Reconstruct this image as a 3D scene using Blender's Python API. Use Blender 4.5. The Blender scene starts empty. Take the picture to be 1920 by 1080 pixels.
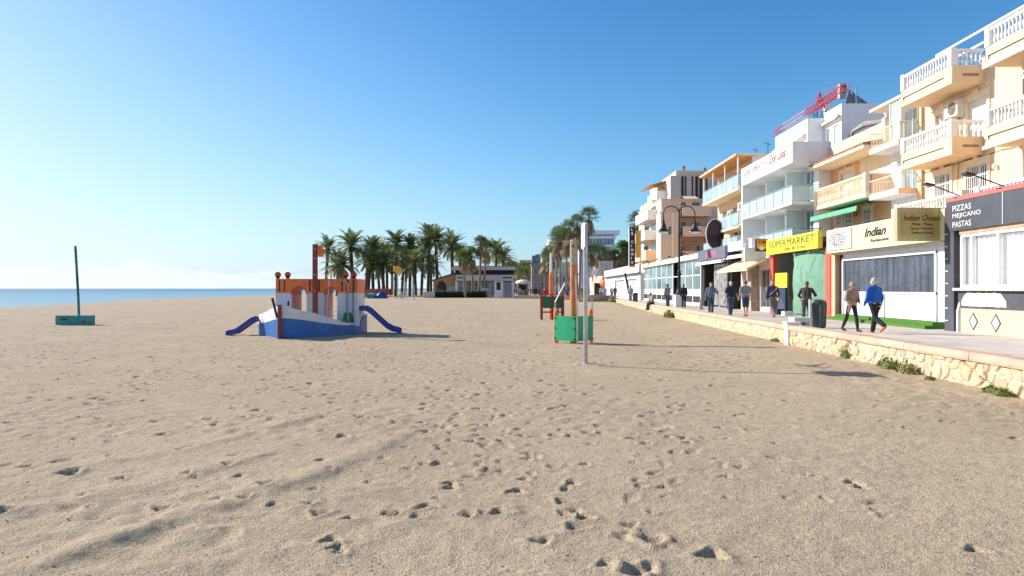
import bpy, math, random
import numpy as np
from mathutils import Vector, Matrix
R = math.radians
rnd = random.Random(7)
SC = bpy.context.scene
COL = SC.collection

# ------------------------------------------------------------------ camera, sky, sun, exposure
cam_d = bpy.data.cameras.new("camera"); cam = bpy.data.objects.new("camera", cam_d); COL.objects.link(cam)
cam.location = (0, 0, 2.0); cam.rotation_euler = (R(90), 0, 0)
cam_d.sensor_width = 36; cam_d.lens = 24.0; cam_d.shift_y = 1 / 1920
cam_d.clip_start = 0.1; cam_d.clip_end = 60000
SC.camera = cam

SUN_EL, SUN_AZ = 28.0, 25.0          # azimuth: degrees from -X towards +Y
sd = Vector((-math.cos(R(SUN_AZ)) * math.cos(R(SUN_EL)), math.sin(R(SUN_AZ)) * math.cos(R(SUN_EL)), math.sin(R(SUN_EL))))
sun_d = bpy.data.lights.new("sun", 'SUN'); sun = bpy.data.objects.new("sun", sun_d); COL.objects.link(sun)
sun_d.energy = 5.0; sun_d.angle = R(0.5); sun_d.color = (1.0, 0.93, 0.84)
sun.rotation_euler = (-sd).to_track_quat('-Z', 'Y').to_euler()

wd = bpy.data.worlds.new("World"); SC.world = wd; wd.use_nodes = True
nt = wd.node_tree; nt.nodes.clear()
def wn(t, **k):
    n = nt.nodes.new(t)
    for a, b in k.items(): setattr(n, a, b)
    return n
sky = wn('ShaderNodeTexSky', sky_type='NISHITA', sun_disc=False, sun_elevation=R(SUN_EL),
         sun_rotation=math.atan2(sd.x, sd.y), altitude=0, air_density=1.0, dust_density=.3, ozone_density=3.5)
bg = wn('ShaderNodeBackground'); bg.inputs[1].default_value = 0.11
out = wn('ShaderNodeOutputWorld')
tc = wn('ShaderNodeTexCoord'); sep = wn('ShaderNodeSeparateXYZ'); nt.links.new(tc.outputs['Generated'], sep.inputs[0])
mp = wn('ShaderNodeMapping'); mp.inputs['Scale'].default_value = (9, 9, 30); nt.links.new(tc.outputs['Generated'], mp.inputs[0])
no = wn('ShaderNodeTexNoise'); no.inputs['Scale'].default_value = 1.0; no.inputs['Detail'].default_value = 7; no.inputs['Roughness'].default_value = .6
nt.links.new(mp.outputs[0], no.inputs[0])
# a low bank of cumulus over the sea: cover falls off with elevation
rz = wn('ShaderNodeMapRange'); rz.inputs[1].default_value = 0.0; rz.inputs[2].default_value = 0.06; rz.inputs[3].default_value = 0.58; rz.inputs[4].default_value = 0.12
nt.links.new(sep.outputs[2], rz.inputs[0])
ad = wn('ShaderNodeMath', operation='ADD'); nt.links.new(no.outputs[0], ad.inputs[0]); nt.links.new(rz.outputs[0], ad.inputs[1])
st = wn('ShaderNodeMapRange'); st.inputs[1].default_value = 0.84; st.inputs[2].default_value = .98; st.inputs[3].default_value = 0; st.inputs[4].default_value = .5
nt.links.new(ad.outputs[0], st.inputs[0])
hs = wn('ShaderNodeHueSaturation'); hs.inputs['Saturation'].default_value = 1.24; hs.inputs['Value'].default_value = .97
nt.links.new(sky.outputs[0], hs.inputs['Color'])
gm = wn('ShaderNodeMix', data_type='RGBA', blend_type='MULTIPLY'); gm.inputs[0].default_value = 1.0; gm.inputs[7].default_value = (.74, 1.03, 1.08, 1)
nt.links.new(hs.outputs[0], gm.inputs[6])
# sea haze low over the horizon, paler towards the sun
mxx = wn('ShaderNodeMapRange'); mxx.inputs[1].default_value = -.62; mxx.inputs[2].default_value = .30; nt.links.new(sep.outputs[0], mxx.inputs[0])
hc = wn('ShaderNodeMix', data_type='RGBA'); hc.inputs[6].default_value = (5.6, 6.1, 6.8, 1); hc.inputs[7].default_value = (2.1, 3.5, 4.7, 1); nt.links.new(mxx.outputs[0], hc.inputs[0])
kk = wn('ShaderNodeMapRange'); kk.inputs[1].default_value = -.62; kk.inputs[2].default_value = .1; kk.inputs[3].default_value = -2.6; kk.inputs[4].default_value = -8.0; nt.links.new(sep.outputs[0], kk.inputs[0])
ex = wn('ShaderNodeMath', operation='MULTIPLY'); nt.links.new(sep.outputs[2], ex.inputs[0]); nt.links.new(kk.outputs[0], ex.inputs[1])
ex2 = wn('ShaderNodeMath', operation='EXPONENT'); nt.links.new(ex.outputs[0], ex2.inputs[0])
ex3 = wn('ShaderNodeMath', operation='MULTIPLY', use_clamp=True); ex3.inputs[1].default_value = .97; nt.links.new(ex2.outputs[0], ex3.inputs[0])
hz = wn('ShaderNodeMix', data_type='RGBA'); nt.links.new(ex3.outputs[0], hz.inputs[0]); nt.links.new(gm.outputs[2], hz.inputs[6]); nt.links.new(hc.outputs[2], hz.inputs[7])
cm = wn('ShaderNodeMix', data_type='RGBA'); cm.inputs[7].default_value = (6.6, 6.9, 7.3, 1)
nt.links.new(st.outputs[0], cm.inputs[0]); nt.links.new(hz.outputs[2], cm.inputs[6])
nt.links.new(cm.outputs[2], bg.inputs[0]); nt.links.new(bg.outputs[0], out.inputs[0])

SC.view_settings.view_transform = 'Standard'; SC.view_settings.look = 'None'
SC.view_settings.exposure = 0.56; SC.view_settings.gamma = 1.0
SC.render.engine = 'CYCLES'
SC.cycles.max_bounces = 6; SC.cycles.transparent_max_bounces = 12
SC.cycles.use_denoising = True

# ------------------------------------------------------------------ materials
MATS = {}
def M(name, col, rough=.65, var=.10, scale=2.5, bump=0.0, bscale=25, metal=0.0, spec=.4, dirt=0.0, dirtcol=(.25, .2, .15), alpha=1.0, emit=0):
    if name in MATS: return MATS[name]
    m = bpy.data.materials.new(name); m.use_nodes = True; MATS[name] = m
    t = m.node_tree; b = t.nodes['Principled BSDF']
    b.inputs['Roughness'].default_value = rough; b.inputs['Metallic'].default_value = metal
    b.inputs['Specular IOR Level'].default_value = spec
    if alpha < 1: b.inputs['Alpha'].default_value = alpha
    g = t.nodes.new('ShaderNodeNewGeometry')
    n = t.nodes.new('ShaderNodeTexNoise'); n.inputs['Scale'].default_value = scale; n.inputs['Detail'].default_value = 5
    t.links.new(g.outputs['Position'], n.inputs[0])
    mx = t.nodes.new('ShaderNodeMix'); mx.data_type = 'RGBA'
    lo = tuple(max(0, c * (1 - var * 1.6)) for c in col); hi = tuple(min(1, c * (1 + var)) for c in col)
    mx.inputs[6].default_value = (*lo, 1); mx.inputs[7].default_value = (*hi, 1)
    mr = t.nodes.new('ShaderNodeMapRange'); mr.inputs[1].default_value = .3; mr.inputs[2].default_value = .7
    t.links.new(n.outputs[0], mr.inputs[0]); t.links.new(mr.outputs[0], mx.inputs[0])
    last = mx.outputs[2]
    if dirt > 0:
        mp = t.nodes.new('ShaderNodeMapping'); mp.inputs['Scale'].default_value = (4, 4, .45)
        t.links.new(g.outputs['Position'], mp.inputs[0])
        n2 = t.nodes.new('ShaderNodeTexNoise'); n2.inputs['Scale'].default_value = 1.3; n2.inputs['Detail'].default_value = 7; n2.inputs['Roughness'].default_value = .7
        t.links.new(mp.outputs[0], n2.inputs[0])
        m2 = t.nodes.new('ShaderNodeMapRange'); m2.inputs[1].default_value = .5; m2.inputs[2].default_value = .8; m2.inputs[4].default_value = dirt
        t.links.new(n2.outputs[0], m2.inputs[0])
        x2 = t.nodes.new('ShaderNodeMix'); x2.data_type = 'RGBA'; x2.inputs[7].default_value = (*dirtcol, 1)
        t.links.new(m2.outputs[0], x2.inputs[0]); t.links.new(last, x2.inputs[6]); last = x2.outputs[2]
    t.links.new(last, b.inputs['Base Color'])
    if bump > 0:
        n3 = t.nodes.new('ShaderNodeTexNoise'); n3.inputs['Scale'].default_value = bscale; n3.inputs['Detail'].default_value = 4
        t.links.new(g.outputs['Position'], n3.inputs[0])
        bp = t.nodes.new('ShaderNodeBump'); bp.inputs['Strength'].default_value = 1; bp.inputs['Distance'].default_value = bump
        t.links.new(n3.outputs[0], bp.inputs['Height']); t.links.new(bp.outputs[0], b.inputs['Normal'])
    return m
def nd(m, t, **k):
    n = m.node_tree.nodes.new(t)
    for a, b in k.items(): setattr(n, a, b)
    return n

cream = M('cream_stucco', (.80, .595, .385), .85, .06, 1.2, .004, 40, dirt=.22, dirtcol=(.48, .34, .22))
cream_pale = M('pale_cream_stucco', (.84, .70, .52), .85, .04, 1.2, .003, 40, dirt=.12)
peach = M('peach_stucco', (.76, .43, .22), .85, .06, 1.0, .004, 40, dirt=.10)
peach_pale = M('pale_peach_stucco', (.80, .58, .40), .85, .05, 1.0, .003, 40, dirt=.12)
tan = M('tan_stucco', (.76, .53, .38), .85, .05, .6, .003, 40, dirt=.12)
white_w = M('white_stucco', (.80, .80, .80), .8, .04, 1.0, .003, 40, dirt=.22, dirtcol=(.5, .47, .43))
white_p = M('white_paint', (.82, .81, .79), .5, .03, 4, dirt=.06, dirtcol=(.5, .47, .43))
white_m = M('white_frame', (.80, .80, .80), .35, .02, 4)
shutterm = M('roller_shutter', (.80, .79, .76), .5, .03, 3)
glassm = M('window_glass', (.07, .10, .12), .06, .5, .9, spec=.9)
glassb = M('blue_window_glass', (.16, .26, .30), .05, .4, .7, spec=.9)
railglass = M('railing_glass', (.62, .78, .84), .12, .05, 2, spec=.7, alpha=.45)
curtain = M('curtain_cloth', (.80, .81, .78), .9, .06, 4)
greym = M('galvanised_steel', (.45, .46, .46), .38, .15, 6, metal=.7)
darkm = M('dark_metal', (.03, .03, .035), .45, .2, 4)
blackp = M('black_paint', (.018, .018, .02), .35, .2, 5)
anth = M('anthracite_panel', (.07, .075, .09), .45, .08, 1.5, dirt=.15, dirtcol=(.2, .19, .18))
concrete = M('concrete', (.50, .48, .45), .85, .12, 3, .004, 30, dirt=.25)
acm = M('ac_metal', (.66, .62, .55), .6, .08, 5, dirt=.3)
terra = M('roof_tile', (.45, .20, .10), .8, .2, 8, .01, 20)
orange_aw = M('orange_canvas', (.78, .40, .13), .85, .08, 2)
cream_aw = M('cream_canvas', (.82, .64, .40), .85, .06, 2)
green_aw = M('green_canvas', (.12, .42, .26), .85, .08, 2)
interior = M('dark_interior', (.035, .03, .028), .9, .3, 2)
yellow = M('yellow_sign', (.80, .66, .04), .5, .03, 2)
redp = M('red_paint', (.62, .06, .05), .5, .1, 3, dirt=.1)
turf = M('artificial_turf', (.075, .20, .025), .95, .25, 60, .01, 90)
stonecap = M('pink_coping', (.60, .40, .29), .8, .12, 2.2, .004, 40, dirt=.18, dirtcol=(.35, .25, .19))
hullblue = M('ship_blue', (.025, .14, .42), .45, .15, 2.5, dirt=.12, dirtcol=(.3, .35, .45))
slideblue = M('slide_blue', (.02, .05, .30), .3, .08, 3)
orangep = M('orange_paint', (.86, .20, .05), .5, .12, 3, dirt=.06)
redwood = M('dark_red_post', (.26, .035, .025), .5, .15, 5, dirt=.15)
greenp = M('green_panel', (.015, .36, .17), .45, .06, 3, dirt=.08)
tealp = M('teal_paint', (.07, .30, .27), .6, .15, 4, dirt=.3, dirtcol=(.03, .1, .1))
barewood = M('weathered_wood', (.46, .36, .27), .85, .25, 9, .01, 30, dirt=.3)
trunkd = M('date_palm_bark', (.13, .095, .065), .9, .35, 6, .03, 12)
trunkw = M('fan_palm_bark', (.27, .20, .14), .9, .3, 5, .02, 12)
frondm = M('date_palm_frond', (.21, .25, .10), .55, .4, .8)
fanm = M('fan_palm_leaf', (.15, .19, .05), .5, .4, .9)
skirtm = M('dry_palm_leaf', (.34, .25, .14), .8, .3, 1.5)
leafm = M('leaf_green', (.08, .14, .03), .6, .4, 4)
bushm = M('bush_green', (.07, .09, .03), .7, .5, 3)
skin = M('skin', (.58, .34, .24), .55, .06, 20, spec=.3)
for m_ in (frondm, fanm, leafm):                # leaves let some sun through
    t_ = m_.node_tree; p_ = t_.nodes['Principled BSDF']; tr_ = t_.nodes.new('ShaderNodeBsdfTranslucent'); mx_ = t_.nodes.new('ShaderNodeMixShader'); mx_.inputs[0].default_value = .38
    t_.links.new(p_.inputs['Base Color'].links[0].from_socket, tr_.inputs[0]); t_.links.new(p_.outputs[0], mx_.inputs[1]); t_.links.new(tr_.outputs[0], mx_.inputs[2]); t_.links.new(mx_.outputs[0], t_.nodes['Material Output'].inputs[0])
goldm = M('gold_sign', (.50, .38, .13), .35, .10, .8, metal=.3)

# ------------------------------------------------------------------ mesh helpers
KS = 0.02
class MB:
    def __init__(s, street=False): s.v = []; s.f = []; s.m = []; s.street = street
    def add(s, vs, fs, m=0):
        b = len(s.v); s.v += [tuple(p) for p in vs]; s.f += [tuple(b + i for i in f) for f in fs]; s.m += [m] * len(fs)
    def quad(s, a, b, c, d, m=0): s.add([a, b, c, d], [(0, 1, 2, 3)], m)
    def box(s, x0, x1, y0, y1, z0, z1, m=0):
        s.add([(x0, y0, z0), (x1, y0, z0), (x1, y1, z0), (x0, y1, z0), (x0, y0, z1), (x1, y0, z1), (x1, y1, z1), (x0, y1, z1)],
              [(0, 3, 2, 1), (4, 5, 6, 7), (0, 1, 5, 4), (1, 2, 6, 5), (2, 3, 7, 6), (3, 0, 4, 7)], m)
    def obox(s, c, ux, uy, uz, m=0):           # oriented box: centre and three half vectors
        c, ux, uy, uz = Vector(c), Vector(ux), Vector(uy), Vector(uz)
        P = [c + a * ux + b * uy + d * uz for d in (-1, 1) for a, b in ((-1, -1), (1, -1), (1, 1), (-1, 1))]
        s.add(P, [(0, 3, 2, 1), (4, 5, 6, 7), (0, 1, 5, 4), (1, 2, 6, 5), (2, 3, 7, 6), (3, 0, 4, 7)], m)
    def bar(s, p, q, w, h=None, m=0):
        p, q = Vector(p), Vector(q); h = h or w; d = (q - p); L = d.length / 2; d.normalize()
        up = Vector((0, 0, 1)) if abs(d.z) < .95 else Vector((1, 0, 0))
        a = d.cross(up).normalized(); b = a.cross(d).normalized()
        s.obox((p + q) / 2, d * L, a * w / 2, b * h / 2, m)
    def tube(s, pts, r, n=8, m=0, cap=True):
        pts = [Vector(p) for p in pts]; k = len(pts); rr = r if isinstance(r, (list, tuple)) else [r] * k
        rings = []; prev = None
        for i, p in enumerate(pts):
            d = (pts[min(i + 1, k - 1)] - pts[max(i - 1, 0)]).normalized()
            a = prev - d * prev.dot(d) if prev is not None else d.cross(Vector((0, 0, 1)) if abs(d.z) < .9 else Vector((1, 0, 0)))
            a.normalize(); prev = a; b = d.cross(a)
            rings.append([p + (a * math.cos(2 * math.pi * j / n) + b * math.sin(2 * math.pi * j / n)) * rr[i] for j in range(n)])
        vs = [q for g in rings for q in g]
        fs = [(i * n + j, i * n + (j + 1) % n, (i + 1) * n + (j + 1) % n, (i + 1) * n + j) for i in range(k - 1) for j in range(n)]
        if cap: fs += [tuple(range(n - 1, -1, -1)), tuple((k - 1) * n + j for j in range(n))]
        s.add(vs, fs, m)
    def lathe(s, cx, cy, prof, n=10, m=0, z0=0):
        vs = [(cx + r * math.cos(2 * math.pi * j / n), cy + r * math.sin(2 * math.pi * j / n), z0 + z) for r, z in prof for j in range(n)]
        k = len(prof)
        fs = [(i * n + j, i * n + (j + 1) % n, (i + 1) * n + (j + 1) % n, (i + 1) * n + j) for i in range(k - 1) for j in range(n)]
        fs += [tuple(range(n - 1, -1, -1)), tuple((k - 1) * n + j for j in range(n))]
        s.add(vs, fs, m)
    def ell(s, c, r, n=12, k=8, m=0):
        vs = [(c[0], c[1], c[2] - r[2])]
        for i in range(1, k):
            t = math.pi * i / k - math.pi / 2
            vs += [(c[0] + r[0] * math.cos(t) * math.cos(2 * math.pi * j / n), c[1] + r[1] * math.cos(t) * math.sin(2 * math.pi * j / n), c[2] + r[2] * math.sin(t)) for j in range(n)]
        vs.append((c[0], c[1], c[2] + r[2])); L = len(vs) - 1
        fs = [(0, 1 + (j + 1) % n, 1 + j) for j in range(n)]
        for i in range(k - 2):
            fs += [(1 + i * n + j, 1 + i * n + (j + 1) % n, 1 + (i + 1) * n + (j + 1) % n, 1 + (i + 1) * n + j) for j in range(n)]
        fs += [(L, 1 + (k - 2) * n + j, 1 + (k - 2) * n + (j + 1) % n) for j in range(n)]
        s.add(vs, fs, m)
    def cap(s, p, q, r1, r2, n=12):            # rounded tapered limb
        p, q = Vector(p), Vector(q); d = (q - p).normalized()
        pts, rr = [], []
        for t in (1, .8, .5): pts.append(p - d * r1 * math.sqrt(max(0, 1 - (1 - t) ** 2)) if 0 else p - d * r1 * math.sin(t * math.pi / 2)); rr.append(max(r1 * math.cos(t * math.pi / 2), r1 * .08))
        pts.append(p); rr.append(r1); pts.append(q); rr.append(r2)
        for t in (.5, .8, 1): pts.append(q + d * r2 * math.sin(t * math.pi / 2)); rr.append(max(r2 * math.cos(t * math.pi / 2), r2 * .08))
        s.tube(pts, rr, n)
    def build(s, name, mats, parent=None, smooth=False, off=None):
        me = bpy.data.meshes.new(name)
        o0 = off if off is not None else (LOC.get(parent.name, Vector()) if parent else Vector())
        vs = [(x + (KS * y if s.street else 0) - o0[0], y - o0[1], z - o0[2]) for x, y, z in s.v]
        me.from_pydata(vs, [], s.f)
        if not isinstance(mats, (list, tuple)): mats = [mats]
        for m in mats: me.materials.append(m)
        if len(mats) > 1: me.polygons.foreach_set('material_index', s.m)
        if smooth: me.polygons.foreach_set('use_smooth', [True] * len(me.polygons))
        me.update()
        o = bpy.data.objects.new(name, me); COL.objects.link(o)
        if parent: o.parent = parent; LOC[o.name] = o0
        return o
LOC = {}
def tag(o, label=None, cat=None, group=None, kind=None):
    if label: o['label'] = label
    if cat: o['category'] = cat
    if group: o['group'] = group
    if kind: o['kind'] = kind
    return o
def thing(name, label, cat, loc=(0, 0, 0), group=None, rz=0):
    o = bpy.data.objects.new(name, None); COL.objects.link(o); o.empty_display_size = .3
    o.location = loc; o.rotation_euler = (0, 0, rz); LOC[o.name] = Vector(loc)
    return tag(o, label, cat, group)
def lthing(name, label, cat, loc=(0, 0, 0), group=None, rz=0):   # parts given in local coordinates
    o = thing(name, label, cat, loc, group, rz); LOC[o.name] = Vector(); return o
def copy_tree(o, parent=None):
    c = o.copy(); COL.objects.link(c); c.parent = parent
    for ch in [k for k in COL.objects if k.parent == o]: copy_tree(ch, c)
    return c
def S(a, y, z): return Vector((a + KS * y, y, z))
def Yx(px, a): return a / ((px - 960) / 1280 - KS)

def text(s, o, right, up, w, h, mat, parent, name='lettering', ext=.01, shear=0, bold=0, align='L'):
    cu = bpy.data.curves.new(name, 'FONT'); cu.body = s; cu.shear = shear; cu.offset = bold; cu.resolution_u = 3; cu.space_line = 1.05
    if align == 'C': cu.align_x = 'CENTER'
    tmp = bpy.data.objects.new('tmp_text', cu)
    me = bpy.data.meshes.new_from_object(tmp); bpy.data.objects.remove(tmp)
    n = len(me.vertices); co = np.empty(n * 3, 'f'); me.vertices.foreach_get('co', co); co = co.reshape(-1, 3)
    mn, mx_ = co[:, :2].min(0), co[:, :2].max(0)
    right = Vector(right).normalized(); up = Vector(up).normalized(); nrm = right.cross(up)
    fs = [tuple(p.vertices) for p in me.polygons]
    sx = w / (mx_[0] - mn[0]); sy = h / (mx_[1] - mn[1])
    o = Vector(o)
    P = [o + right * float((c[0] - mn[0]) * sx) + up * float((c[1] - mn[1]) * sy) for c in co]
    bpy.data.meshes.remove(me)
    b = MB(); b.add([p + nrm * ext for p in P], fs)
    return b.build(name, mat, parent)

def vnoise(x, y, seed=0):
    xi = np.floor(x).astype(np.int64); yi = np.floor(y).astype(np.int64); fx = x - xi; fy = y - yi
    def h(a, b):
        v = (a * 374761393 + b * 668265263 + seed * 982451653) & 0xffffffff
        v = ((v ^ (v >> 13)) * 1274126177) & 0xffffffff
        return ((v ^ (v >> 16)) & 0xffff) / 65535.0
    ux = fx * fx * (3 - 2 * fx); uy = fy * fy * (3 - 2 * fy)
    return (h(xi, yi) * (1 - ux) + h(xi + 1, yi) * ux) * (1 - uy) + (h(xi, yi + 1) * (1 - ux) + h(xi + 1, yi + 1) * ux) * uy
def sstep(a, b, x): t = np.clip((x - a) / (b - a), 0, 1); return t * t * (3 - 2 * t)

# ------------------------------------------------------------------ ground: sand, sea, promenade
def wallX(y): return 8.28 + .048 * y
def baseH(x, y):
    h = .5 * sstep(35, 115, y)
    near = sstep(-5.0, -.2, x - wallX(y)) * (1 - sstep(75, 95, y))
    h = h + near * (.12 + .10 * sstep(14, 30, y) * 0)
    return h
def sandZ(x, y): return float(baseH(np.array([float(x)]), np.array([float(y)]))[0])
def sand():
    ys = [1.2]
    while ys[-1] < 60: ys.append(ys[-1] + .009 + .0040 * ys[-1])
    while ys[-1] < 1400: ys.append(ys[-1] * 1.02)
    ys = np.array(ys); NC = 820; t = np.linspace(-1.12, 1.0, NC)
    Y = np.repeat(ys[:, None], NC, 1); X = t[None, :] * (Y + 3.2)
    Z = baseH(X, Y)
    amp = 1 - .5 * sstep(60, 120, Y)
    Z += amp * ((vnoise(X * .35, Y * .35, 1) - .5) * .05 + (vnoise(X * 1.1, Y * 1.1, 2) - .5) * .016)
    Z += amp * ((vnoise(X * 3.1, Y * 3.1, 3) - .5) * .011 + (vnoise(X * 8, Y * 8, 4) - .5) * .008 + (vnoise(X * 19, Y * 19, 14) - .5) * .006 * (Y < 16))
    lump = vnoise(X * .5 + 9, Y * .5, 5); Z += amp * sstep(.45, .8, lump) * (vnoise(X * 6, Y * 6, 6) - .5) * .035
    # wheel ridges left by the beach cleaner
    for (pts, hh, wd_) in (([(-4.3, 3.9), (-3.39, 4.93), (-2.84, 5.97), (-1.98, 7.44), (-1.45, 9.1)], .062, .15),
                           ([(-5.4, 5.3), (-4.53, 6.04), (-3.74, 6.75), (-3.0, 7.9)], .04, .15),
                           ([(-5.0, 7.5), (-4.0, 8.3), (-3.57, 9.3), (-3.0, 10.8)], .03, .14)):
        acc = np.zeros_like(Z); brk = .45 + .75 * vnoise(X * 1.7, Y * 1.7, 11)
        for (x0, y0), (x1, y1) in zip(pts[:-1], pts[1:]):
            dx, dy = x1 - x0, y1 - y0
            s = np.clip(((X - x0) * dx + (Y - y0) * dy) / (dx * dx + dy * dy), 0, 1)
            side = (X - x0) * dy - (Y - y0) * dx
            d = np.hypot(X - x0 - s * dx, Y - y0 - s * dy)
            acc = np.maximum(acc, hh * .85 * brk * np.exp(-(d / (wd_ * np.where(side < 0, 1.8, .8))) ** 2))
        Z += acc
    # footprints
    rr = random.Random(21); F = []
    def walk(x, y, ang, n, step=.62, dep=.035):
        for i in range(n):
            s = 1 if i % 2 else -1
            F.append((x + s * .09 * math.cos(ang) + rr.gauss(0, .04), y - s * .09 * math.sin(ang) + rr.gauss(0, .04), ang + rr.gauss(0, .15), dep * rr.uniform(.5, 1.25)))
            x += math.sin(ang) * step; y += math.cos(ang) * step; ang += rr.gauss(0, .06)
    walk(.95, 4.9, -.22, 30, .66, .03); walk(-.9, 11.5, -.38, 40, .6, .03); walk(-.3, 12.5, -.25, 45, .6, .028); walk(-2.6, 12, -.45, 35, .6, .024)
    walk(3.5, 9.5, .9, 9, .6, .018); walk(4.5, 9.5, 1.1, 8, .6, .018); walk(1.2, 6.5, .5, 5, .7, .018)
    for _ in range(46): walk(rr.uniform(-34, 2), rr.uniform(13, 40), rr.uniform(-1.6, 1.6), rr.randint(10, 34), .62, rr.uniform(.025, .05))
    for _ in range(10): walk(rr.uniform(2, 8), rr.uniform(16, 40), rr.uniform(-1.6, 1.6), rr.randint(5, 16), .62, .03)
    for _ in range(150):
        y = 5.5 + 26 * rr.random() ** 1.1; F.append((rr.uniform(-.8, .62) * y, y, rr.uniform(0, 6.28), rr.uniform(.008, .026)))
    for _ in range(700):
        y = rr.uniform(16, 60); F.append((rr.uniform(-.95, .1) * y, y, rr.uniform(0, 6.28), rr.uniform(.02, .05)))
    H_ = []                                        # small deep heel and toe holes, as seen in the nearer sand
    for px, py, s in ((825, 868, 1.3), (843, 905, .9), (845, 912, .9), (940, 957, 1.2), (970, 920, .9), (982, 897, .8), (1057, 937, 1), (1098, 969, .9), (877, 963, .8), (880, 958, .6), (620, 1012, 1.0), (630, 1028, .8), (640, 1035, .7), (654, 970, .8), (600, 960, 1), (513, 945, .7),
                      (498, 912, 1.1), (1182, 982, .8), (1222, 1010, 1.2), (1230, 1015, .8), (1335, 1038, 1.3), (1080, 985, 1.1), (1095, 968, .8), (1015, 1012, 1), (1205, 1065, 1.4), (1190, 1072, 1), (1137, 1055, .8), (905, 958, .6), (1830, 1028, .9), (1600, 905, 1.1), (1615, 912, .8), (1360, 893, .8), (1195, 900, .7), (1200, 910, .7),
                      (510, 784, 1), (668, 782, .6), (756, 722, .7), (725, 715, .7), (850, 790, .7), (857, 778, .6), (835, 800, .7), (820, 797, .6), (815, 762, .7), (740, 792, .7), (893, 813, .6), (890, 805, .6), (908, 836, .8), (917, 878, .8), (938, 862, .7), (940, 824, .8), (900, 853, .6), (762, 747, .8), (710, 747, .6), (760, 838, .5),
                      (450, 895, .8), (350, 892, .6), (427, 876, .8), (340, 805, .5), (130, 890, 1.4), (140, 884, .9), (48, 878, .9), (200, 820, .9), (195, 818, .6), (290, 790, .6), (10, 962, .9), (135, 747, .8), (170, 740, .7), (60, 745, 1), (205, 735, .8), (250, 722, .8), (400, 706, .8), (405, 690, .7), (370, 706, .8), (315, 706, .7), (482, 690, .6), (1680, 776, .6), (1770, 798, .8), (1790, 800, .6), (1905, 788, .8), (1780, 776, .5), (1600, 818, .6), (1355, 870, .6), (1905, 832, 1.0)):
        Yh = 2560 / (py - 541); H_.append(((px - 960) / 1280 * Yh, Yh, s * .78))
    for _ in range(420):
        y = 6 + 22 * rr.random(); x = rr.gauss(-.045 * y - .6, .10 * y) if rr.random() < .45 else rr.uniform(-.75, .6) * y; H_.append((x, y, rr.uniform(.3, .72)))
    for _ in range(900):
        y = 9 + 38 * rr.random() ** 1.1; x = rr.uniform(-.78, -.02) * y
        if rr.random() < .25: x = rr.uniform(0, .35) * y
        H_.append((x, y, rr.uniform(.45, 1.05) * (.6 + y / 50)))
    for (x, y, s) in H_:
        i0, i1 = np.searchsorted(ys, [y - .3, y + .3]); w = y + 3.2; j0, j1 = np.searchsorted(t, [(x - .35) / w, (x + .35) / w])
        if i1 <= i0 or j1 <= j0: continue
        xs, yy = X[i0:i1, j0:j1] - x, Y[i0:i1, j0:j1] - y; r = np.hypot(xs / (.072 * s + .012), yy / (.055 * s + .02)) * (1 + .25 * np.sin(np.arctan2(yy, xs) * 3 + x * 9)); sc_ = min(1.3, .55 + y * .05)
        Z[i0:i1, j0:j1] += -.055 * s * sc_ * np.exp(-r ** 4) + .020 * s * np.exp(-((r - 1.55) / .5) ** 2)
    for (x, y, a, dep) in F:
        i0, i1 = np.searchsorted(ys, [y - .4, y + .4]); 
        if i1 <= i0: continue
        w = (y + 3.2)
        j0, j1 = np.searchsorted(t, [(x - .5) / w, (x + .5) / w])
        xs, yy = X[i0:i1, j0:j1] - x, Y[i0:i1, j0:j1] - y
        fz = .75 + .3 * math.sin(x * 9.1 + y * 5.3); u = (xs * math.sin(a) + yy * math.cos(a)) / (.14 * fz); v = (xs * math.cos(a) - yy * math.sin(a)) / (.058 * fz)
        u = u + .25 * np.sin(yy * 31 + x * 7) ; v = v + .22 * np.sin(xs * 37 + y * 5)
        v = v / (1 - .28 * np.tanh(-u * 1.5)) ; r = np.sqrt(u * u + v * v)
        Z[i0:i1, j0:j1] += -dep * np.exp(-(r ** 4) * .9) + dep * .40 * np.exp(-((r - 1.5) / .45) ** 2)
    # mound round the sign post
    d = np.hypot(X - 1.9, Y - 17.6); Z += .06 * np.exp(-(d / .5) ** 2)
    # the beach falls to the water; nothing of it rises under the promenade
    edge = -46.0 - .06 * Y + (vnoise(Y * .05, Y * 0, 8) - .5) * 3
    Z -= sstep(0, 9, edge - X) * 2.6 + np.clip(edge - X - 9, 0, 2000) * .01
    und = (X > wallX(Y) + .12) & (Y < 92); Z[und] = -.4
    und2 = (X > wallX(np.full_like(Y, 92.)) + .12) & (Y >= 92); Z[und2] = -.4
    N = Z.size; co = np.stack([X, Y, Z], -1).reshape(-1, 3).astype('f')
    nr = len(ys); idx = np.arange(N).reshape(nr, NC)
    q = np.stack([idx[:-1, :-1], idx[:-1, 1:], idx[1:, 1:], idx[1:, :-1]], -1).reshape(-1, 4)
    me = bpy.data.meshes.new('sand'); me.vertices.add(N); me.vertices.foreach_set('co', co.ravel())
    me.loops.add(q.size); me.loops.foreach_set('vertex_index', q.ravel().astype('i'))
    me.polygons.add(len(q)); me.polygons.foreach_set('loop_start', (np.arange(len(q)) * 4).astype('i'))
    me.polygons.foreach_set('use_smooth', np.ones(len(q), bool)); me.update(calc_edges=True)
    m = bpy.data.materials.new('beach_sand'); m.use_nodes = True; T = m.node_tree; b = T.nodes['Principled BSDF']
    b.inputs['Roughness'].default_value = .95; b.inputs['Specular IOR Level'].default_value = .15
    g = nd(m, 'ShaderNodeNewGeometry')
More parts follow.
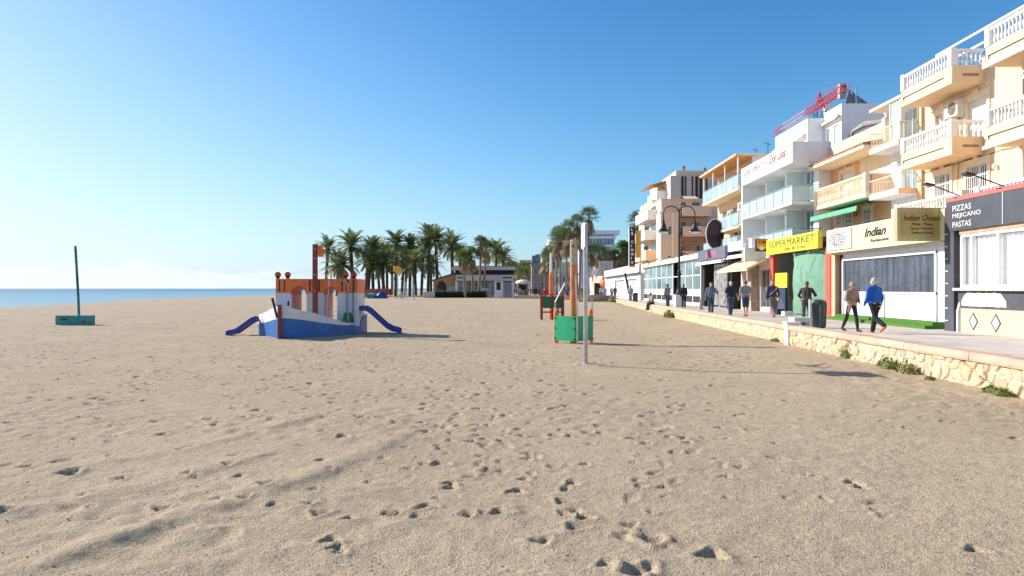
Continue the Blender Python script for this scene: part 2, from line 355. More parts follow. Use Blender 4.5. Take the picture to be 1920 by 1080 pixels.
    def noise(sc, det=4, ro=.5):
        n = nd(m, 'ShaderNodeTexNoise'); n.inputs['Scale'].default_value = sc; n.inputs['Detail'].default_value = det; n.inputs['Roughness'].default_value = ro
        T.links.new(g.outputs['Position'], n.inputs[0]); return n.outputs[0]
    def ramp(src, stops):
        r = nd(m, 'ShaderNodeValToRGB'); e = r.color_ramp.elements
        while len(e) < len(stops): e.new(.5)
        for i, (p, c) in enumerate(stops): e[i].position = p; e[i].color = (*c, 1)
        T.links.new(src, r.inputs[0]); return r.outputs[0]
    c1 = ramp(noise(.35, 6, .6), [(.3, (.51, .395, .265)), (.5, (.55, .428, .288)), (.7, (.595, .465, .318))])
    c2 = ramp(noise(70, 4, .8), [(.30, (.22, .2, .18)), (.43, (.72, .70, .68)), (.52, (1, 1, 1)), (.62, (1.18, 1.18, 1.18)), (.70, (1.65, 1.65, 1.65))])
    c3 = ramp(noise(3.2, 6, .75), [(.35, (.86, .87, .88)), (.55, (1.0, 1.0, 1.0)), (.7, (1.08, 1.06, 1.04))])
    def mul(a, c):
        x = nd(m, 'ShaderNodeMix', data_type='RGBA', blend_type='MULTIPLY'); x.inputs[0].default_value = 1
        x.clamp_result = False
        T.links.new(a, x.inputs[6]); T.links.new(c, x.inputs[7]); return x.outputs[2]
    T.links.new(mul(mul(c1, c2), c3), b.inputs['Base Color'])
    s1 = nd(m, 'ShaderNodeMath', operation='MULTIPLY_ADD'); s1.inputs[1].default_value = 2.2
    T.links.new(noise(9, 6, .7), s1.inputs[0]); T.links.new(noise(70, 3, .6), s1.inputs[2])
    bp = nd(m, 'ShaderNodeBump'); bp.inputs['Distance'].default_value = .016; bp.inputs['Strength'].default_value = 1.0
    T.links.new(s1.outputs[0], bp.inputs['Height']); T.links.new(bp.outputs[0], b.inputs['Normal'])
    me.materials.append(m)
    o = bpy.data.objects.new('sand', me); COL.objects.link(o)
    tag(o, 'trampled pale brown beach sand with footprints and a ridge', 'sand', kind='structure')
sand()

def sea():
    b = MB(); b.quad((-32000, -2000, -.75), (-20, -2000, -.75), (-20, 34000, -.75), (-32000, 34000, -.75))
    b.quad((-20, 1200, -.75), (3000, 1200, -.75), (3000, 34000, -.75), (-20, 34000, -.75))
    m = bpy.data.materials.new('sea_water'); m.use_nodes = True; T = m.node_tree; p = T.nodes['Principled BSDF']
    p.inputs['Roughness'].default_value = .28; p.inputs['Specular IOR Level'].default_value = .35
    g = nd(m, 'ShaderNodeNewGeometry')
    sp = nd(m, 'ShaderNodeSeparateXYZ'); T.links.new(g.outputs['Position'], sp.inputs[0])
    # shallow water over sand is paler, deep water bluer
    mr = nd(m, 'ShaderNodeMapRange'); mr.inputs[1].default_value = -60; mr.inputs[2].default_value = -420; T.links.new(sp.outputs[0], mr.inputs[0])
    mx = nd(m, 'ShaderNodeMix', data_type='RGBA'); mx.inputs[6].default_value = (.18, .33, .38, 1); mx.inputs[7].default_value = (.025, .13, .20, 1)
    mp = nd(m, 'ShaderNodeMapping'); mp.inputs['Scale'].default_value = (.05, .012, 1); T.links.new(g.outputs['Position'], mp.inputs[0])
    n0 = nd(m, 'ShaderNodeTexNoise'); n0.inputs['Scale'].default_value = 1; n0.inputs['Detail'].default_value = 6; T.links.new(mp.outputs[0], n0.inputs[0])
    ad = nd(m, 'ShaderNodeMath', operation='MULTIPLY_ADD'); ad.inputs[1].default_value = .5; ad.inputs[2].default_value = -.25; T.links.new(n0.outputs[0], ad.inputs[0])
    a2 = nd(m, 'ShaderNodeMath', operation='ADD', use_clamp=True); T.links.new(ad.outputs[0], a2.inputs[0]); T.links.new(mr.outputs[0], a2.inputs[1])
    T.links.new(a2.outputs[0], mx.inputs[0]); T.links.new(mx.outputs[2], p.inputs['Base Color'])
    n1 = nd(m, 'ShaderNodeTexNoise'); n1.inputs['Scale'].default_value = .8; n1.inputs['Detail'].default_value = 6; T.links.new(g.outputs['Position'], n1.inputs[0])
    bp = nd(m, 'ShaderNodeBump'); bp.inputs['Distance'].default_value = .35; bp.inputs['Strength'].default_value = .6
    T.links.new(n1.outputs[0], bp.inputs['Height']); T.links.new(bp.outputs[0], p.inputs['Normal'])
    tag(b.build('sea', m), 'calm blue sea reaching to the horizon', 'sea', kind='structure')
sea()

PZ = .56
def promenade():
    m = bpy.data.materials.new('promenade_paving'); m.use_nodes = True; T = m.node_tree; p = T.nodes['Principled BSDF']
    p.inputs['Roughness'].default_value = .7
    g = nd(m, 'ShaderNodeNewGeometry')
    br = nd(m, 'ShaderNodeTexBrick'); br.inputs['Scale'].default_value = 1; br.inputs['Mortar Size'].default_value = .006
    br.inputs['Brick Width'].default_value = .6; br.inputs['Row Height'].default_value = .4; br.offset = 0.5
    br.inputs['Color1'].default_value = (.60, .53, .46, 1); br.inputs['Color2'].default_value = (.52, .46, .41, 1); br.inputs['Mortar'].default_value = (.40, .34, .29, 1)
    T.links.new(g.outputs['Position'], br.inputs[0])
    n = nd(m, 'ShaderNodeTexNoise'); n.inputs['Scale'].default_value = .6; n.inputs['Detail'].default_value = 7; T.links.new(g.outputs['Position'], n.inputs[0])
    r = nd(m, 'ShaderNodeMapRange'); r.inputs[1].default_value = .3; r.inputs[2].default_value = .7; r.inputs[3].default_value = .84; r.inputs[4].default_value = 1.1; T.links.new(n.outputs[0], r.inputs[0])
    x = nd(m, 'ShaderNodeVectorMath', operation='SCALE'); T.links.new(br.outputs[0], x.inputs[0]); T.links.new(r.outputs[0], x.inputs[3])
    T.links.new(x.outputs[0], p.inputs['Base Color'])
    b = MB()
    ys = [-3, 20, 40, 60, 92]
    for y0, y1 in zip(ys[:-1], ys[1:]):
        b.quad((wallX(y0) + .3, y0, PZ), (60, y0, PZ), (60, y1, PZ), (wallX(y1) + .3, y1, PZ))
    b.quad((wallX(92) + .1, 92, PZ), (150, 92, PZ), (150, 700, PZ), (wallX(92) + 6, 700, PZ))
    b.quad((wallX(92) + .1, 92, PZ), (wallX(92) + 6, 700, PZ), (wallX(92) + 6, 700, -.4), (wallX(92) + .1, 92, -.4))
    tag(b.build('promenade', m), 'pale paved beach promenade beside the shops', 'promenade', kind='structure')
promenade()

def stone_wall(y0, y1, res, name, label):
    zt = .62
    ny = int((y1 - y0) / res); nz = max(4, int(.95 / max(res, .03)))
    rr = np.random.RandomState(3)
    # irregular stones: jittered cells about 0.45 x 0.3 m
    cw, ch = .34, .25; gx = int((y1 - y0) / cw) + 3; gz = 5
    px = (np.arange(gx)[:, None] - 1 + rr.rand(gx, gz) * .9) * cw; pz = (np.arange(gz)[None, :] - 1 + rr.rand(gx, gz) * .9) * ch - .1
    tone = rr.rand(gx, gz); dep = rr.rand(gx, gz)
    U = np.linspace(0, y1 - y0, ny + 1); V = np.linspace(-.28, zt, nz + 1)
    uu, vv = np.meshgrid(U, V, indexing='ij')
    uw = uu + (vnoise(uu * 4, vv * 4, 31) - .5) * .12; vw = vv + (vnoise(uu * 4, vv * 4, 32) - .5) * .10
    ci = np.clip((uw / cw).astype(int) + 1, 1, gx - 2)
    d1 = np.full(uu.shape, 9.); d2 = d1.copy(); tn = np.zeros(uu.shape); dp = tn.copy()
    for i in (-2, -1, 0, 1, 2):
        for k in range(gz):
            c = np.clip(ci + i, 0, gx - 1); d = np.hypot(uw - px[c, k], (vw - pz[c, k]) * 1.25)
            nw = d < d1; d2 = np.where(nw, d1, np.minimum(d2, d)); tn = np.where(nw, tone[c, k], tn); dp = np.where(nw, dep[c, k], dp); d1 = np.minimum(d1, d)
    e = d2 - d1; stone = sstep(.015, .075, e)
    bulge = stone * (.02 + .035 * dp) + (vnoise(uu * 22, vv * 22, 5) - .5) * .012 * stone
    X = wallX(uu + y0) - bulge
    v = np.stack([X, uu + y0, vv], -1).reshape(-1, 3)
    n1 = nz + 1; idx = np.arange((ny + 1) * n1).reshape(ny + 1, n1)
    q = np.stack([idx[:-1, :-1], idx[:-1, 1:], idx[1:, 1:], idx[1:, :-1]], -1).reshape(-1, 4)
    b = MB(); b.add(v.tolist(), q.tolist())
    k = len(b.v)
    m = bpy.data.materials.new('ochre_stone'); m.use_nodes = True; T = m.node_tree; p = T.nodes['Principled BSDF']; p.inputs['Roughness'].default_value = .85
    A = nd(m, 'ShaderNodeAttribute', attribute_name='stone'); sp = nd(m, 'ShaderNodeSeparateColor'); T.links.new(A.outputs['Color'], sp.inputs[0])
    r = nd(m, 'ShaderNodeValToRGB'); e_ = r.color_ramp.elements
    for _ in range(3): e_.new(.5)
    for i, (pp, c) in enumerate([(0, (.52, .40, .25)), (.3, (.62, .49, .31)), (.55, (.58, .43, .25)), (.8, (.66, .55, .39)), (1, (.46, .34, .22))]): e_[i].position = pp; e_[i].color = (*c, 1)
    T.links.new(sp.outputs[0], r.inputs[0])
    g = nd(m, 'ShaderNodeNewGeometry'); n = nd(m, 'ShaderNodeTexNoise'); n.inputs['Scale'].default_value = 7; n.inputs['Detail'].default_value = 7; n.inputs['Roughness'].default_value = .7; T.links.new(g.outputs['Position'], n.inputs[0])
    mr = nd(m, 'ShaderNodeMapRange'); mr.inputs[1].default_value = .3; mr.inputs[2].default_value = .7; mr.inputs[3].default_value = .70; mr.inputs[4].default_value = 1.15; T.links.new(n.outputs[0], mr.inputs[0])
    sc = nd(m, 'ShaderNodeVectorMath', operation='SCALE'); T.links.new(r.outputs[0], sc.inputs[0]); T.links.new(mr.outputs[0], sc.inputs[3])
    # joints: pale mortar in places, dark open gaps in others
    n2 = nd(m, 'ShaderNodeTexNoise'); n2.inputs['Scale'].default_value = 1.3; n2.inputs['Detail'].default_value = 4; T.links.new(g.outputs['Position'], n2.inputs[0])
    jr = nd(m, 'ShaderNodeValToRGB'); jr.color_ramp.elements[0].position = .56; jr.color_ramp.elements[0].color = (.62, .54, .42, 1); jr.color_ramp.elements[1].position = .62; jr.color_ramp.elements[1].color = (.17, .11, .065, 1); T.links.new(n2.outputs[0], jr.inputs[0])
    jm = nd(m, 'ShaderNodeMapRange'); jm.inputs[1].default_value = 0; jm.inputs[2].default_value = .5; T.links.new(sp.outputs[1], jm.inputs[0])
    mx = nd(m, 'ShaderNodeMix', data_type='RGBA'); T.links.new(jm.outputs[0], mx.inputs[0]); T.links.new(jr.outputs[0], mx.inputs[6]); T.links.new(sc.outputs[0], mx.inputs[7])
    T.links.new(mx.outputs[2], p.inputs['Base Color'])
    bp = nd(m, 'ShaderNodeBump'); bp.inputs['Distance'].default_value = .01; T.links.new(n.outputs[0], bp.inputs['Height']); T.links.new(bp.outputs[0], p.inputs['Normal'])
    root = thing(name, label, 'wall', (wallX(y0), y0, 0))
    o = b.build('stone_face', m, root, smooth=False)
    at = o.data.color_attributes.new('stone', 'FLOAT_COLOR', 'POINT')
    cc = np.ones((k, 4), 'f'); cc[:, 0] = tn.ravel(); cc[:, 1] = stone.ravel(); at.data.foreach_set('color', cc.ravel())
    # coping slabs, slightly irregular
    c = MB(); y = y0; r2 = random.Random(4)
    while y < y1 - .01:
        L = min(1.15 + r2.uniform(-.08, .08), y1 - y); ya, yb = y + .004, y + L - .004; dx = r2.uniform(-.006, .006); dz = r2.uniform(-.004, .004)
        xa, xb = wallX(ya) - .07 + dx, wallX(yb) - .07 + dx; w = .42; zb, zc, za = .60 + dz, .735 + dz, .765 + dz
        P = []
        for (xx, yy) in ((xa, ya), (xb, yb)): P += [(xx, yy, zb), (xx - .012, yy, zb + .05), (xx, yy, zc), (xx + .035, yy, za), (xx + w, yy, za), (xx + w, yy, zb)]
        n = 6; c.add(P, [(i, (i + 1) % n, n + (i + 1) % n, n + i) for i in range(n)] + [(5, 4, 3, 2, 1, 0), (6, 7, 8, 9, 10, 11)])
        y += L
    c.build('coping', stonecap, root)
    return root
stone_wall(4.0, 23.0, .028, 'beach_wall', 'long low ochre stone wall with pink coping, near stretch in right foreground')
stone_wall(23.3, 84, .07, 'beach_wall', 'farther stretch of low ochre stone wall past the white post')
b = MB(); x = wallX(23.15)
b.box(x - .10, x + .30, 23.0, 23.3, -.2, .80); b.box(x - .14, x + .34, 22.98, 23.32, .80, .87)
tag(b.build('wall_post', white_p), 'short white painted post set in the stone beach wall', 'post')
# ------------------------------------------------------------------ building helpers (street coordinates: a = offset, y along the street)
def facade(mb, a, y0, y1, z0, z1, holes, rec=.16, m=0):
    ys = sorted({y0, y1, *[h[0] for h in holes], *[h[1] for h in holes]}); zs = sorted({z0, z1, *[h[2] for h in holes], *[h[3] for h in holes]})
    ys = [y for y in ys if y0 <= y <= y1]; zs = [z for z in zs if z0 <= z <= z1]
    for i in range(len(ys) - 1):
        for k in range(len(zs) - 1):
            cy, cz = (ys[i] + ys[i + 1]) / 2, (zs[k] + zs[k + 1]) / 2
            if any(h[0] < cy < h[1] and h[2] < cz < h[3] for h in holes): continue
            mb.quad((a, ys[i + 1], zs[k]), (a, ys[i], zs[k]), (a, ys[i], zs[k + 1]), (a, ys[i + 1], zs[k + 1]), m)
    for h in holes:
        p, q, u, v = h[:4]
        mb.quad((a, p, u), (a + rec, p, u), (a + rec, p, v), (a, p, v), m); mb.quad((a, q, u), (a, q, v), (a + rec, q, v), (a + rec, q, u), m)
        mb.quad((a, p, v), (a + rec, p, v), (a + rec, q, v), (a, q, v), m); mb.quad((a, p, u), (a, q, u), (a + rec, q, u), (a + rec, p, u), m)
def shell(mb, a, a2, y0, y1, z0, z1, holes=(), rec=.16, m=0, bottom=False):
    facade(mb, a, y0, y1, z0, z1, list(holes), rec, m)
    mb.quad((a, y0, z0), (a2, y0, z0), (a2, y0, z1), (a, y0, z1), m); mb.quad((a2, y1, z0), (a, y1, z0), (a, y1, z1), (a2, y1, z1), m)
    mb.quad((a2, y0, z0), (a2, y1, z0), (a2, y1, z1), (a2, y0, z1), m); mb.quad((a, y0, z1), (a2, y0, z1), (a2, y1, z1), (a, y1, z1), m)
    if bottom: mb.quad((a, y0, z0), (a, y1, z0), (a2, y1, z0), (a2, y0, z0), m)
def opening(parent, a, h, kind='glass', surround=None, frame=white_m, name='window', glass=glassm, rec=.16):
    y0, y1, z0, z1 = h[:4]; b = MB(True); f = .06
    xa, xb = a + rec - .07, a + rec - .01
    b.box(xa, xb, y0, y1, z0, z0 + f); b.box(xa, xb, y0, y1, z1 - f, z1); b.box(xa, xb, y0, y0 + f, z0 + f, z1 - f); b.box(xa, xb, y1 - f, y1, z0 + f, z1 - f)
    if kind != 'shutter': b.box(xa, xb, (y0 + y1) / 2 - .03, (y0 + y1) / 2 + .03, z0 + f, z1 - f)
    w = b.build(name, frame, parent)
    p = MB(True)
    if kind == 'shutter':
        z = z0 + f
        while z < z1 - f - .001:
            zz = min(z + .055, z1 - f); p.box(xa + .02, xb, y0 + f, y1 - f, z + .004, zz); z = zz
        p.build('roller_shutter', shutterm, w)
    else:
        p.quad((xb - .012, y1 - f, z0 + f), (xb - .012, y0 + f, z0 + f), (xb - .012, y0 + f, z1 - f), (xb - .012, y1 - f, z1 - f)); p.build('pane', glass, w)
        if kind == 'half':
            p = MB(True); p.box(xa - .03, xa - .005, y0 + .02, y1 - .02, z0 + (z1 - z0) * .55, z1); p.build('roller_shutter', shutterm, w)
    if kind == 'grille':
        g = MB(True); n = max(4, int((y1 - y0) / .11))
        for i in range(n + 1): y = y0 + (y1 - y0) * i / n; g.box(a - .055, a - .035, y - .012, y + .012, z0 - .05, z1 + .03)
        for t in (0.02, .35, .68, .98): z = z0 + (z1 - z0) * t; g.box(a - .06, a - .03, y0 - .03, y1 + .03, z - .015, z + .015)
        g.build('grille', white_m, w)
    if surround:
        s = MB(True); t = .14
        s.box(a - .05, a - .002, y0 - t, y0, z0 - .05, z1 + t); s.box(a - .05, a - .002, y1, y1 + t, z0 - .05, z1 + t); s.box(a - .05, a - .002, y0, y1, z1, z1 + t)
        s.box(a - .09, a - .002, y0 - t - .05, y1 + t + .05, z1 + t, z1 + t + .07); ym = (y0 + y1) / 2; s.box(a - .08, a - .002, ym - .13, ym + .13, z1 + t + .07, z1 + t + .2)
        if z0 - int(z0) >= 0: s.box(a - .10, a - .002, y0 - t, y1 + t, z0 - .12, z0 - .05)
        s.build('surround', surround, w)
    return w
BAL = [(.045, 0), (.045, .04), (.028, .07), (.05, .16), (.055, .22), (.03, .34), (.024, .46), (.04, .53), (.045, .56), (.045, .6)]
def balusters(mb, p, q, z0, z1, sp=.17, n=6, edge=True):
    p, q = Vector((p[0], p[1], 0)), Vector((q[0], q[1], 0)); L = (q - p).length; k = max(1, int(L / sp)); h = z1 - z0 - .10
    for i in range(k):
        c = p + (q - p) * ((i + .5) / k); mb.lathe(c.x, c.y, [(r, t / .6 * h) for r, t in BAL], n, 0, z0)
    mb.bar((p.x, p.y, z1 - .05), (q.x, q.y, z1 - .05), .15, .10)
def railing(kind, ab, a0, y0, y1, z0, z1, parent, mat=None, sp=.17, ends=True, n=6):
    b = MB(True); x = ab + .07
    if kind == 'baluster':
        balusters(b, (x, y0 + .1), (x, y1 - .1), z0, z1, sp, n)
        if ends: balusters(b, (x + .1, y0 + .08), (a0, y0 + .08), z0, z1, sp, n); balusters(b, (x + .1, y1 - .08), (a0, y1 - .08), z0, z1, sp, n)
        for y in (y0 + .1, y1 - .1): b.box(x - .11, x + .11, y - .11, y + .11, z0, z1 + .04)
        return b.build('balustrade', mat or white_p, parent)
    if kind == 'bars':
        k = int((y1 - y0) / .13)
        for i in range(k + 1): y = y0 + (y1 - y0) * i / k; b.box(x - .01, x + .01, y - .01, y + .01, z0, z1)
        b.box(x - .03, x + .03, y0, y1, z1 - .04, z1); b.box(x - .02, x + .02, y0, y1, z0 + .06, z0 + .09)
        if ends:
            for yy in (y0, y1):
                kk = int((a0 - x) / .13)
                for i in range(kk + 1): xx = x + (a0 - x) * i / kk; b.box(xx - .01, xx + .01, yy - .01, yy + .01, z0, z1)
                b.box(x, a0, yy - .03, yy + .03, z1 - .04, z1)
        return b.build('railing', mat or cream_pale, parent)
    if kind == 'glass':
        n = max(2, int((y1 - y0) / 1.3)); zt = z1
        for i in range(n + 1): y = y0 + .03 + (y1 - y0 - .06) * i / n; b.box(x - .025, x + .025, y - .025, y + .025, z0, zt)
        b.box(x - .03, x + .03, y0, y1, zt - .05, zt)
        if ends:
            for yy in (y0 + .03, y1 - .03): b.box(x, a0, yy - .025, yy + .025, zt - .05, zt)
        r = b.build('railing', mat or greym, parent); g = MB(True); g.box(x - .008, x + .008, y0 + .05, y1 - .05, z0 + .06, zt - .08)
        if ends: g.box(x + .03, a0 - .02, y0 + .022, y0 + .038, z0 + .06, zt - .08)
        g.build('glass_panel', railglass, r); return r
def balcony(parent, a0, ab, y0, y1, zb, zs, zt, kind, mat, rmat=None, parapet_all=True, sp=.17, n=6, slabm=None, ends=True):
    b = MB(True); b.box(ab, a0 - .002, y0, y1, zb, zb + .18)
    if zs > zb + .2:
        b.box(ab, ab + .14, y0, y1, zb + .18, zs)
        b.box(ab + .14, a0 - .002, y0, y0 + .14, zb + .18, zs); b.box(ab + .14, a0 - .002, y1 - .14, y1, zb + .18, zs)
    o = b.build('balcony', mat, parent)
    railing(kind, ab, a0, y0, y1, max(zs, zb + .18), zt, o, rmat, sp, n=n, ends=ends)
    return o
def ac_unit(parent, a, y, z, w=.85):
    b = MB(True); b.box(a - .34, a - .04, y, y + w, z, z + .6); b.box(a - .38, a - .02, y + .05, y + .1, z - .06, z); b.box(a - .38, a - .02, y + w - .1, y + w - .05, z - .06, z)
    o = b.build('air_conditioner', acm, parent)
    f = MB(True); cy, cz = y + w * .4, z + .3
    def disc(x, rad): P = [(x, cy + rad * math.cos(t), cz + rad * math.sin(t)) for t in [i / 20 * math.pi * 2 for i in range(20)]]; f.add(P, [tuple(range(20))])
    disc(a - .343, .25)
    fo = f.build('fan', M('fan_dark', (.10, .09, .08)), o); f = MB(True)
    for rad in (.06, .12, .18, .24): f.tube([(a - .355, cy + rad * math.cos(t), cz + rad * math.sin(t)) for t in [i / 16 * math.pi * 2 for i in range(17)]], .008, 4)
    f.build('fan_grille', acm, fo)
def roll_awning(parent, a, y0, y1, z, mat, name='awning'):
    b = MB(True); b.tube([(a - .12, y0, z), (a - .12, y1, z)], .085, 10, 0); b.box(a - .30, a - .24, y0, y1, z - .17, z - .07, 0); b.box(a - .24, a - .2, y0, y1, z - .10, z - .06, 0)
    b.box(a - .24, a - .06, y0 + .1, y0 + .14, z - .12, z - .08, 1); b.box(a - .24, a - .06, y1 - .14, y1 - .1, z - .12, z - .08, 1)
    return b.build(name, [mat, white_m], parent)

# ------------------------------------------------------------------ 1: beige apartment block on the right
def beige_block():
    t = thing('apartment_block', 'cream apartment block with white baluster balconies above the pizza restaurant', 'building', S(17, 10, PZ))
    A = 17.0
    H2 = [(25.1, 26.3, 7.2, 9.15), (27.3, 28.3, 7.2, 9.15), (21.9, 23.3, 7.2, 9.15), (18.6, 20.0, 7.2, 9.15), (15, 16.4, 7.2, 9.15)]
    H1 = [(25.1, 26.3, 5.3, 6.68), (27.3, 28.3, 5.3, 6.68), (21.9, 23.3, 4.5, 6.68), (18.6, 20.0, 4.5, 6.68), (15, 16.4, 4.5, 6.68)]
    b = MB(True); shell(b, A, 27, 10, 29.6, PZ, 9.9, H1 + H2); b.box(A - .04, A - .002, 29.28, 29.6, 4.4, 9.9)
    b.build('wall', cream, t)
    for h in H2: opening(t, A, h, 'shutter' if h[0] > 25 else 'glass', cream_pale, name='balcony_door')
    for h in H1: opening(t, A, h, 'grille' if h[0] > 24 else 'half', cream_pale)
    for (z, y0, y1) in ((6.98, 25.3, 28.7), (9.62, 25.3, 28.7), (6.86, 15.5, 23.44), (9.6, 15.5, 23.44)):
        o = balcony(t, A, 15.8, y0, y1, z, z + .66, z + 1.28, 'baluster', cream, white_p, n=8)
        # vent bricks and a retracted clothes line arm
        v = MB(True)
        for k in range(8): v.box(15.8 + .40 + k * .075, 15.8 + .46 + k * .075, y0 - .008, y0 + .02, z + .26, z + .36)
        v.build('vent_brick', M('vent_shadow', (.28, .19, .12)), o)
        r = MB(True); r.bar((15.78, y0 + .5, z + .34), (15.78, y1 - .15, z + .34), .025); r.bar((15.76, y1 - .2, z + .34), (15.76, y1 - .2, z + .2), .025)
        r.build('awning_rod', darkm, o)
        if y1 < 24: roll_awning(o, 15.8, y0 + .3, y1 - .25, z + .02, white_p)
    # roof edge: tiles of parapet and balusters along the main wall
    p = MB(True); p.box(A, A + .16, 10, 29.6, 9.9, 10.24); p.build('parapet', cream, t)
    q = MB(True); balusters(q, (A + .08, 23.5), (A + .08, 25.25), 10.24, 10.9); q.build('roof_balustrade', white_p, t)
    g = MB(True)
    for y in (14.5, 17.8, 21.1, 24.4, 29.2): g.bar((17.6, y, 9.9), (17.6, y, 12.0), .09); g.bar((20.5, y, 9.9), (20.5, y, 12.0), .09); g.bar((17.6, y, 11.96), (20.5, y, 11.96), .07)
    for z in (11.97, 11.45): g.bar((17.6, 14, z), (17.6, 29.25, z), .08)
    g.build('terrace_frame', white_m, t)
    g = MB(True)
    for y, z in ((26.6, 9.9), (25.6, 9.9)): g.tube([(17.9, y, z), (17.9, y, z + 1.1)], [.17, .14], 10)
    g.build('roof_pipe', white_p, t)
    ac_unit(t, 17.0, 26.35, 8.72)
    # first floor terrace over the restaurants
    s = MB(True); s.box(14.95, A - .002, 10, 29.6, 4.25, 4.42); o = s.build('terrace', cream, t)
    railing('baluster', 15.1, A, 23.6, 27.9, 4.42, 5.38, o, white_p, n=8, ends=False); railing('baluster', 15.1, A, 15, 22.9, 4.42, 5.38, o, white_p, n=8, ends=False)
    for y in (28.9, 24.6):  # small wall lamps
        l = MB(True); l.lathe(A - .12 + .0, y, [(.02, 0), (.06, .04), (.07, .16), (.02, .2)], 8, 0, 6.3); l.box(A - .1, A - .002, y - .02, y + .02, 6.42, 6.46); l.build('wall_lamp', white_p, t)
beige_block()
def pipes():
    for A, y, z0, z1, nm in ((17.0, 29.15, 4.4, 9.9, 'apartment_block'), (17.4, 38.75, 4.6, 9.0, None)):
        p = bpy.data.objects.get(nm) if nm else None
        if p: b = MB(True); b.tube([(A - .07, y, z0), (A - .07, y, z1)], .05, 8); b.build('drain_pipe', M('pipe_brown', (.38, .25, .17)), p)
    p = bpy.data.objects['apartment_block']; b = MB(True)
    for k in range(12): y0, y1 = 10 + k * 1.6, 11.6 + k * 1.6; b.tube([(16.96, y0, 6.95), (16.96, (y0 + y1) / 2, 6.90), (16.96, y1, 6.95)], .012, 4)
    b.tube([(16.96, 26.7, 8.7), (16.96, 26.75, 7.2), (16.97, 26.9, 4.5)], .012, 4); b.build('cable', darkm, p)
pipes()

# ------------------------------------------------------------------ 2: narrow white house
def white_house():
    A = 17.3
    t = thing('narrow_house', 'narrow white house with pale railed balconies between cream and orange houses', 'building', S(A, 29.6, PZ))
    H = [(30.0, 31.4, 6.35, 8.0), (30.0, 31.4, 8.55, 10.1), (30.2, 31.2, 4.5, 5.8)]
    b = MB(True); shell(b, A, 26, 29.6, 32.3, PZ, 10.3, H); b.build('wall', white_w, t)
    for h in H: opening(t, A, h, 'glass', None, name='balcony_door', glass=glassb)
    for zb, zt in ((6.15, 7.05), (8.3, 9.3)):
        o = balcony(t, A, 16.2, 29.62, 32.2, zb, zb + .1, zt, 'bars', white_w, cream_pale)
        k = MB(True); k.box(16.16, A, 29.60, 29.64, zb - .02, zb + .22); k.build('edge_board', peach_pale, o)
    e = MB(True); e.box(16.25, 20, 29.3, 32.3, 10.3, 10.42); e.build('roof_edge', cream_pale, t)
    # glazed bay on the top balcony
    g = MB(True)
    for (x, y) in ((16.35, 30.6), (16.35, 29.75), (17.2, 29.75)): g.bar((x, y, 8.5), (x, y, 10.3), .07)
    o = g.build('bay_frame', white_m, t)
    g = MB(True); g.quad((16.35, 30.6, 8.5), (16.35, 29.75, 8.5), (16.35, 29.75, 10.3), (16.35, 30.6, 10.3)); g.quad((16.35, 29.75, 8.5), (17.2, 29.75, 8.5), (17.2, 29.75, 10.3), (16.35, 29.75, 10.3)); g.build('bay_glass', railglass, o)
    w = thing('water_tank', 'white round water tank on the roof of the narrow white house', 'water tank', S(17.4, 30.7, 10.42))
    b = MB(True); b.lathe(17.4, 30.7, [(.40, .0), (.40, .08), (.36, .1)], 20, 0, 10.42); b.build('stand', darkm, w)
    b = MB(True); b.lathe(17.4, 30.7, [(.38, .1), (.40, .14), (.40, .84), (.385, .90), (.32, .95), (.1, .97)], 24, 0, 10.42); b.build('tank', white_p, w, smooth=False)
white_house()

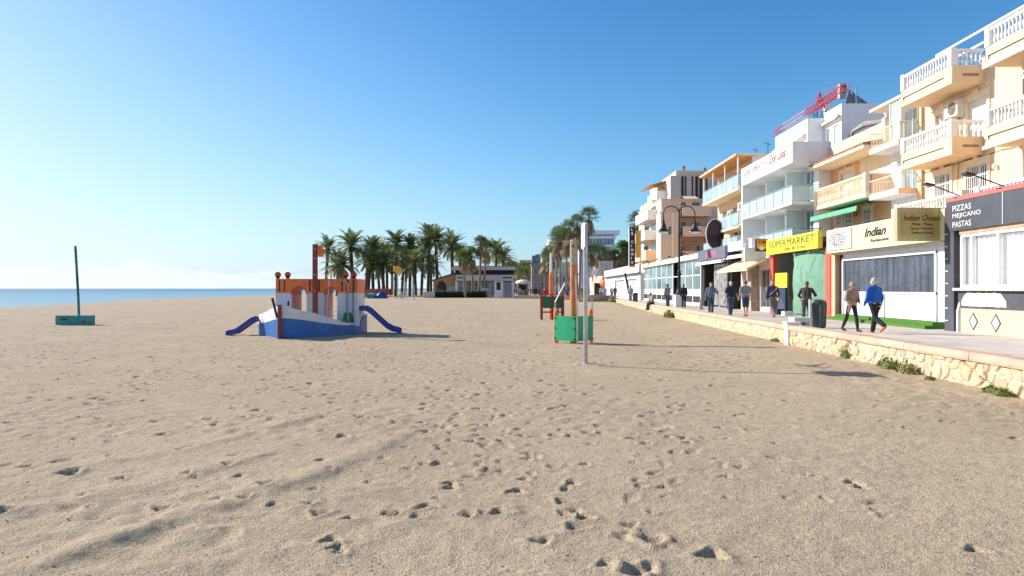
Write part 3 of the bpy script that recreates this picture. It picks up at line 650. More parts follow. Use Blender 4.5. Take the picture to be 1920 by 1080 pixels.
# ------------------------------------------------------------------ 3: orange house with tiled eave
def orange_house():
    A = 17.4
    t = thing('orange_house', 'orange house with tiled eave, white balusters and a green awning', 'building', S(A, 32.3, PZ))
    H = [(36.3, 37.7, 6.6, 8.3), (33.6, 34.7, 6.6, 8.45), (37.5, 38.2, 5.2, 6.05), (36.3, 37.1, 5.2, 6.05), (34.3, 35.1, 5.2, 6.05)]
    b = MB(True); shell(b, A, 26, 32.3, 38.9, PZ, 9.0, H); b.build('wall', peach, t)
    for i, h in enumerate(H): opening(t, A, h, ['shutter', 'glass', 'grille', 'grille', 'grille'][i], cream_pale, name='balcony_door' if i < 2 else 'window')
    b = MB(True); b.box(A - .03, A - .002, 32.3, 35.5, 6.4, 8.9); b.box(A - .03, A - .002, 36.0 + .02, 36.2, 6.4, 8.9); b.box(A - .03, A - .002, 35.6, 38.3, 4.7, 5.1)
    b.build('render_band', cream_pale, t)
    balcony(t, A, 16.2, 32.5, 38.3, 6.38, 6.55, 7.5, 'baluster', cream_pale, M('cream_baluster', (.82, .70, .52)), n=6)
    s = MB(True); s.box(16.45, A - .002, 32.42, 32.56, 6.56, 7.45); s.build('side_panel', peach, t)
    # eave with tiles
    e = MB(True); e.box(16.0, A - .002, 32.35, 38.6, 8.68, 8.82); ee = e.build('eave', cream_pale, t)
    g = MB(True)
    y = 32.4
    while y < 38.5:
        g.tube([(16.0, y + .08, 8.88), (A - .05, y + .08, 9.15)], .08, 7); y += .2
    g.build('roof_tile', terra, ee)
    p = MB(True); p.box(A - .35, A - .19, 32.3, 38.9, 9.0, 9.95); p.box(A - .19, A + 3, 32.3, 32.46, 9.0, 9.95); p.box(A - .42, A - .12, 32.26, 32.56, 8.95, 10.1)
    o = p.build('parapet', peach_pale, t)
    f = MB(True); f.lathe(A - .27, 32.41, [(.12, 0), (.12, .04), (.05, .07), (.05, .12), (.10, .18), (.12, .25), (.10, .33), (.05, .38), (.01, .42)], 12, 0, 10.1); f.build('finial', white_p, o, smooth=True)
    aw = MB(True)
    for k in range(14):
        y = 32.8 + k * .38
        aw.add([(A - .05, y, 6.32), (A - .05, y + .38, 6.32), (15.9, y + .38, 5.98), (15.9, y, 5.98), (15.88, y, 5.74), (15.88, y + .38, 5.74)], [(0, 1, 2, 3), (3, 2, 5, 4)])
    aw.build('green_awning', green_aw, t)
    for y in (37.9, 35.7, 33.7):  # hanging flower pots
        f = MB(True); f.lathe(A - .25, y, [(.10, 0), (.16, .16), (.17, .2)], 10, 0, 4.85); f.ell((A - .25, y, 5.12), (.24, .26, .15), 9, 6, 1); f.build('flower_pot', [terra, bushm], t)
    l = MB(True); l.lathe(A - .15, 35.75, [(.03, 0), (.09, .05), (.10, .26), (.04, .3), (.01, .4)], 8, 0, 5.75); l.build('lantern', terra, t)
    # furled terrace shade and chairs on the roof
    c = thing('terrace_canopy', 'grey folded canopy on the roof of the orange house', 'canopy', S(18.2, 36, 9))
    k = MB(True); k.tube([(17.7, 37.4, 9.8), (17.7, 36.9, 10.5), (17.8, 35.8, 10.62), (18.3, 34.4, 10.45), (18.9, 33.6, 10.2)], [.04, .1, .16, .12, .04], 10); k.build('cloth', M('grey_cloth', (.33, .31, .29), .9, .2, 6, .03, 5), c, smooth=True)
    k = MB(True)
    for p_ in ((17.7, 37.3, 9), (18.6, 34.0, 9)): k.bar(p_, (p_[0], p_[1], 10.4), .06)
    k.build('frame', darkm, c)
orange_house()

# ------------------------------------------------------------------ 4: white apartments with red lettering
def white_apartments():
    A = 16.7
    t = thing('white_apartments', 'white apartment house with red rooftop lettering and glass balcony rails', 'building', S(A, 38.4, PZ))
    H = []
    for z in (4.8, 7.1):
        for y in (39.6, 42.6, 45.2): H.append((y, y + 1.3, z, z + 1.85))
    b = MB(True); shell(b, A, 27, 38.9, 47.6, PZ, 9.1, H); b.build('wall', white_w, t)
    for h in H: opening(t, A, h, 'glass', None, name='balcony_door', glass=glassb)
    # top parapet box, solid
    p = MB(True); shell(p, 15.0, A + .5, 38.4, 47.5, 9.1, 10.28, bottom=True); o = p.build('parapet_box', white_w, t)
    text('APARTAMENTOS', S(15.0, 46.9, 9.62), (-KS, -1, 0), (0, 0, 1), 4.3, .42, M('red_letters', (.45, .03, .03)), o, 'lettering', .012, bold=.0)
    text('Don Lucia', S(15.0, 41.9, 9.62), (-KS, -1, 0), (0, 0, 1), 2.5, .55, M('red_letters', (.45, .03, .03)), o, 'lettering', .012, shear=.15, bold=.015)
    balcony(t, A, 15.0, 38.5, 47.5, 6.75, 6.93, 7.88, 'glass', white_w)
    balcony(t, A, 15.0, 38.5, 47.5, 4.42, 4.62, 5.42, 'glass', white_w)
    w = MB(True); w.box(15.05, A - .01, 47.4, 47.6, 4.42, 9.1); w.build('side_fin', white_w, t)
    for z in (6.9, 4.6):
        for y in (40.9, 44.3): d = MB(True); d.box(15.6, A - .01, y, y + .05, z, z + 2.1); d.build('partition', M('frosted_glass', (.62, .72, .72), .3, .05, 2), t)
    # setback penthouses
    b = MB(True); shell(b, 17.0, 25, 41.2, 46.5, 9.1, 12.28, [(42.6, 43.6, 9.9, 11.3), (44.3, 45.2, 9.9, 11.3)]); b.build('penthouse', white_w, t)
    for h in ((42.6, 43.6, 9.9, 11.3), (44.3, 45.2, 9.9, 11.3)): opening(t, 17.0, h, 'shutter')
    b = MB(True); shell(b, 18.0, 27, 38.9, 41.15, 9.1, 12.55, [(39.2, 39.9, 10.0, 11.5), (40.3, 40.9, 10.0, 11.5)]); b.build('penthouse', white_w, t)
    for h in ((39.2, 39.9, 10.0, 11.5), (40.3, 40.9, 10.0, 11.5)): opening(t, 18.0, h, 'shutter')
    roll_awning(t, 17.0, 41.4, 46.3, 11.35, cream_aw); roll_awning(t, 18.0, 39.0, 41.0, 11.9, cream_aw)
    s = thing('solar_panel', 'dark triangular solar collector on the white apartment roof', 'solar panel', S(19.2, 39.8, 12.55))
    k = MB(True); k.add([(18.4, 39.3, 12.6), (19.8, 39.3, 12.6), (19.1, 40.3, 13.75), (18.42, 39.36, 12.56), (19.84, 39.36, 12.56), (19.14, 40.36, 13.72)], [(0, 1, 2), (5, 4, 3), (0, 3, 4, 1), (1, 4, 5, 2), (2, 5, 3, 0)])
    k.build('collector', M('collector_grey', (.24, .22, .18), .4, .3, 5), s)
    k = MB(True); k.bar((19.1, 40.0, 12.55), (19.1, 40.0, 13.6), .05); k.bar((18.9, 39.0, 12.55), (18.9, 39.1, 13.6), .035); k.build('stand', greym, s)
white_apartments()

# ------------------------------------------------------------------ 5: cream house with orange pergola
def cream_house():
    A = 16.1
    t = thing('cream_house', 'cream house with orange slatted roof canopy and blue glass balconies', 'building', S(A, 48, PZ))
    H = []
    for z in (6.55, 9.2):
        for y in (49.2, 51.9, 54.6): H.append((y, y + 1.3, z, z + 1.75))
    b = MB(True); shell(b, A, 27, 47.7, 57.2, PZ, 11.3, H); b.build('wall', cream, t)
    s = MB(True); s.box(A - .3, 27, 47.62, 47.7, PZ, 11.42); s.build('side_wall', M('grey_render', (.62, .58, .54), .9, .05, 1, dirt=.12), t)
    for h in H: opening(t, A, h, 'glass', None, name='balcony_door')
    bl = M('blue_railing_glass', (.50, .68, .80), .15, .05, 2, spec=.7, alpha=.35)
    for zb, ya, yb in ((8.9, 47.7, 57.2), (6.25, 47.7, 54.0), (4.6, 47.9, 57.0)):
        o = balcony(t, A, 14.8, ya, yb, zb, zb + .2, zb + 1.15, 'glass', cream_pale)
        g = MB(True); g.box(14.83, 14.845, ya + .06, yb - .06, zb + .25, zb + 1.05); g.build('glass_panel', bl, o)
    r = MB(True); r.box(14.6, A + .5, 47.5, 57.4, 11.32, 11.40); o = r.build('roof_canopy', M('cream_edge', (.8, .66, .46)), t)
    g = MB(True); y = 47.6
    while y < 57.2: g.box(14.62, A, y, y + .32, 11.24, 11.315); y += .42
    g.build('slat', M('orange_slat', (.70, .36, .12), .8, .1, 2), o)
    g = MB(True)
    for y in (47.9, 51, 54.2, 57): g.bar((14.9, y, 8.9), (14.9, y, 11.3), .09)
    g.build('canopy_post', white_p, t)
    ac_unit(t, A, 49.9, 7.75); ac_unit(t, A, 52.6, 7.4)
    for k, (y, h) in enumerate(((50.5, 1.0), (56.5, 1.2), (47.9, .9))):
        an = thing('tv_antenna', ['thin aerial in the middle of the cream house roof', 'thin aerial at the far end of the orange roof canopy', 'thin bent aerial near the corner of the cream house'][k], 'antenna', S(17, y, 11.42))
        g = MB(True); g.bar((17, y, 11.3), (17, y, 11.4 + h), .03); g.build('mast', darkm, an)
        g = MB(True); zz = 11.3 + h; g.bar((16.7, y, zz), (17.3, y + .2, zz - .1), .02)
        for j in range(4): g.bar((16.75 + j * .15, y - .2, zz - .02 - j * .02), (16.75 + j * .15, y + .25, zz - .02 - j * .02), .012)
        g.build('boom', darkm, an)
    p = MB(True); p.ell((15.3, 48.3, 9.6), (.3, .3, .35), 10, 7); p.lathe(15.3, 48.3, [(.12, 0), (.18, .3)], 10, 0, 9.1); p.build('balcony_plant', bushm, t)
cream_house()

# ------------------------------------------------------------------ 6: stepped tan apartment complex
class Multi:                                   # every window becomes an object of its own
    def __init__(s): s.items = []
    def new(s, cls=MB): s.items.append(cls()); return s.items[-1]
    def build(s, name, mats, parent=None):
        ps = parent if isinstance(parent, list) else [parent] * len(s.items)
        return [m.build(name, mats, p) for m, p in zip(s.items, ps)]
WCLS = [MB]
def win_front(fr_, pn_, x0, x1, y, z0, z1):
    mb_frame, mb_pane = fr_.new(WCLS[0]), pn_.new(WCLS[0]); f = .05
    mb_frame.box(x0 - f, x1 + f, y - .05, y - .002, z0 - f, z0); mb_frame.box(x0 - f, x1 + f, y - .05, y - .002, z1, z1 + f)
    mb_frame.box(x0 - f, x0, y - .05, y - .002, z0, z1); mb_frame.box(x1, x1 + f, y - .05, y - .002, z0, z1)
    mb_pane.box(x0, x1, y - .02, y - .003, z0, z1)
class MBfar(MB):                              # the complex stands behind the glass restaurant
    def build(s, name, mats, parent=None, **k):
        s.v = [(x * 1.235 , y * 1.235, 2 + (z - 2) * 1.235) for x, y, z in s.v]; return MB.build(s, name, mats, parent, **k)
def stepped():
    MB = MBfar; WCLS[0] = MBfar
    t = thing('terraced_apartments', 'tan stepped apartment complex behind the glass fronted restaurant', 'building', (18.5, 82, PZ))
    b = MB(); b.box(14.9, 30, 68, 80, PZ, 10.8); b.box(14.4, 16.2, 66.0, 68, PZ, 9.3)
    b.build('wall', tan, t)
    b = MB(); b.box(14.87, 14.9, 68, 80, PZ, 10.85); b.box(14.37, 14.4, 66.2, 68, PZ, 9.3); b.box(17.4, 17.44, 75, 86, 10.8, 14.4); b.build('sunlit_painted_wall', cream_pale, t)  # sunlight put into the colour: paler skins on the blocks' sea-facing sides
    for y0, y1, x, z in ((70.5, 73, 14.87, 7.3), (74, 76.5, 14.87, 7.3), (70.5, 73, 14.87, 9.3), (74, 76.5, 14.87, 9.3), (70, 73, 14.87, 5.2), (74.5, 77, 14.87, 5.2), (78, 81, 17.4, 12.3)): g = MB(); g.box(x - .03, x - .003, y0, y1, z, z + 1.5 if z < 9 else z + 1.3); g.build('balcony_window', glassm, t)
    b = MB(); b.box(17.44, 22, 75, 86, 10.8, 14.4); tw = b.build('tower', M('grey_tower_render', (.50, .45, .40), .85, .05, 1, dirt=.1), t)
    g = MB()
    for x0, w in ((18.6, .22), (19.0, .12), (19.75, .12), (20.15, .25), (20.6, .25), (21.3, .12)): g.box(x0, x0 + w, 74.9, 74.998, 11.0, 14.3)
    g.build('dark_strip', interior, tw)
    g = MB(); g.box(18.5, 23, 77, 84, 14.4, 15.3); g.box(21.6, 24.5, 76, 84, 13.2, 15.0); g.build('roof_block', tan, t)
    for x in (19.6, 22): g = MB(); g.lathe(x, 78, [(.15, 0), (.15, .5), (.22, .55), (.2, .8)], 8, 0, 15.2 if x < 20 else 15.0); g.build('chimney', terra, t)
    # side balconies that jut towards the sea
    for (z, y0, y1, a) in ((7.0, 70, 77, 13.6), (9.1, 70, 77, 13.9), (4.9, 69, 78, 13.5), (12.0, 77, 82, 16.3), (10.9, 76, 83, 15.6)):
        g = MB(); g.box(a, 14.87 if z < 10.5 else 17.4, y0, y1, z, z + .15); g.box(a, a + .1, y0, y1, z + .15, z + 1.0); g.box(a + .1, 14.87 if z < 10.5 else 17.4, y0, y0 + .1, z + .15, z + 1.0)
        g.build('balcony', white_w if z != 4.9 else cream, t)
    g = MB(); g.add([(15.4, 77, 13.6), (17.4, 77, 14.2), (17.4, 82, 14.2), (15.4, 82, 13.6)], [(0, 1, 2, 3)]); g.add([(15.4, 77, 13.55), (17.4, 77, 14.15), (17.4, 82, 14.15), (15.4, 82, 13.55)], [(3, 2, 1, 0)]); g.build('canopy', orange_aw, t)
    # stair bay with recessed balconies between the tan walls
    fr, pn = Multi(), Multi()
    for z in (4.9, 7.3, 9.25):
        for x0, x1 in ((16.8, 17.3), (17.9, 18.7)): win_front(fr, pn, x0, x1, 68, z, z + 1.35)
    win_front(fr, pn, 15.1, 15.5, 66, 7.2, 8.0)
    for z in (4.8, 7.2, 9.2):
        q = MB(); q.box(16.6, 19.4, 66.4, 68, z - .14, z); q.box(16.6, 19.4, 66.4, 66.5, z, z + .85); q.build('balcony', tan, t)
        q = MB(); q.add([(16.9, 68, z + 2.0), (18.3, 68, z + 2.0), (18.3, 66.9, z + 1.6), (16.9, 66.9, z + 1.6)], [(0, 3, 2, 1)]); q.build('sun_blind', cream_aw, t)
    w = fr.build('window', white_m, t); pn.build('pane', glassm, w)
    q = MB(); q.box(19.6, 24, 58.5, 66, PZ, 8.6); q.build('wing', tan, t)
    q = MB(); q.box(14.3, 16.3, 65.9, 68, 9.3, 9.4); q.box(14.8, 30, 67.9, 80, 10.8, 10.95); q.build('roof_slab', tan, t)
    q = MB(); q.box(15.4, 15.6, 65.9, 66, 4.6, 9.3); q.build('pale_strip', cream_pale, t)
stepped(); WCLS[0] = MB

# ------------------------------------------------------------------ shop fronts
A0 = 14.9
def pizza_shop():
    t = thing('pizza_restaurant', 'dark signed restaurant front with white curtained windows at far right', 'restaurant', S(14.5, 16, PZ))
    A = 14.5
    b = MB(True); b.box(A + .25, 17, 10, 22.9, PZ, 4.24); b.build('wall', M('beige_wall', (.62, .52, .40), .8, .05, 2, dirt=.2), t)
    b = MB(True); b.box(A - .14, A + .2, 10, 23.3, 3.93, 4.92); s = b.build('sign_board', anth, t)
    b = MB(True); b.box(A - .16, A + .2, 10, 23.3, 4.92, 5.06); b.build('red_stripe', M('coral_stripe', (.62, .14, .12)), s)
    b = MB(True); b.box(A - .145, A - .139, 20.55, 20.57, 3.95, 4.92); b.build('joint', white_m, s)
    for i, w in enumerate((('PIZZAS', .95), ('MEJICANO', 1.42), ('PASTAS', .95))):
        text(w[0], S(A - .14, 22.95, 4.58 - .27 * i), (-KS, -1, 0), (0, 0, 1), w[1], .19, white_m, s, 'lettering', .01, bold=0)
    b = MB(True); b.box(A - .05, A + .24, 10, 22.75, 3.80, 3.93); b.build('lintel', M('wood_lintel', (.50, .33, .20), .7, .15, 3), t)
    # glazing with curtains
    f = MB(True)
    for y in (22.7, 22.2, 20.95, 19.75, 18.6, 17.4, 16.2): f.box(A - .02, A + .1, y - .05, y + .05, 2.05, 3.8)
    f.box(A - .02, A + .1, 10, 22.75, 2.02, 2.12); f.box(A - .02, A + .1, 10, 22.75, 3.70, 3.80); w = f.build('window_frame', white_m, t)
    c = MB(True); y = 22.65; k = 0
    while y > 15:
        y2 = y - .045; x1 = A + .17 + .03 * math.sin(k * 1.3) + .012 * math.sin(k * .37); x2 = A + .17 + .03 * math.sin((k + 1) * 1.3) + .012 * math.sin((k + 1) * .37)
        c.quad((x1, y, 2.1), (x2, y2, 2.1), (x2, y2, 3.75), (x1, y, 3.75)); y = y2; k += 1
    c.build('curtain', curtain, w)
    g = MB(True); g.quad((A + .05, 22.7, 2.1), (A + .05, 10, 2.1), (A + .05, 10, 3.72), (A + .05, 22.7, 3.72)); g.build('pane', M('clear_pane', (.75, .8, .82), .05, .02, 1, spec=.8, alpha=.12), w)
    b = MB(True); b.box(A - .22, A + .2, 10, 22.85, 1.93, 2.02); b.build('ledge', M('stone_ledge', (.55, .47, .40), .7, .1, 3, dirt=.2), t)
    b = MB(True); b.box(A - .06, A + .24, 10, 22.8, 1.35, 1.93); d = b.build('counter_panel', M('dark_counter', (.07, .075, .09), .6, .15, 3, dirt=.15, dirtcol=(.3, .25, .2)), t)
    # torn poster: ragged sheet
    r = random.Random(5); p = MB(True); n = 26; top, bot = [], []
    for i in range(n + 1):
        y = 22.6 - 2.1 * i / n; e = min(1, i / 3, (n - i) / 3)
        top.append((A - .07, y, 1.60 + .27 * e * (1 if 1 else 0) + r.uniform(-.02, .02))); bot.append((A - .07, y, 1.42 + .02 * r.random()))
    p.add(top + bot, [(i, n + 1 + i, n + 2 + i, i + 1) for i in range(n)]); p.build('torn_poster', M('torn_paper', (.82, .76, .72), .9, .12, 3, dirt=.85, dirtcol=(.45, .22, .16)), d)
    # tiled plinth
    m = bpy.data.materials.new('plinth_tile'); m.use_nodes = True; T = m.node_tree; q = T.nodes['Principled BSDF']; q.inputs['Roughness'].default_value = .35
    gg = nd(m, 'ShaderNodeNewGeometry'); sw = nd(m, 'ShaderNodeSeparateXYZ'); cb = nd(m, 'ShaderNodeCombineXYZ'); T.links.new(gg.outputs['Position'], sw.inputs[0]); T.links.new(sw.outputs[1], cb.inputs[0]); T.links.new(sw.outputs[2], cb.inputs[1])
    br = nd(m, 'ShaderNodeTexBrick'); br.offset = 0; br.inputs['Scale'].default_value = 1; br.inputs['Brick Width'].default_value = .14; br.inputs['Row Height'].default_value = .095; br.inputs['Mortar Size'].default_value = .005
    br.inputs['Color1'].default_value = (.62, .54, .42, 1); br.inputs['Color2'].default_value = (.57, .47, .34, 1); br.inputs['Mortar'].default_value = (.34, .25, .16, 1); T.links.new(cb.outputs[0], br.inputs[0])
    T.links.new(br.outputs[0], q.inputs['Base Color'])
    b = MB(True); b.box(A - .10, A + .24, 10, 22.6, PZ, 1.35); o = b.build('tiled_plinth', m, t)
    for y in (21.95, 20.9, 19.2, 18.2):
        k = MB(True); x = A - .108; c0 = .94; k.add([(x, y + .23, c0), (x, y, c0 - .29), (x, y - .23, c0), (x, y, c0 + .29)], [(0, 1, 2, 3)]); x -= .003
        k.add([(x, y + .18, c0), (x, y, c0 - .23), (x, y - .18, c0), (x, y, c0 + .23)], [(0, 1, 2, 3)], 1); k.build('diamond_tile', [darkm, M('grey_marble', (.52, .52, .55), .4, .15, 12)], o)
    b = MB(True); b.tube([(A - .10, 22.72, PZ), (A - .10, 22.72, 1.25), (A - .02, 22.74, 1.5), (A + .1, 22.74, 1.55)], .06, 8); b.build('drain_pipe', white_p, t)
    # spot lamps on long arms above the sign
    for y in (23.0, 20.9):
        k = MB(True); k.bar((A, y - .3, 5.06), (A - .75, y + .1, 5.50), .035); k.build('spot_lamp', darkm, t); h = MB(True); h.obox((A - .85, y + .15, 5.52), (.16, .02, -.03), (0, .13, 0), (.01, 0, .035)); h.build('lamp_head', darkm, t)
    p = MB(True); p.box(A - .12, A + .25, 22.93, 23.44, PZ, 4.24); o = p.build('dark_pillar', anth, t)
    k = MB(True)
    for i in range(8): k.box(A - .125, A - .1, 23.25, 23.42, .9 + i * .42, .925 + i * .42)
    k.build('joint_strip', white_m, o)
pizza_shop()

def indian_shop():
    A = 14.9
    t = thing('restaurant', 'restaurant front with cream sign, clear plastic blind and green turf step', 'restaurant', S(A, 23.5, PZ))
    b = MB(True); shell(b, A + .12, 17.3, 23.5, 32.6, PZ, 4.24, [(25.0, 32.2, 1.86, 3.3)]); b.build('wall', M('white_screen', (.74, .74, .77), .7, .03, 2, dirt=.15, dirtcol=(.5, .5, .5)), t)
    b = MB(True)
    for y0, y1, z0, z1 in ((24.9, 25.0, .8, 3.45), (32.2, 32.3, .8, 3.45), (24.9, 32.3, 1.78, 1.86), (24.9, 32.3, 3.3, 3.38), (28.55, 28.62, .8, 1.78)): b.box(A + .06, A + .118, y0, y1, z0, z1)
    b.build('screen_frame', white_m, t)
    # rippled clear vinyl with dark room behind
    v = MB(True); k = 0; y = 32.2
    r = random.Random(9)
    while y > 25.01:
        y2 = max(25.0, y - .06); x1, x2 = [A + .16 + .02 * math.sin(q * .9) + .012 * math.sin(q * 2.3 + 1) for q in (k, k + 1)]
        v.quad((x1, y, 1.86), (x2, y2, 1.86), (x2, y2, 3.3), (x1, y, 3.3)); y = y2; k += 1
    m = M('vinyl_sheet', (.06, .072, .10), .12, .22, 1.0, .02, 5, spec=1.0, dirt=.42, dirtcol=(.24, .26, .31)); v.build('vinyl_blind', m, t, smooth=True)
    b = MB(True); b.box(14.42, 14.62, 23.5, 32.7, 3.68, 4.76); s = b.build('sign_board', M('cream_sign', (.80, .70, .38), .5, .03, 1), t)
    b = MB(True); b.box(14.62, A + .3, 23.5, 32.7, 3.60, 3.68); b.build('blind_box', M('grey_box', (.5, .47, .45)), t)
    text('Indian', S(14.42, 29.05, 4.17), (-KS, -1, .0), (0, 0, 1), 1.75, .38, blackp, s, 'lettering', .012, shear=.35, bold=.028)
    text('Restaurante', S(14.42, 28.55, 3.93), (-KS, -1, .0), (0, 0, 1), 1.45, .14, blackp, s, 'lettering', .012, shear=.25, bold=.02)
    # square board with an ornate round emblem
    b = MB(True); b.box(14.34, 14.418, 30.15, 32.45, 3.80, 4.72); e = b.build('emblem_board', white_p, s)
    k = MB(True); x = 14.33; cy, cz = 31.45, 4.26
    def ring(rad, w, n=28, sx=1.9):
        for i in range(n):
            t0, t1 = 2 * math.pi * i / n, 2 * math.pi * (i + 1) / n
            k.add([(x, cy + rad * sx * math.cos(a), cz + rad * math.sin(a)) for a in (t0, t1)] + [(x, cy + (rad - w) * sx * math.cos(a), cz + (rad - w) * math.sin(a)) for a in (t1, t0)], [(0, 1, 2, 3)])
    ring(.42, .035); ring(.35, .02); ring(.15, .03); ring(.07, .04)
    for i in range(16):
        a = 2 * math.pi * i / 16; k.bar((x, cy + .16 * 1.9 * math.cos(a), cz + .16 * math.sin(a)), (x, cy + .33 * 1.9 * math.cos(a), cz + .33 * math.sin(a)), .01, .03)
    for i in range(12):
        a = 2 * math.pi * i / 12 + .1; k.ell((x, cy + .25 * 1.9 * math.cos(a), cz + .25 * math.sin(a)), (.006, .09, .04), 7, 4)
    k.build('emblem', M('emblem_grey', (.20, .17, .20)), e)
    # projecting box sign that faces along the promenade
    q = thing('hanging_sign', 'gold box sign with dark script lettering that juts out over the promenade', 'sign', (14.2, 23.9, 3.67))
    b = MB(); b.box(13.42, 15.14, 23.78, 24.02, 3.66, 4.82); b.build('sign_case', M('brass_case', (.50, .42, .22), .4, .06, 2, metal=.2), q)
    b = MB(); b.box(13.56, 14.98, 23.76, 23.782, 3.80, 4.67); b.build('sign_face', goldm, q)
    br = M('brown_letters', (.10, .035, .02))
    text('Indian Ocean', (13.62, 23.76, 4.36), (1, 0, 0), (0, 0, 1), 1.28, .20, br, q, 'lettering', .008, shear=.25, bold=.012)
    for i, (s_, w_) in enumerate((('Pizza / Pasta', .72), ('Carne / Pescado', .84), ('Tandoori Karahi', .76))): text(s_, (14.27 - w_ / 2, 23.76, 4.20 - i * .15), (1, 0, 0), (0, 0, 1), w_, .09, br, q, 'lettering', .008, shear=.25, bold=.02)
    b = MB(); b.bar((14.3, 23.9, 4.8), (15.0, 23.9, 4.8), .05); b.bar((15.0, 23.9, 3.9), (15.3, 23.9, 3.9), .05); b.build('bracket', darkm, q)
    # turf covered step
    b = MB(True); b.box(14.15, A + .1, 24.2, 32.4, PZ, .68); b.box(14.42, A + .11, 24.2, 31.9, .68, .80); tt = b.build('turf_step', turf, t)
    b = MB(True); b.box(A - .12, A + .25, 32.62, 33.0, PZ, 3.7); b.build('side_pillar', M('salmon_pillar', (.68, .40, .26), .8, .08, 3, dirt=.15), t)
    b = MB(True); b.box(A + .1, A + .2, 32.3, 32.6, .7, 3.6); b.build('dark_gap', interior, t)
indian_shop()

def supermarket():
    A = 14.9
    t = thing('supermarket', 'supermarket front with yellow sign, red pillars and green net', 'shop', S(A, 33, PZ))
    b = MB(True); b.box(A + 2.2, 17.4, 33, 41, PZ, 4.4); b.box(A + .1, 17.4, 40.6, 41, PZ, 4.4); b.box(A, 17.39, 33.0, 41, 4.4, 4.6); b.build('wall', M('shop_back', (.20, .19, .18), .9, .2, 1), t)
    b = MB(True); b.box(14.42, 14.66, 33.7, 40.9, 4.0, 4.86); s = b.build('sign_board', yellow, t)
    text('SUPERMARKET', S(14.42, 40.4, 4.36), (-KS, -1, .0), (0, 0, 1), 6.3, .38, M('sign_dark', (.05, .05, .03)), s, 'lettering', .012, bold=0)
    text('Gifts & Toys', S(14.42, 38.3, 4.05), (-KS, -1, .0), (0, 0, 1), 3.1, .24, M('sign_dark', (.05, .05, .03)), s, 'lettering', .012, bold=.01)
    for y0, y1 in ((33.05, 33.62), (40.7, 41.2)):
        b = MB(True); b.box(A - .15, A + .15, y0, y1, PZ + .25, 4.0); b.box(A - .12, A + .12, y0 + .05, y1 - .05, PZ, PZ + .25); b.build('red_pillar', M('coral_pillar', (.70, .10, .07), .5, .05, 2), t)
    # billowing green net
    n = MB(True); NY, NZ = 22, 16; P = []
    for i in range(NY + 1):
        for j in range(NZ + 1):
            u, w = i / NY, j / NZ; y = 33.75 + u * 4.9; z = .62 + w * 3.33
            if u > .8: y -= (u - .8) * 2.2 * math.sin(w * math.pi * .9) * 1.5
            bl = .55 * math.sin(math.pi * min(1, u * 1.05)) * math.sin(math.pi * w * .8 + .3); P.append((A - .25 + .35 - bl + .02 * math.sin(u * 40 + w * 6), y, z))
    n.add(P, [(i * (NZ + 1) + j, (i + 1) * (NZ + 1) + j, (i + 1) * (NZ + 1) + j + 1, i * (NZ + 1) + j + 1) for i in range(NY) for j in range(NZ)])
    q = n.build('green_net', M('green_net', (.16, .31, .22), .9, .10, 2.5, .03, 4), t, smooth=True)
    n = MB(True)
    n.tube([(A - .55, 36.5, 3.9), (A - .62, 35.9, 2.6), (A - .5, 35.7, 2.2)], .015, 5); n.tube([(A - .4, 35.0, 3.9), (A - .5, 35.2, 3.0)], .015, 5); n.build('rope', white_p, q)
    b = MB(True); b.box(A - .1, A + .0, 38.7, 40.5, 1.3, 2.9); y_ = b.build('yellow_board', M('board_yellow', (.72, .62, .03), .6, .1, 2), t)
    b = MB(True); b.box(A - .26, A - .12, 38.5, 39.6, .7, 2.05); b.build('navy_panel', M('navy_panel', (.015, .03, .08)), t)
    for i, (y, c, h) in enumerate(((38.1, redp, .42), (37.5, darkm, .3), (36.4, M('box_white', (.7, .68, .66)), .22))):
        k = thing('crate', ['small red crate on the pavement by the green net', 'small dark crate beside the red crate at the supermarket', 'low pale box at the foot of the green net'][i], 'crate', S(A - .9, y, PZ))
        m_ = MB(True); m_.box(A - 1.1, A - .7, y, y + .45, PZ, PZ + h * .12)
        for x0, x1, ya, yb in ((A - 1.1, A - 1.07, y, y + .45), (A - .73, A - .7, y, y + .45), (A - 1.07, A - .73, y, y + .03), (A - 1.07, A - .73, y + .42, y + .45)): m_.box(x0, x1, ya, yb, PZ + h * .12, PZ + h)
        m_.build('crate_body', c, k)
supermarket()

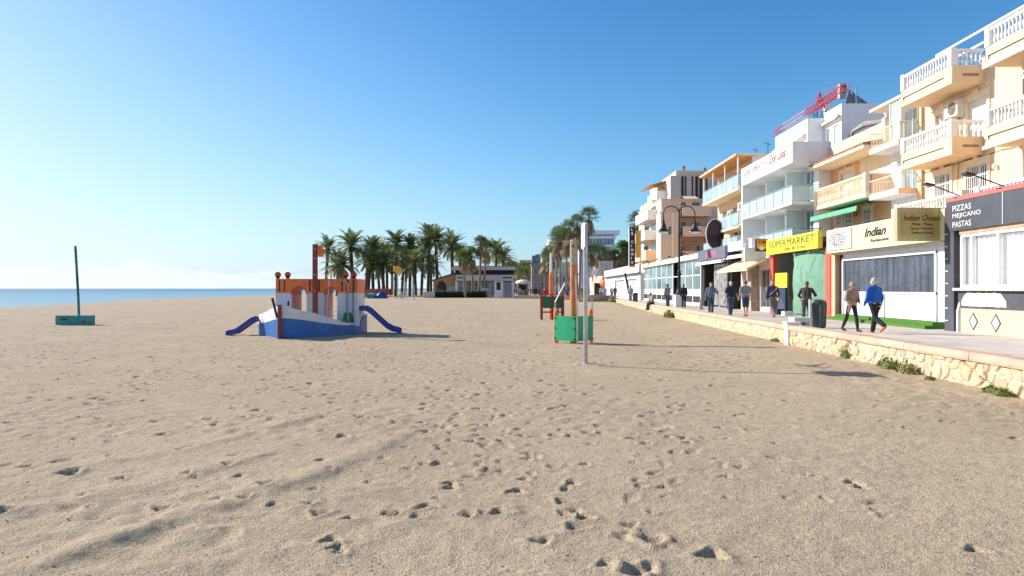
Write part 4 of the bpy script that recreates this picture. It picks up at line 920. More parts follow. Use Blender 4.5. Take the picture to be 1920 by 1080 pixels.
def small_shops():
    A = 14.7
    # beige kiosk with awning
    t = thing('beige_kiosk', 'small beige shop with a sloping cream awning and stone pillar', 'shop', S(A, 41.3, PZ))
    b = MB(True); shell(b, A + .3, 16.6, 41.3, 47.6, PZ, 4.4, [(42.0, 43.6, .8, 3.2), (45.0, 46.8, 1.0, 3.2)]); b.build('wall', M('kiosk_beige', (.66, .58, .47), .8, .05, 2, dirt=.1), t)
    opening(t, A + .3, (42.0, 43.6, .8, 3.2), 'glass', name='shop_door', frame=M('grey_frame', (.45, .42, .38))); opening(t, A + .3, (45.0, 46.8, 1.0, 3.2), 'glass', name='shop_window')
    b = MB(True); b.box(A - .2, A + .28, 43.9, 44.7, PZ, 3.4); b.build('stone_pillar', M('brown_stone', (.40, .31, .25), .9, .2, 5, .01, 15), t)
    b = MB(True); b.add([(A + .3, 41.4, 3.95), (A + .3, 47.8, 3.95), (13.4, 47.8, 3.25), (13.4, 41.4, 3.25), (13.4, 41.4, 3.08), (13.4, 47.8, 3.08), (A + .3, 41.4, 3.9), (A + .3, 47.8, 3.9)], [(0, 1, 2, 3), (3, 2, 5, 4), (6, 4, 5, 7), (0, 3, 4, 6)]); b.build('awning', M('beige_awning', (.72, .56, .36), .9, .05, 1), t)
    b = MB(True); b.bar((13.5, 41.6, 3.2), (13.5, 41.6, PZ), .05); b.bar((13.5, 47.6, 3.2), (13.5, 47.6, PZ), .05); b.build('awning_post', white_m, t)
    # box signs over it
    q = thing('box_sign', 'blank white box sign hanging over the beige kiosk', 'sign', S(14.2, 43, 3.7)); b = MB(); b.box(14.3, 15.6, 41.95, 42.15, 3.66, 4.5); b.build('sign_case', white_p, q); b = MB(); b.box(14.34, 15.56, 41.94, 41.949, 3.70, 4.46); b.build('sign_face', M('sign_white', (.85, .84, .82), .4, .02), q)
    q = thing('box_sign', 'white box sign with faint mauve lettering above the blank white sign', 'sign', S(14.2, 44, 4.5)); b = MB(); b.box(14.6, 15.75, 43.3, 43.5, 4.45, 5.25); b.build('sign_case', white_p, q)
    lm = M('mauve_letters', (.45, .33, .50)); text('Salon', (14.7, 43.3, 4.9), (1, 0, 0), (0, 0, 1), .8, .25, lm, q, ext=.01); text('de Te', (14.8, 43.3, 4.6), (1, 0, 0), (0, 0, 1), .6, .2, lm, q, ext=.01)
    q = thing('atm_sign', 'orange and dark ATM box sign left of the yellow supermarket sign', 'sign', S(14.2, 41.5, 4.4)); b = MB(); b.box(14.75, 15.42, 41.2, 41.45, 4.25, 5.0); b.build('sign_case', darkm, q)
    b = MB(); b.box(14.79, 15.38, 41.18, 41.198, 4.42, 4.96); b.build('sign_face', M('sign_orange', (.85, .36, .03), .4, .1, 4), q); text('ATM', (14.85, 41.18, 4.70), (1, 0, 0), (0, 0, 1), .46, .2, M('letter_dkred', (.25, .02, .01)), q, bold=.03, ext=.008)
    b = MB(); b.ell((15.08, 41.17, 4.44), (.2, .03, .13), 12, 8); b.build('sign_disc', white_p, q)
    # bar with dark sign
    A = 14.4
    t = thing('bar', 'bar front with grey sign in pink lettering and dark open doorway', 'bar', S(A, 48, PZ))
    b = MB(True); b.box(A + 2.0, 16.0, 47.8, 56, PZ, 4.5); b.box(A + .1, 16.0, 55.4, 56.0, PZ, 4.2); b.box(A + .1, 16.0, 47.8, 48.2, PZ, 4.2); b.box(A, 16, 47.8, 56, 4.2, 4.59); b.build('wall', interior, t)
    b = MB(True); b.box(A - .25, A + .0, 48.4, 56.2, 4.2, 5.05); s = b.build('sign_board', M('grey_sign', (.13, .14, .17), .5, .05, 2), t)
    text('KARMA', S(A - .25, 53.6, 4.38), (-KS, -1, 0), (0, 0, 1), 2.8, .48, M('pink_letters', (.75, .15, .42)), s, bold=.008, ext=.012)
    b = MB(True); b.box(A - .26, A, 47.7, 48.35, 4.2, 5.05); b.build('navy_end', M('navy_sign', (.01, .015, .10)), s)
    b = MB(True); b.box(A - .3, A - .1, 42.6, 47.6, 4.55, 5.15); o = b.build('side_sign', white_p, t); text('Cafeteria', S(A - .3, 47.2, 4.72), (-KS, -1, 0), (0, 0, 1), 3.6, .28, M('faded_mauve', (.50, .40, .48)), o, ext=.012)
    roll_awning(t, A - .1, 48.4, 56.3, 4.05, white_p); roll_awning(t, A - .1, 42.8, 47.7, 4.2, white_p)
    c = MB(True); y = 54.0; k = 0
    while y > 48.4:
        x1, x2 = [A + .5 + .07 * math.sin(q * 1.1) for q in (k, k + 1)]; c.quad((x1, y, .7), (x2, y - .1, .7), (x2, y - .1, 3.9), (x1, y, 3.9)); y -= .1; k += 1
    c.build('curtain', M('grey_curtain', (.34, .33, .33), .8, .35, 3), t)
    b = MB(True); b.box(A - .2, A, 47.9, 48.15, PZ, 4.1); b.bar((A - .1, 48, 4.0), (A - .7, 48, 4.0), .08); b.bar((A - .1, 48, 3.4), (A - .65, 48, 3.95), .06); b.build('bracket_post', darkm, t)
    # oval sign on a black post
    q = thing('oval_sign', 'large dark oval sign with white rim on a bracket above the bar', 'sign', (15.5, 52, 5.1)); c = (15.45, 52, 6.15)
    def disc(mb, r1, r2, y0, y1, n=36):
        P = [(c[0] + r1 * math.cos(2 * math.pi * i / n), y, c[2] + r2 * math.sin(2 * math.pi * i / n)) for y in (y0, y1) for i in range(n)]
        mb.add(P, [(i, (i + 1) % n, n + (i + 1) % n, n + i) for i in range(n)] + [tuple(range(n - 1, -1, -1)), tuple(range(n, 2 * n))])
    b = MB(); disc(b, .70, 1.16, 51.93, 52.0); b.build('rim', white_p, q); b = MB(); disc(b, .655, 1.10, 51.9, 51.93); b.build('face', M('oval_dark', (.03, .012, .016), .3, .4, 3), q)
    text('KARMA', (15.05, 51.9, 6.0), (1, 0, 0), (0, 0, 1), .8, .35, M('dim_red', (.12, .02, .035)), q, ext=.008)
    b = MB(); b.box(17.0, 17.15, 51.9, 52.1, 5.3, 7.2)
    for z in (6.9, 5.6): b.bar((16.0, 52, z), (17.05, 52, z), .05)
    b.build('bracket', darkm, q)
    # long glass fronted restaurant
    A = 14.5
    t = thing('glass_restaurant', 'long single storey restaurant with pale glass front and cream roof edge', 'restaurant', S(A, 56.3, PZ))
    b = MB(True); b.box(A + .7, 20, 56.3, 84, PZ, 4.6); b.build('wall', M('tan_inner', (.40, .36, .32)), t)
    b = MB(True); b.box(A - .2, 20, 56.3, 84.2, 4.6, 4.95); b.box(A - .3, A - .2, 56.2, 84.3, 4.5, 4.72, 1); b.build('roof_edge', [cream_pale, white_p], t)
    teal = M('pale_teal_glass', (.19, .29, .30), .08, .25, .35, spec=.9)
    f, g, w, l = MB(True), MB(True), MB(True), MB(True); y = 56.6; i = 0
    while y < 83.5:
        y2 = y + 2.7
        f.box(A, A + .12, y - .08, y + .08, PZ, 4.6)
        if i in (3,): g2 = MB(True); g2.box(A + .5, A + .55, y + .1, y2 - .1, PZ, 4.4); g2.build('open_door', M('door_green_dark', (.04, .05, .04)), t)
        else:
            g.box(A + .04, A + .06, y + .08, y2 - .08, 1.95, 4.5); w.box(A - .01, A + .03, y + .08, y2 - .08, 1.35, 1.95); l.box(A + .04, A + .08, y + .08, y2 - .08, .8, 1.35)
            for kk in range(5): w.box(A - .02, A - .012, y + .35 + kk * .45, y + .5 + kk * .45, 1.5, 1.75, 1)
        y = y2; i += 1
    f.box(A - .01, A + .11, 56.6, 83.8, 3.1, 3.17); f.box(A, A + .12, 56.6, 83.8, 4.5, 4.6); f.box(A, A + .13, 56.6, 83.8, PZ, .8)
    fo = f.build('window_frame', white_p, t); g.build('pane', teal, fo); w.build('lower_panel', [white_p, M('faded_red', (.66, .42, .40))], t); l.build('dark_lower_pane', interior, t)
    for y in (60, 66, 72, 78): k = MB(True); k.bar((A - .15, y, 4.9), (A - .6, y, 5.1), .05); k.box(A - .75, A - .55, y - .1, y + .1, 5.02, 5.14); k.build('roof_spot', darkm, t)
    # vertical sign with white letters
    q = thing('vertical_sign', 'tall black vertical sign with white letters next to orange panel', 'sign', (13.9, 80, PZ))
    b = MB(); b.box(13.75, 14.42, 79.9, 80.1, 4.6, 9.2); b.box(13.68, 13.75, 79.88, 80.12, 4.5, 9.3, 1); b.build('sign_case', [blackp, white_p], q)
    b = MB(); b.box(14.5, 15.0, 79.9, 80.1, 5.6, 8.8); b.build('orange_panel', M('panel_orange', (.72, .36, .03), .5, .05, 1), q)
    b = MB(); b.bar((15.1, 80, PZ), (15.1, 80, 9.0), .12); b.bar((13.7, 80, 9.25), (15.1, 80, 9.25), .06); b.bar((14.5, 80, 5.4), (15.1, 80, 5.4), .06); b.bar((14.5, 80, 9.0), (14.5, 80, 10.4), .05); b.build('post', greym, q)
    for i, ch in enumerate('La Cinelo'):
        if ch != ' ': text(ch, (13.93, 79.9, 8.75 - i * .48), (1, 0, 0), (0, 0, 1), .28 if ch not in 'il' else .09, .32, white_p, q, ext=.01, bold=.03)
    b = MB(); b.box(13.78, 14.40, 79.885, 79.9, 4.5, 4.75); b.build('orange_foot', orangep, q)
    # white shops further on
    t = thing('white_cafe', 'white cafe with blinds and faded lettered fascia beyond the vertical sign', 'cafe', S(14.3, 86, PZ))
    b = MB(True); shell(b, 14.3, 20, 85, 124, PZ, 4.0, [(88, 97, 1.6, 3.3), (99, 110, 1.6, 3.3)], rec=.3); b.build('wall', white_w, t)
    for h in ((88, 97, 1.6, 3.3), (99, 110, 1.6, 3.3)): opening(t, 14.3, h, 'glass', glass=M('lilac_blind', (.40, .42, .55), .6, .1, 4), rec=.3)
    b = MB(True); b.box(14.0, 14.25, 84.5, 122, 4.0, 5.1); s = b.build('fascia', M('faded_fascia', (.72, .66, .64), .7, .1, 1.4), t); b = MB(True); b.box(13.8, 14.3, 84.5, 122, 3.9, 4.0); b.build('fascia_edge', darkm, s)
    text('CAFE BAR TERRAZA', S(14.0, 118, 4.3), (-KS, -1, 0), (0, 0, 1), 26, .5, M('faded_pink', (.62, .45, .48)), s, ext=.02)
    b = MB(); b.bar((14.6, 84, .56), (13.9, 84, 3.9), .35, .2); tag(b.build('folded_parasol', blackp), 'black folded parasol leaning by the white cafe corner', 'parasol')
    t = thing('domed_awning_shop', 'little shop with round orange dome awning and dark doorway', 'shop', S(14, 126, PZ))
    b = MB(True); b.box(14, 22, 124.5, 150, PZ, 4.4); b.build('wall', M('shop_pink', (.62, .50, .42), .8, .08, .5), t)
    b = MB(); b.box(15.0, 18.2, 124.2, 124.49, PZ, 3.0); b.build('doorway', interior, t)
    b = MB(); b.ell((17.0, 124.0, 3.0), (1.1, 1.4, 1.0), 14, 8); b.build('dome_awning', orangep, t)
    b = MB(); b.box(15.8, 18.4, 124.1, 124.4, 4.3, 7.0); b.build('gable', M('gable_grey', (.50, .44, .42), .8, .15, 1.2), t); b = MB(); b.ell((17.4, 124.05, 4.9), (.8, .06, .7), 14, 8); b.build('round_sign', M('salmon_disc', (.60, .30, .24)), t)
    b = MB(); b.box(14.6, 15.5, 124.1, 124.3, 4.4, 5.4); b.build('square_sign', M('sign_lilac', (.62, .64, .78)), t)
small_shops()

def side_wall_block(name, label, cat, x0, x1, y0, y1, z1, mat, rows=0, cols=0, roof=None, side=True, z0=PZ, wh=1.2, grp=None):
    t = thing(name, label, cat, (x0, y0, z0), grp)
    b = MB(); b.box(x0, x1, y0, y1, z0, z1); b.build('wall', mat, t)
    fr, pn = Multi(), Multi(); H = z1 - z0
    for r in range(rows):
        z = z0 + H * (r + .35) / rows
        for c in range(cols):
            x = x0 + (x1 - x0) * (c + .3) / cols; win_front(fr, pn, x, x + (x1 - x0) / cols * .45, y0, z, z + H / rows * .45)
    if rows: w = fr.build('window', white_m, t); pn.build('pane', glassm, w)
    b = MB(); b.box(x0 - .3, x1 + .3, y0 - .3, y1 + .3, z1, z1 + .35); b.build('roof', roof or mat, t)
    return t
# ------------------------------------------------------------------ far buildings
def hotel():
    Y = 220
    t = thing('white_hotel', 'white modern hotel with dark window bands behind the fan palms', 'hotel', (33, Y, PZ))
    b = MB(); b.box(21.5, 33, Y, Y + 20, PZ, 19.5); b.box(24, 30.5, Y + 3, Y + 18, 19.5, 21.0); b.build('wall', M('hotel_grey', (.58, .58, .62), .8, .03, .3), t)
    b = MB(); b.box(21.0, 33.4, Y - 1.2, Y + 2, 18.0, 18.9); b.box(23.5, 34.5, Y - 1.6, Y + 3, 19.3, 20.6); b.box(21.4, 33.2, Y - .9, Y, 15.4, 16.1); b.box(21.4, 33.2, Y - .9, Y, 13.0, 13.5); b.build('white_band', white_w, t)
    b = MB(); b.box(23.6, 32.6, Y - .15, Y, 16.3, 17.9); b.box(23.6, 32.0, Y - .15, Y, 13.7, 15.3); w = b.build('window', glassb, t)
    b = MB()
    for x in np.arange(23.6, 32.6, 1.15): b.box(float(x), float(x) + .12, Y - .22, Y - .151, 13.7, 17.9)
    b.build('mullion', white_m, w)
    t2 = thing('round_tower', 'white tower block with curved balconies left of the fan palms', 'building', (13.5, 230, PZ))
    b = MB(); b.lathe(14.0, 232, [(2.0, 0), (2.0, 17.5), (1.7, 18.2)], 20, 0, PZ); b.build('wall', white_w, t2)
    b = MB()
    for z in (6.5, 9, 11.5, 14, 16.5): b.lathe(14.0, 231.4, [(2.2, 0), (2.4, .15), (2.4, .9), (2.2, .95)], 20, 0, z)
    b.build('balcony', white_p, t2)
hotel()
t = thing('terracotta_building', 'long brown terracotta building behind the white cafe palms', 'building', (24, 170, PZ))
b = MB(); b.box(22, 40, 165, 190, PZ, 9.6); b.build('wall', M('brown_terracotta', (.36, .20, .13), .85, .08, .4), t)
b = MB(); b.box(20, 24, 163, 168, PZ, 6.0); b.build('annex', tan, t)
b = MB(); b.box(26, 31, 164.9, 165, 4, 6.5); b.build('window', glassm, t)
# houses down the promenade
HH = [('pale house with flat roof far down the promenade beside the round tower', 9, 15, 205, 12, white_w), ('grey house with dark roof behind the red and green climbing frame', 5.5, 11.5, 190, 8.5, M('house_grey', (.28, .24, .24), .8, .1, .4)),
      ('blue roofed low kiosk down the promenade', 11.5, 15.5, 160, 5.2, M('house_lilac', (.52, .52, .60), .8, .05, .5)), ('pale low house half hidden behind the distant palms', -2, 4.5, 240, 9.5, cream_pale)]
for lab, x0, x1, y, z, m in HH: side_wall_block('distant_house', lab, 'house', x0, x1, y, y + 9, z, m, 2, 3, grp='distant houses')

def hills():
    r = np.random.RandomState(4); NX, NY = 90, 26
    xs = np.linspace(-60, 1500, NX); ys = np.linspace(500, 2200, NY); X, Y = np.meshgrid(xs, ys, indexing='ij')
    ang = X / Y
    Z = 33 * sstep(520, 900, Y) * (sstep(-.015, .03, ang)) * (.6 + .5 * vnoise(X / 120, Y / 160, 3)) + 10 * sstep(-.06, -.01, ang) * sstep(520, 760, Y)
    Z += (vnoise(X / 30, Y / 30, 5) - .5) * 8 * sstep(520, 700, Y) - 1
    idx = np.arange(NX * NY).reshape(NX, NY); q = np.stack([idx[:-1, :-1], idx[1:, :-1], idx[1:, 1:], idx[:-1, 1:]], -1).reshape(-1, 4)
    b = MB(); b.add(np.stack([X, Y, Z], -1).reshape(-1, 3).tolist(), q.tolist())
    tag(b.build('hillside', M('hill_scrub', (.10, .12, .07), .95, .4, .03), smooth=True), 'low green hillside above the far end of the beach', 'hillside', kind='structure')
    return lambda x, y: float(33 * sstep(520, 900, y) * sstep(-.015, .03, x / y) * (.6 + .5 * vnoise(np.array([x / 120.]), np.array([y / 160.]), 3))[0] + 10 * sstep(-.06, -.01, x / y) * sstep(520, 760, y))
HZ = hills()
rh = random.Random(12)
cols = [white_w, cream_pale, M('hill_pink', (.62, .46, .38)), M('hill_grey', (.42, .38, .36)), M('hill_terra', (.45, .24, .16))]
spots = [(965, 502, 9, 6), (975, 498, 8, 5), (985, 488, 14, 6), (995, 497, 9, 5), (1003, 505, 8, 6), (1010, 495, 10, 6), (1018, 507, 8, 6), (1026, 500, 9, 7), (980, 510, 8, 5), (992, 512, 9, 5), (1005, 517, 9, 5), (1016, 519, 8, 5), (970, 519, 9, 5), (1024, 515, 8, 6)]
adj = ['white', 'cream', 'pinkish', 'grey', 'terracotta']
for i, (px, py, w, h) in enumerate(spots):
    Y = 600 + (541 - py) * 4; x = (px - 960) / 1280 * Y; z = 2 + (541 - py) / 1280 * Y - h * .5; k = i % 5
    side_wall_block('hillside_house', '%s house on the far hillside, %s' % (adj[k], ['left edge of the group', 'just left of the big building', 'crowning the slope', 'behind the low palms', 'beside the far palm cluster', 'above the dark kiosk', 'right of the mast', 'highest on the right', 'under the white one on the left', 'in the middle rows', 'in the lower middle row', 'lowest on the right', 'lowest on the left', 'right edge of the group'][i]), 'house',
                    x - w / 2, x + w / 2, Y, Y + 9, z + h * .5, cols[k], 2, 3, z0=z - 14, grp='houses on the far hillside')
t = thing('hilltop_building', 'blue grey building with a mast on the far hilltop', 'building', (25, 800, 25))
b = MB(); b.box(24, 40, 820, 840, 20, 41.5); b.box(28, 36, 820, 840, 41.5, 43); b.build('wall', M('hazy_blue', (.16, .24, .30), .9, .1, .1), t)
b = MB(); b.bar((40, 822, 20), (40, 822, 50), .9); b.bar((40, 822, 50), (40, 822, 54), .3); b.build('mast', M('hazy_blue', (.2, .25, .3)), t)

# ------------------------------------------------------------------ red tower crane
def crane():
    t = thing('tower_crane', 'red and white tower crane rising behind the white apartments', 'crane', (43.5, 96.5, 0))
    rc = M('crane_red', (.50, .03, .04), .5, .08, 1); wc = M('crane_pale', (.66, .42, .44), .5, .05, 1); dk = M('crane_mast', (.06, .09, .13), .5)
    def truss(a, b, w, n, mats, th, tri=False):
        a, b = Vector(a), Vector(b); d = (b - a); side = d.cross(Vector((0, 0, 1)) if abs(d.normalized().z) < .9 else Vector((1, 0, 0))).normalized() * w / 2; up = side.cross(d).normalized() * w / 2
        C = [[side - up, -side - up, up * 1.2] if tri else [side - up, -side - up, -side + up, side + up]][0]; m = MB(); K = len(C)
        for i in range(n):
            p, q = a + d * i / n, a + d * (i + 1) / n
            for k in range(K):
                m.bar(p + C[k], q + C[k], th); m.bar(p + C[k], q + C[(k + 1) % K], th * .6); m.bar(p + C[k], p + C[(k + 1) % K], th * .6)
        return m
    mb_ = Vector((43.5, 96.5, 28.1)); J = Vector((.022, 1, 0)).normalized()
    truss((43.5, 96.5, 0), (43.5, 96.5, 27.0), 1.2, 20, None, .10).build('mast', dk, t)
    truss(mb_, mb_ + J * 5, .8, 5, None, .08, True).build('jib', rc, t); truss(mb_ + J * 5, mb_ + J * 14, .8, 9, None, .055, True).build('jib', wc, t); truss(mb_ + J * 14, mb_ + J * 18, .6, 3, None, .07, True).build('jib_tip', rc, t)
    truss(mb_, mb_ - J * 8.2, .8, 8, None, .09).build('counter_jib', rc, t)
    m = MB(); m.box(43.0, 43.8, 89.5, 90.2, 27.0, 28.9); m.build('counterweight', M('weight_grey', (.36, .33, .32)), t)
    m = MB()
    for q in ((42.9, 95.9), (44.1, 95.9), (42.9, 97.1), (44.1, 97.1)): m.bar((q[0], q[1], 27.0), (43.5, 96.5, 29.8), .09)
    m.bar((43.5, 96.5, 29.7), (43.4, 90, 29.0), .04); m.bar((43.5, 96.5, 29.7), tuple(mb_ + J * 9 + Vector((0, 0, .6))), .05); m.build('apex', rc, t)
    m = MB(); m.box(44.2, 45.2, 96.0, 97.2, 26.4, 27.9); m.build('cab', white_p, t)
crane()

# ------------------------------------------------------------------ palms
def frond(mb, rr, yaw, el, L, w, droop, nseg=8, m=0):
    d = Vector((math.cos(yaw), math.sin(yaw), 0)); p = Vector((0, 0, 0)); e = el; pts = [p.copy()]
    for i in range(nseg):
        p = p + (d * math.cos(e) + Vector((0, 0, 1)) * math.sin(e)) * L / nseg; pts.append(p.copy()); e -= droop / nseg * (1 + i / nseg)
    sd_ = Vector((-d.y, d.x, 0))
    for i in range(len(pts) - 1): mb.bar(pts[i], pts[i + 1], .035 if i < 4 else .02, m=m)
    N = 26
    for k in range(N):
        u = .12 + .88 * k / N; f = u * nseg; i = min(int(f), nseg - 1); c = pts[i].lerp(pts[i + 1], f - i); t = (pts[i + 1] - pts[i]).normalized()
        l = w * math.sin(math.pi * (.18 + .80 * u)) ** .7 * rr.uniform(.85, 1.1)
        for s in (-1, 1):
            tip = c + sd_ * s * l * .75 + t * l * .62 + Vector((0, 0, rr.uniform(-.02, .22) * l)); wv = t * .085
            mb.add([c - wv, c + wv, tip + wv * .3, tip - wv * .3], [(0, 1, 2, 3)], m)
def date_palm(name, label, seed, H, crown=2.9):
    rr = random.Random(seed); t = lthing(name, label, 'palm tree', group='date palms in the beach grove')
    b = MB(); n = 14; lean = rr.uniform(-.3, .3)
    pts = [(lean * (i / n) ** 2, 0, -.3 + (H + .3) * i / n) for i in range(n + 1)]; rad = [.30 if i == 0 else (.29 + .03 * (i % 2)) for i in range(n - 1)] + [.42, .50]
    b.tube(pts, rad, 10); b.build('trunk', trunkd, t, smooth=False)
    c = MB(); N = 46
    for i in range(N):
        q = i / N; el = R(84) - q ** 1.0 * R(112) + rr.gauss(0, .09); frond(c, rr, i * 2.4 + rr.gauss(0, .15), el, crown * rr.uniform(.8, 1.1) * (1 - .18 * (q < .15)), .72, R(36) + rr.uniform(-.1, .3))
    c.v = [(x + lean, y, z + H) for x, y, z in c.v]; c.build('crown', frondm, t); return t
def fan_palm(name, label, seed, H, grp='tall fan palms along the promenade', cr=1.5, nleaf=34):
    rr = random.Random(seed); t = lthing(name, label, 'palm tree', group=grp)
    b = MB(); n = 10; pts = [(.15 * math.sin(i * .3), 0, -.3 + (H + .3) * i / n) for i in range(n + 1)]; b.tube(pts, [.26 - .012 * i for i in range(n + 1)], 9); b.build('trunk', trunkw, t); top = pts[-1]
    def leaf(mb, yaw, el, L, R_, m=0):
        d = Vector((math.cos(yaw) * math.cos(el), math.sin(yaw) * math.cos(el), math.sin(el))); s = Vector((-math.sin(yaw), math.cos(yaw), 0)); up = s.cross(d)
        o = Vector((0, 0, 0)) + d * L; mb.bar((0, 0, 0), o, .03, m=m); K = 13
        for k in range(K):
            a = R(-105) + R(210) * k / (K - 1); v = d * math.cos(a) + s * math.sin(a); dr = -.28 * R_ * rr.uniform(.4, 1.3)
            w = (d * -math.sin(a) + s * math.cos(a)) * .055; mid = o + v * R_ * .6; tip = o + v * R_ * (1 - .12 * abs(a)) + Vector((0, 0, dr))
            mb.add([o, mid - w, mid + w, tip], [(0, 1, 2), (1, 3, 2)], m)
    c = MB()
    for i in range(nleaf): q = i / nleaf; leaf(c, i * 2.4, R(80) - q * R(105) + rr.gauss(0, .1), cr * .62 * rr.uniform(.8, 1.1), cr * .68)
    c.v = [(x + top[0], y + top[1], z + top[2]) for x, y, z in c.v]; c.build('crown', fanm, t)
    k = MB()
    for i in range(40): leaf(k, i * 2.4, R(-62) - rr.random() * R(24), cr * .35 + rr.random() * cr * .9, cr * .5)
    k.v = [(x + top[0], y + top[1], z + top[2] - .1) for x, y, z in k.v]; k.build('dead_leaf_skirt', skirtm, t); return t
def ptop(px, py, Y): return (px - 960) / 1280 * Y, 2 + (541 - py) / 1280 * Y
DP = [(610, 466, 138, 'lone slim date palm behind the ship flag, leftmost of the grove', 0), (632, 498, 132, 'small bright date palm just right of the ship mast', 2), (646, 499, 129, 'low bushy date palm above the ship castle', 1),
      (662, 462, 130, 'large twin trunked looking date palm above the right castle arch', 0), (690, 466, 134, 'date palm with drooping crown right of the castle', 1), (700, 492, 130, 'short date palm in front of the dense row', 2),
      (712, 472, 142, 'date palm with narrow crown in the dense row', 0), (726, 478, 150, 'shaded date palm behind the yellow play figure', 1), (742, 458, 136, 'tall date palm over the yellow play figure', 2),
      (753, 486, 146, 'low crowned date palm under the tall one', 0), (768, 462, 138, 'full crowned date palm right of the yellow play figure', 1), (780, 480, 150, 'thin date palm deep in the middle of the grove', 2),
      (790, 476, 143, 'dark date palm left of the tallest one', 0), (802, 446, 135, 'tallest date palm with spreading crown', 1), (821, 452, 133, 'second tallest date palm left of the restaurant', 2),
      (850, 463, 128, 'leaning broad date palm over the restaurant corner', 0), (866, 476, 150, 'date palm half behind the fan palms', 1), (808, 498, 150, 'short dark date palm at the restaurant side wall', 2),
      (927, 473, 160, 'date palm above the restaurant roof on the right', 0), (944, 484, 165, 'small date palm above the roof end', 1), (735, 490, 158, 'far slender date palm in the trunk row', 0), (685, 484, 152, 'far date palm peeping behind the castle horns', 2),
      (760, 494, 160, 'rear date palm between the tall trunks', 1), (775, 495, 125, 'low leafy date palm at the grove edge', 0), (720, 500, 128, 'low date palm near the blue tarpaulin', 1)]
pv = [date_palm('date_palm', 'x', 5, 9.0, 4.3), date_palm('date_palm', 'x', 6, 8.0, 3.8), date_palm('date_palm', 'x', 9, 8.5, 4.0)]; base_h = [9.0, 8.0, 8.5]; used = set()
def place_palm(protos, hs, k, x, y, zc, z0, label, i, grp=None):
    o = protos[k] if k not in used and grp is None else copy_tree(protos[k])
    if grp is None: used.add(k)
    s = 1.0; hh = zc - z0; o.location = (x, y, z0); o.rotation_euler = (.06 * math.sin(i * 2.3), .05 * math.cos(i * 3.1), i * 1.7); cs = .88 + .2 * abs(math.sin(i * 5.7))
    # trunk is stretched to the height, the crown keeps its size
    for ch in [c for c in COL.objects if c.parent == o]:
        if ch.name.startswith('trunk'): ch.scale = (1, 1, hh / hs[k])
        else: ch.scale = (cs, cs, cs); ch.location = (0, 0, hh - hs[k] * cs)
    o['label'] = label
    if grp: o['group'] = grp
for i, (px, py, Y, lab, k) in enumerate(DP):
    x, zc = ptop(px, py, Y); place_palm(pv, base_h, k, x, Y, zc, .5, lab, i)
used = set()
FP = [(896, 456, 112, 'tall thin fan palm in front of the beach restaurant, left of the pair', 0), (907, 466, 115, 'tall thin fan palm in front of the beach restaurant, right of the pair', 0), (873, 484, 110, 'greenish fan palm left before the restaurant', 0), (887, 480, 111, 'yellow green fan palm second from left before the restaurant', 0),
      (1097, 406, 140, 'tallest promenade fan palm left of the white hotel', 1), (1083, 420, 143, 'fan palm leaning beside the tallest one', 1), (1076, 430, 136, 'fan palm with bushy skirt behind the sign post', 1), (1050, 444, 140, 'fan palm above the wooden play post', 1), (1062, 448, 137, 'middle fan palm of the left promenade cluster', 1),
      (1042, 456, 146, 'leftmost fan palm of the promenade cluster', 1), (1086, 441, 150, 'fan palm behind the sign post top', 1), (1111, 472, 150, 'small fan palm in front of the hotel', 1), (1121, 474, 155, 'small fan palm at the hotel right side', 1),
      (1021, 487, 170, 'dark fan palm left of the round tower', 1), (1033, 478, 165, 'fan palm against the round tower', 1)]
fv = [fan_palm('fan_palm', 'x', 3, 9.0, cr=1.55), fan_palm('fan_palm', 'x', 4, 8.0, cr=2.2)]; fh = [9.0, 8.0]
for i, (px, py, Y, lab, k) in enumerate(FP):
    x, zc = ptop(px, py, Y); place_palm(fv, fh, k, x, Y, zc, .5, lab, i)
SM = [(950, 500), (958, 505), (966, 498), (974, 506), (982, 500), (990, 508), (998, 500), (1006, 510), (1014, 502), (978, 515), (1010, 518), (1142, 483), (1150, 478), (1162, 470), (1172, 464), (1180, 472), (1135, 498), (1198, 414), (1203, 447), (1206, 438)]
nm = ['first', 'second', 'third', 'fourth', 'fifth', 'sixth', 'seventh', 'eighth', 'ninth', 'tenth', 'eleventh']
ex = ['small palm far left against the terracotta building', 'small palm second from left on the terracotta building', 'palm in the middle of the terracotta building', 'palm near the vertical sign before the terracotta building', 'palm touching the top of the vertical sign', 'low palm at the foot of the hotel', 'palm top rising over the white balconies', 'palm between two white balconies', 'palm crown behind the upper white balcony']
for i, (px, py) in enumerate(SM):
    Y = 185 + (i * 37) % 40 if i < 11 else (158 if i < 17 else 135); x, zc = ptop(px, py, Y)
    place_palm(fv, fh, i % 2, x, Y, zc, .5, ('%s from the left in the far row of palms beyond the restaurant' % nm[i]) if i < 11 else ex[i - 11], i, 'small distant palms')

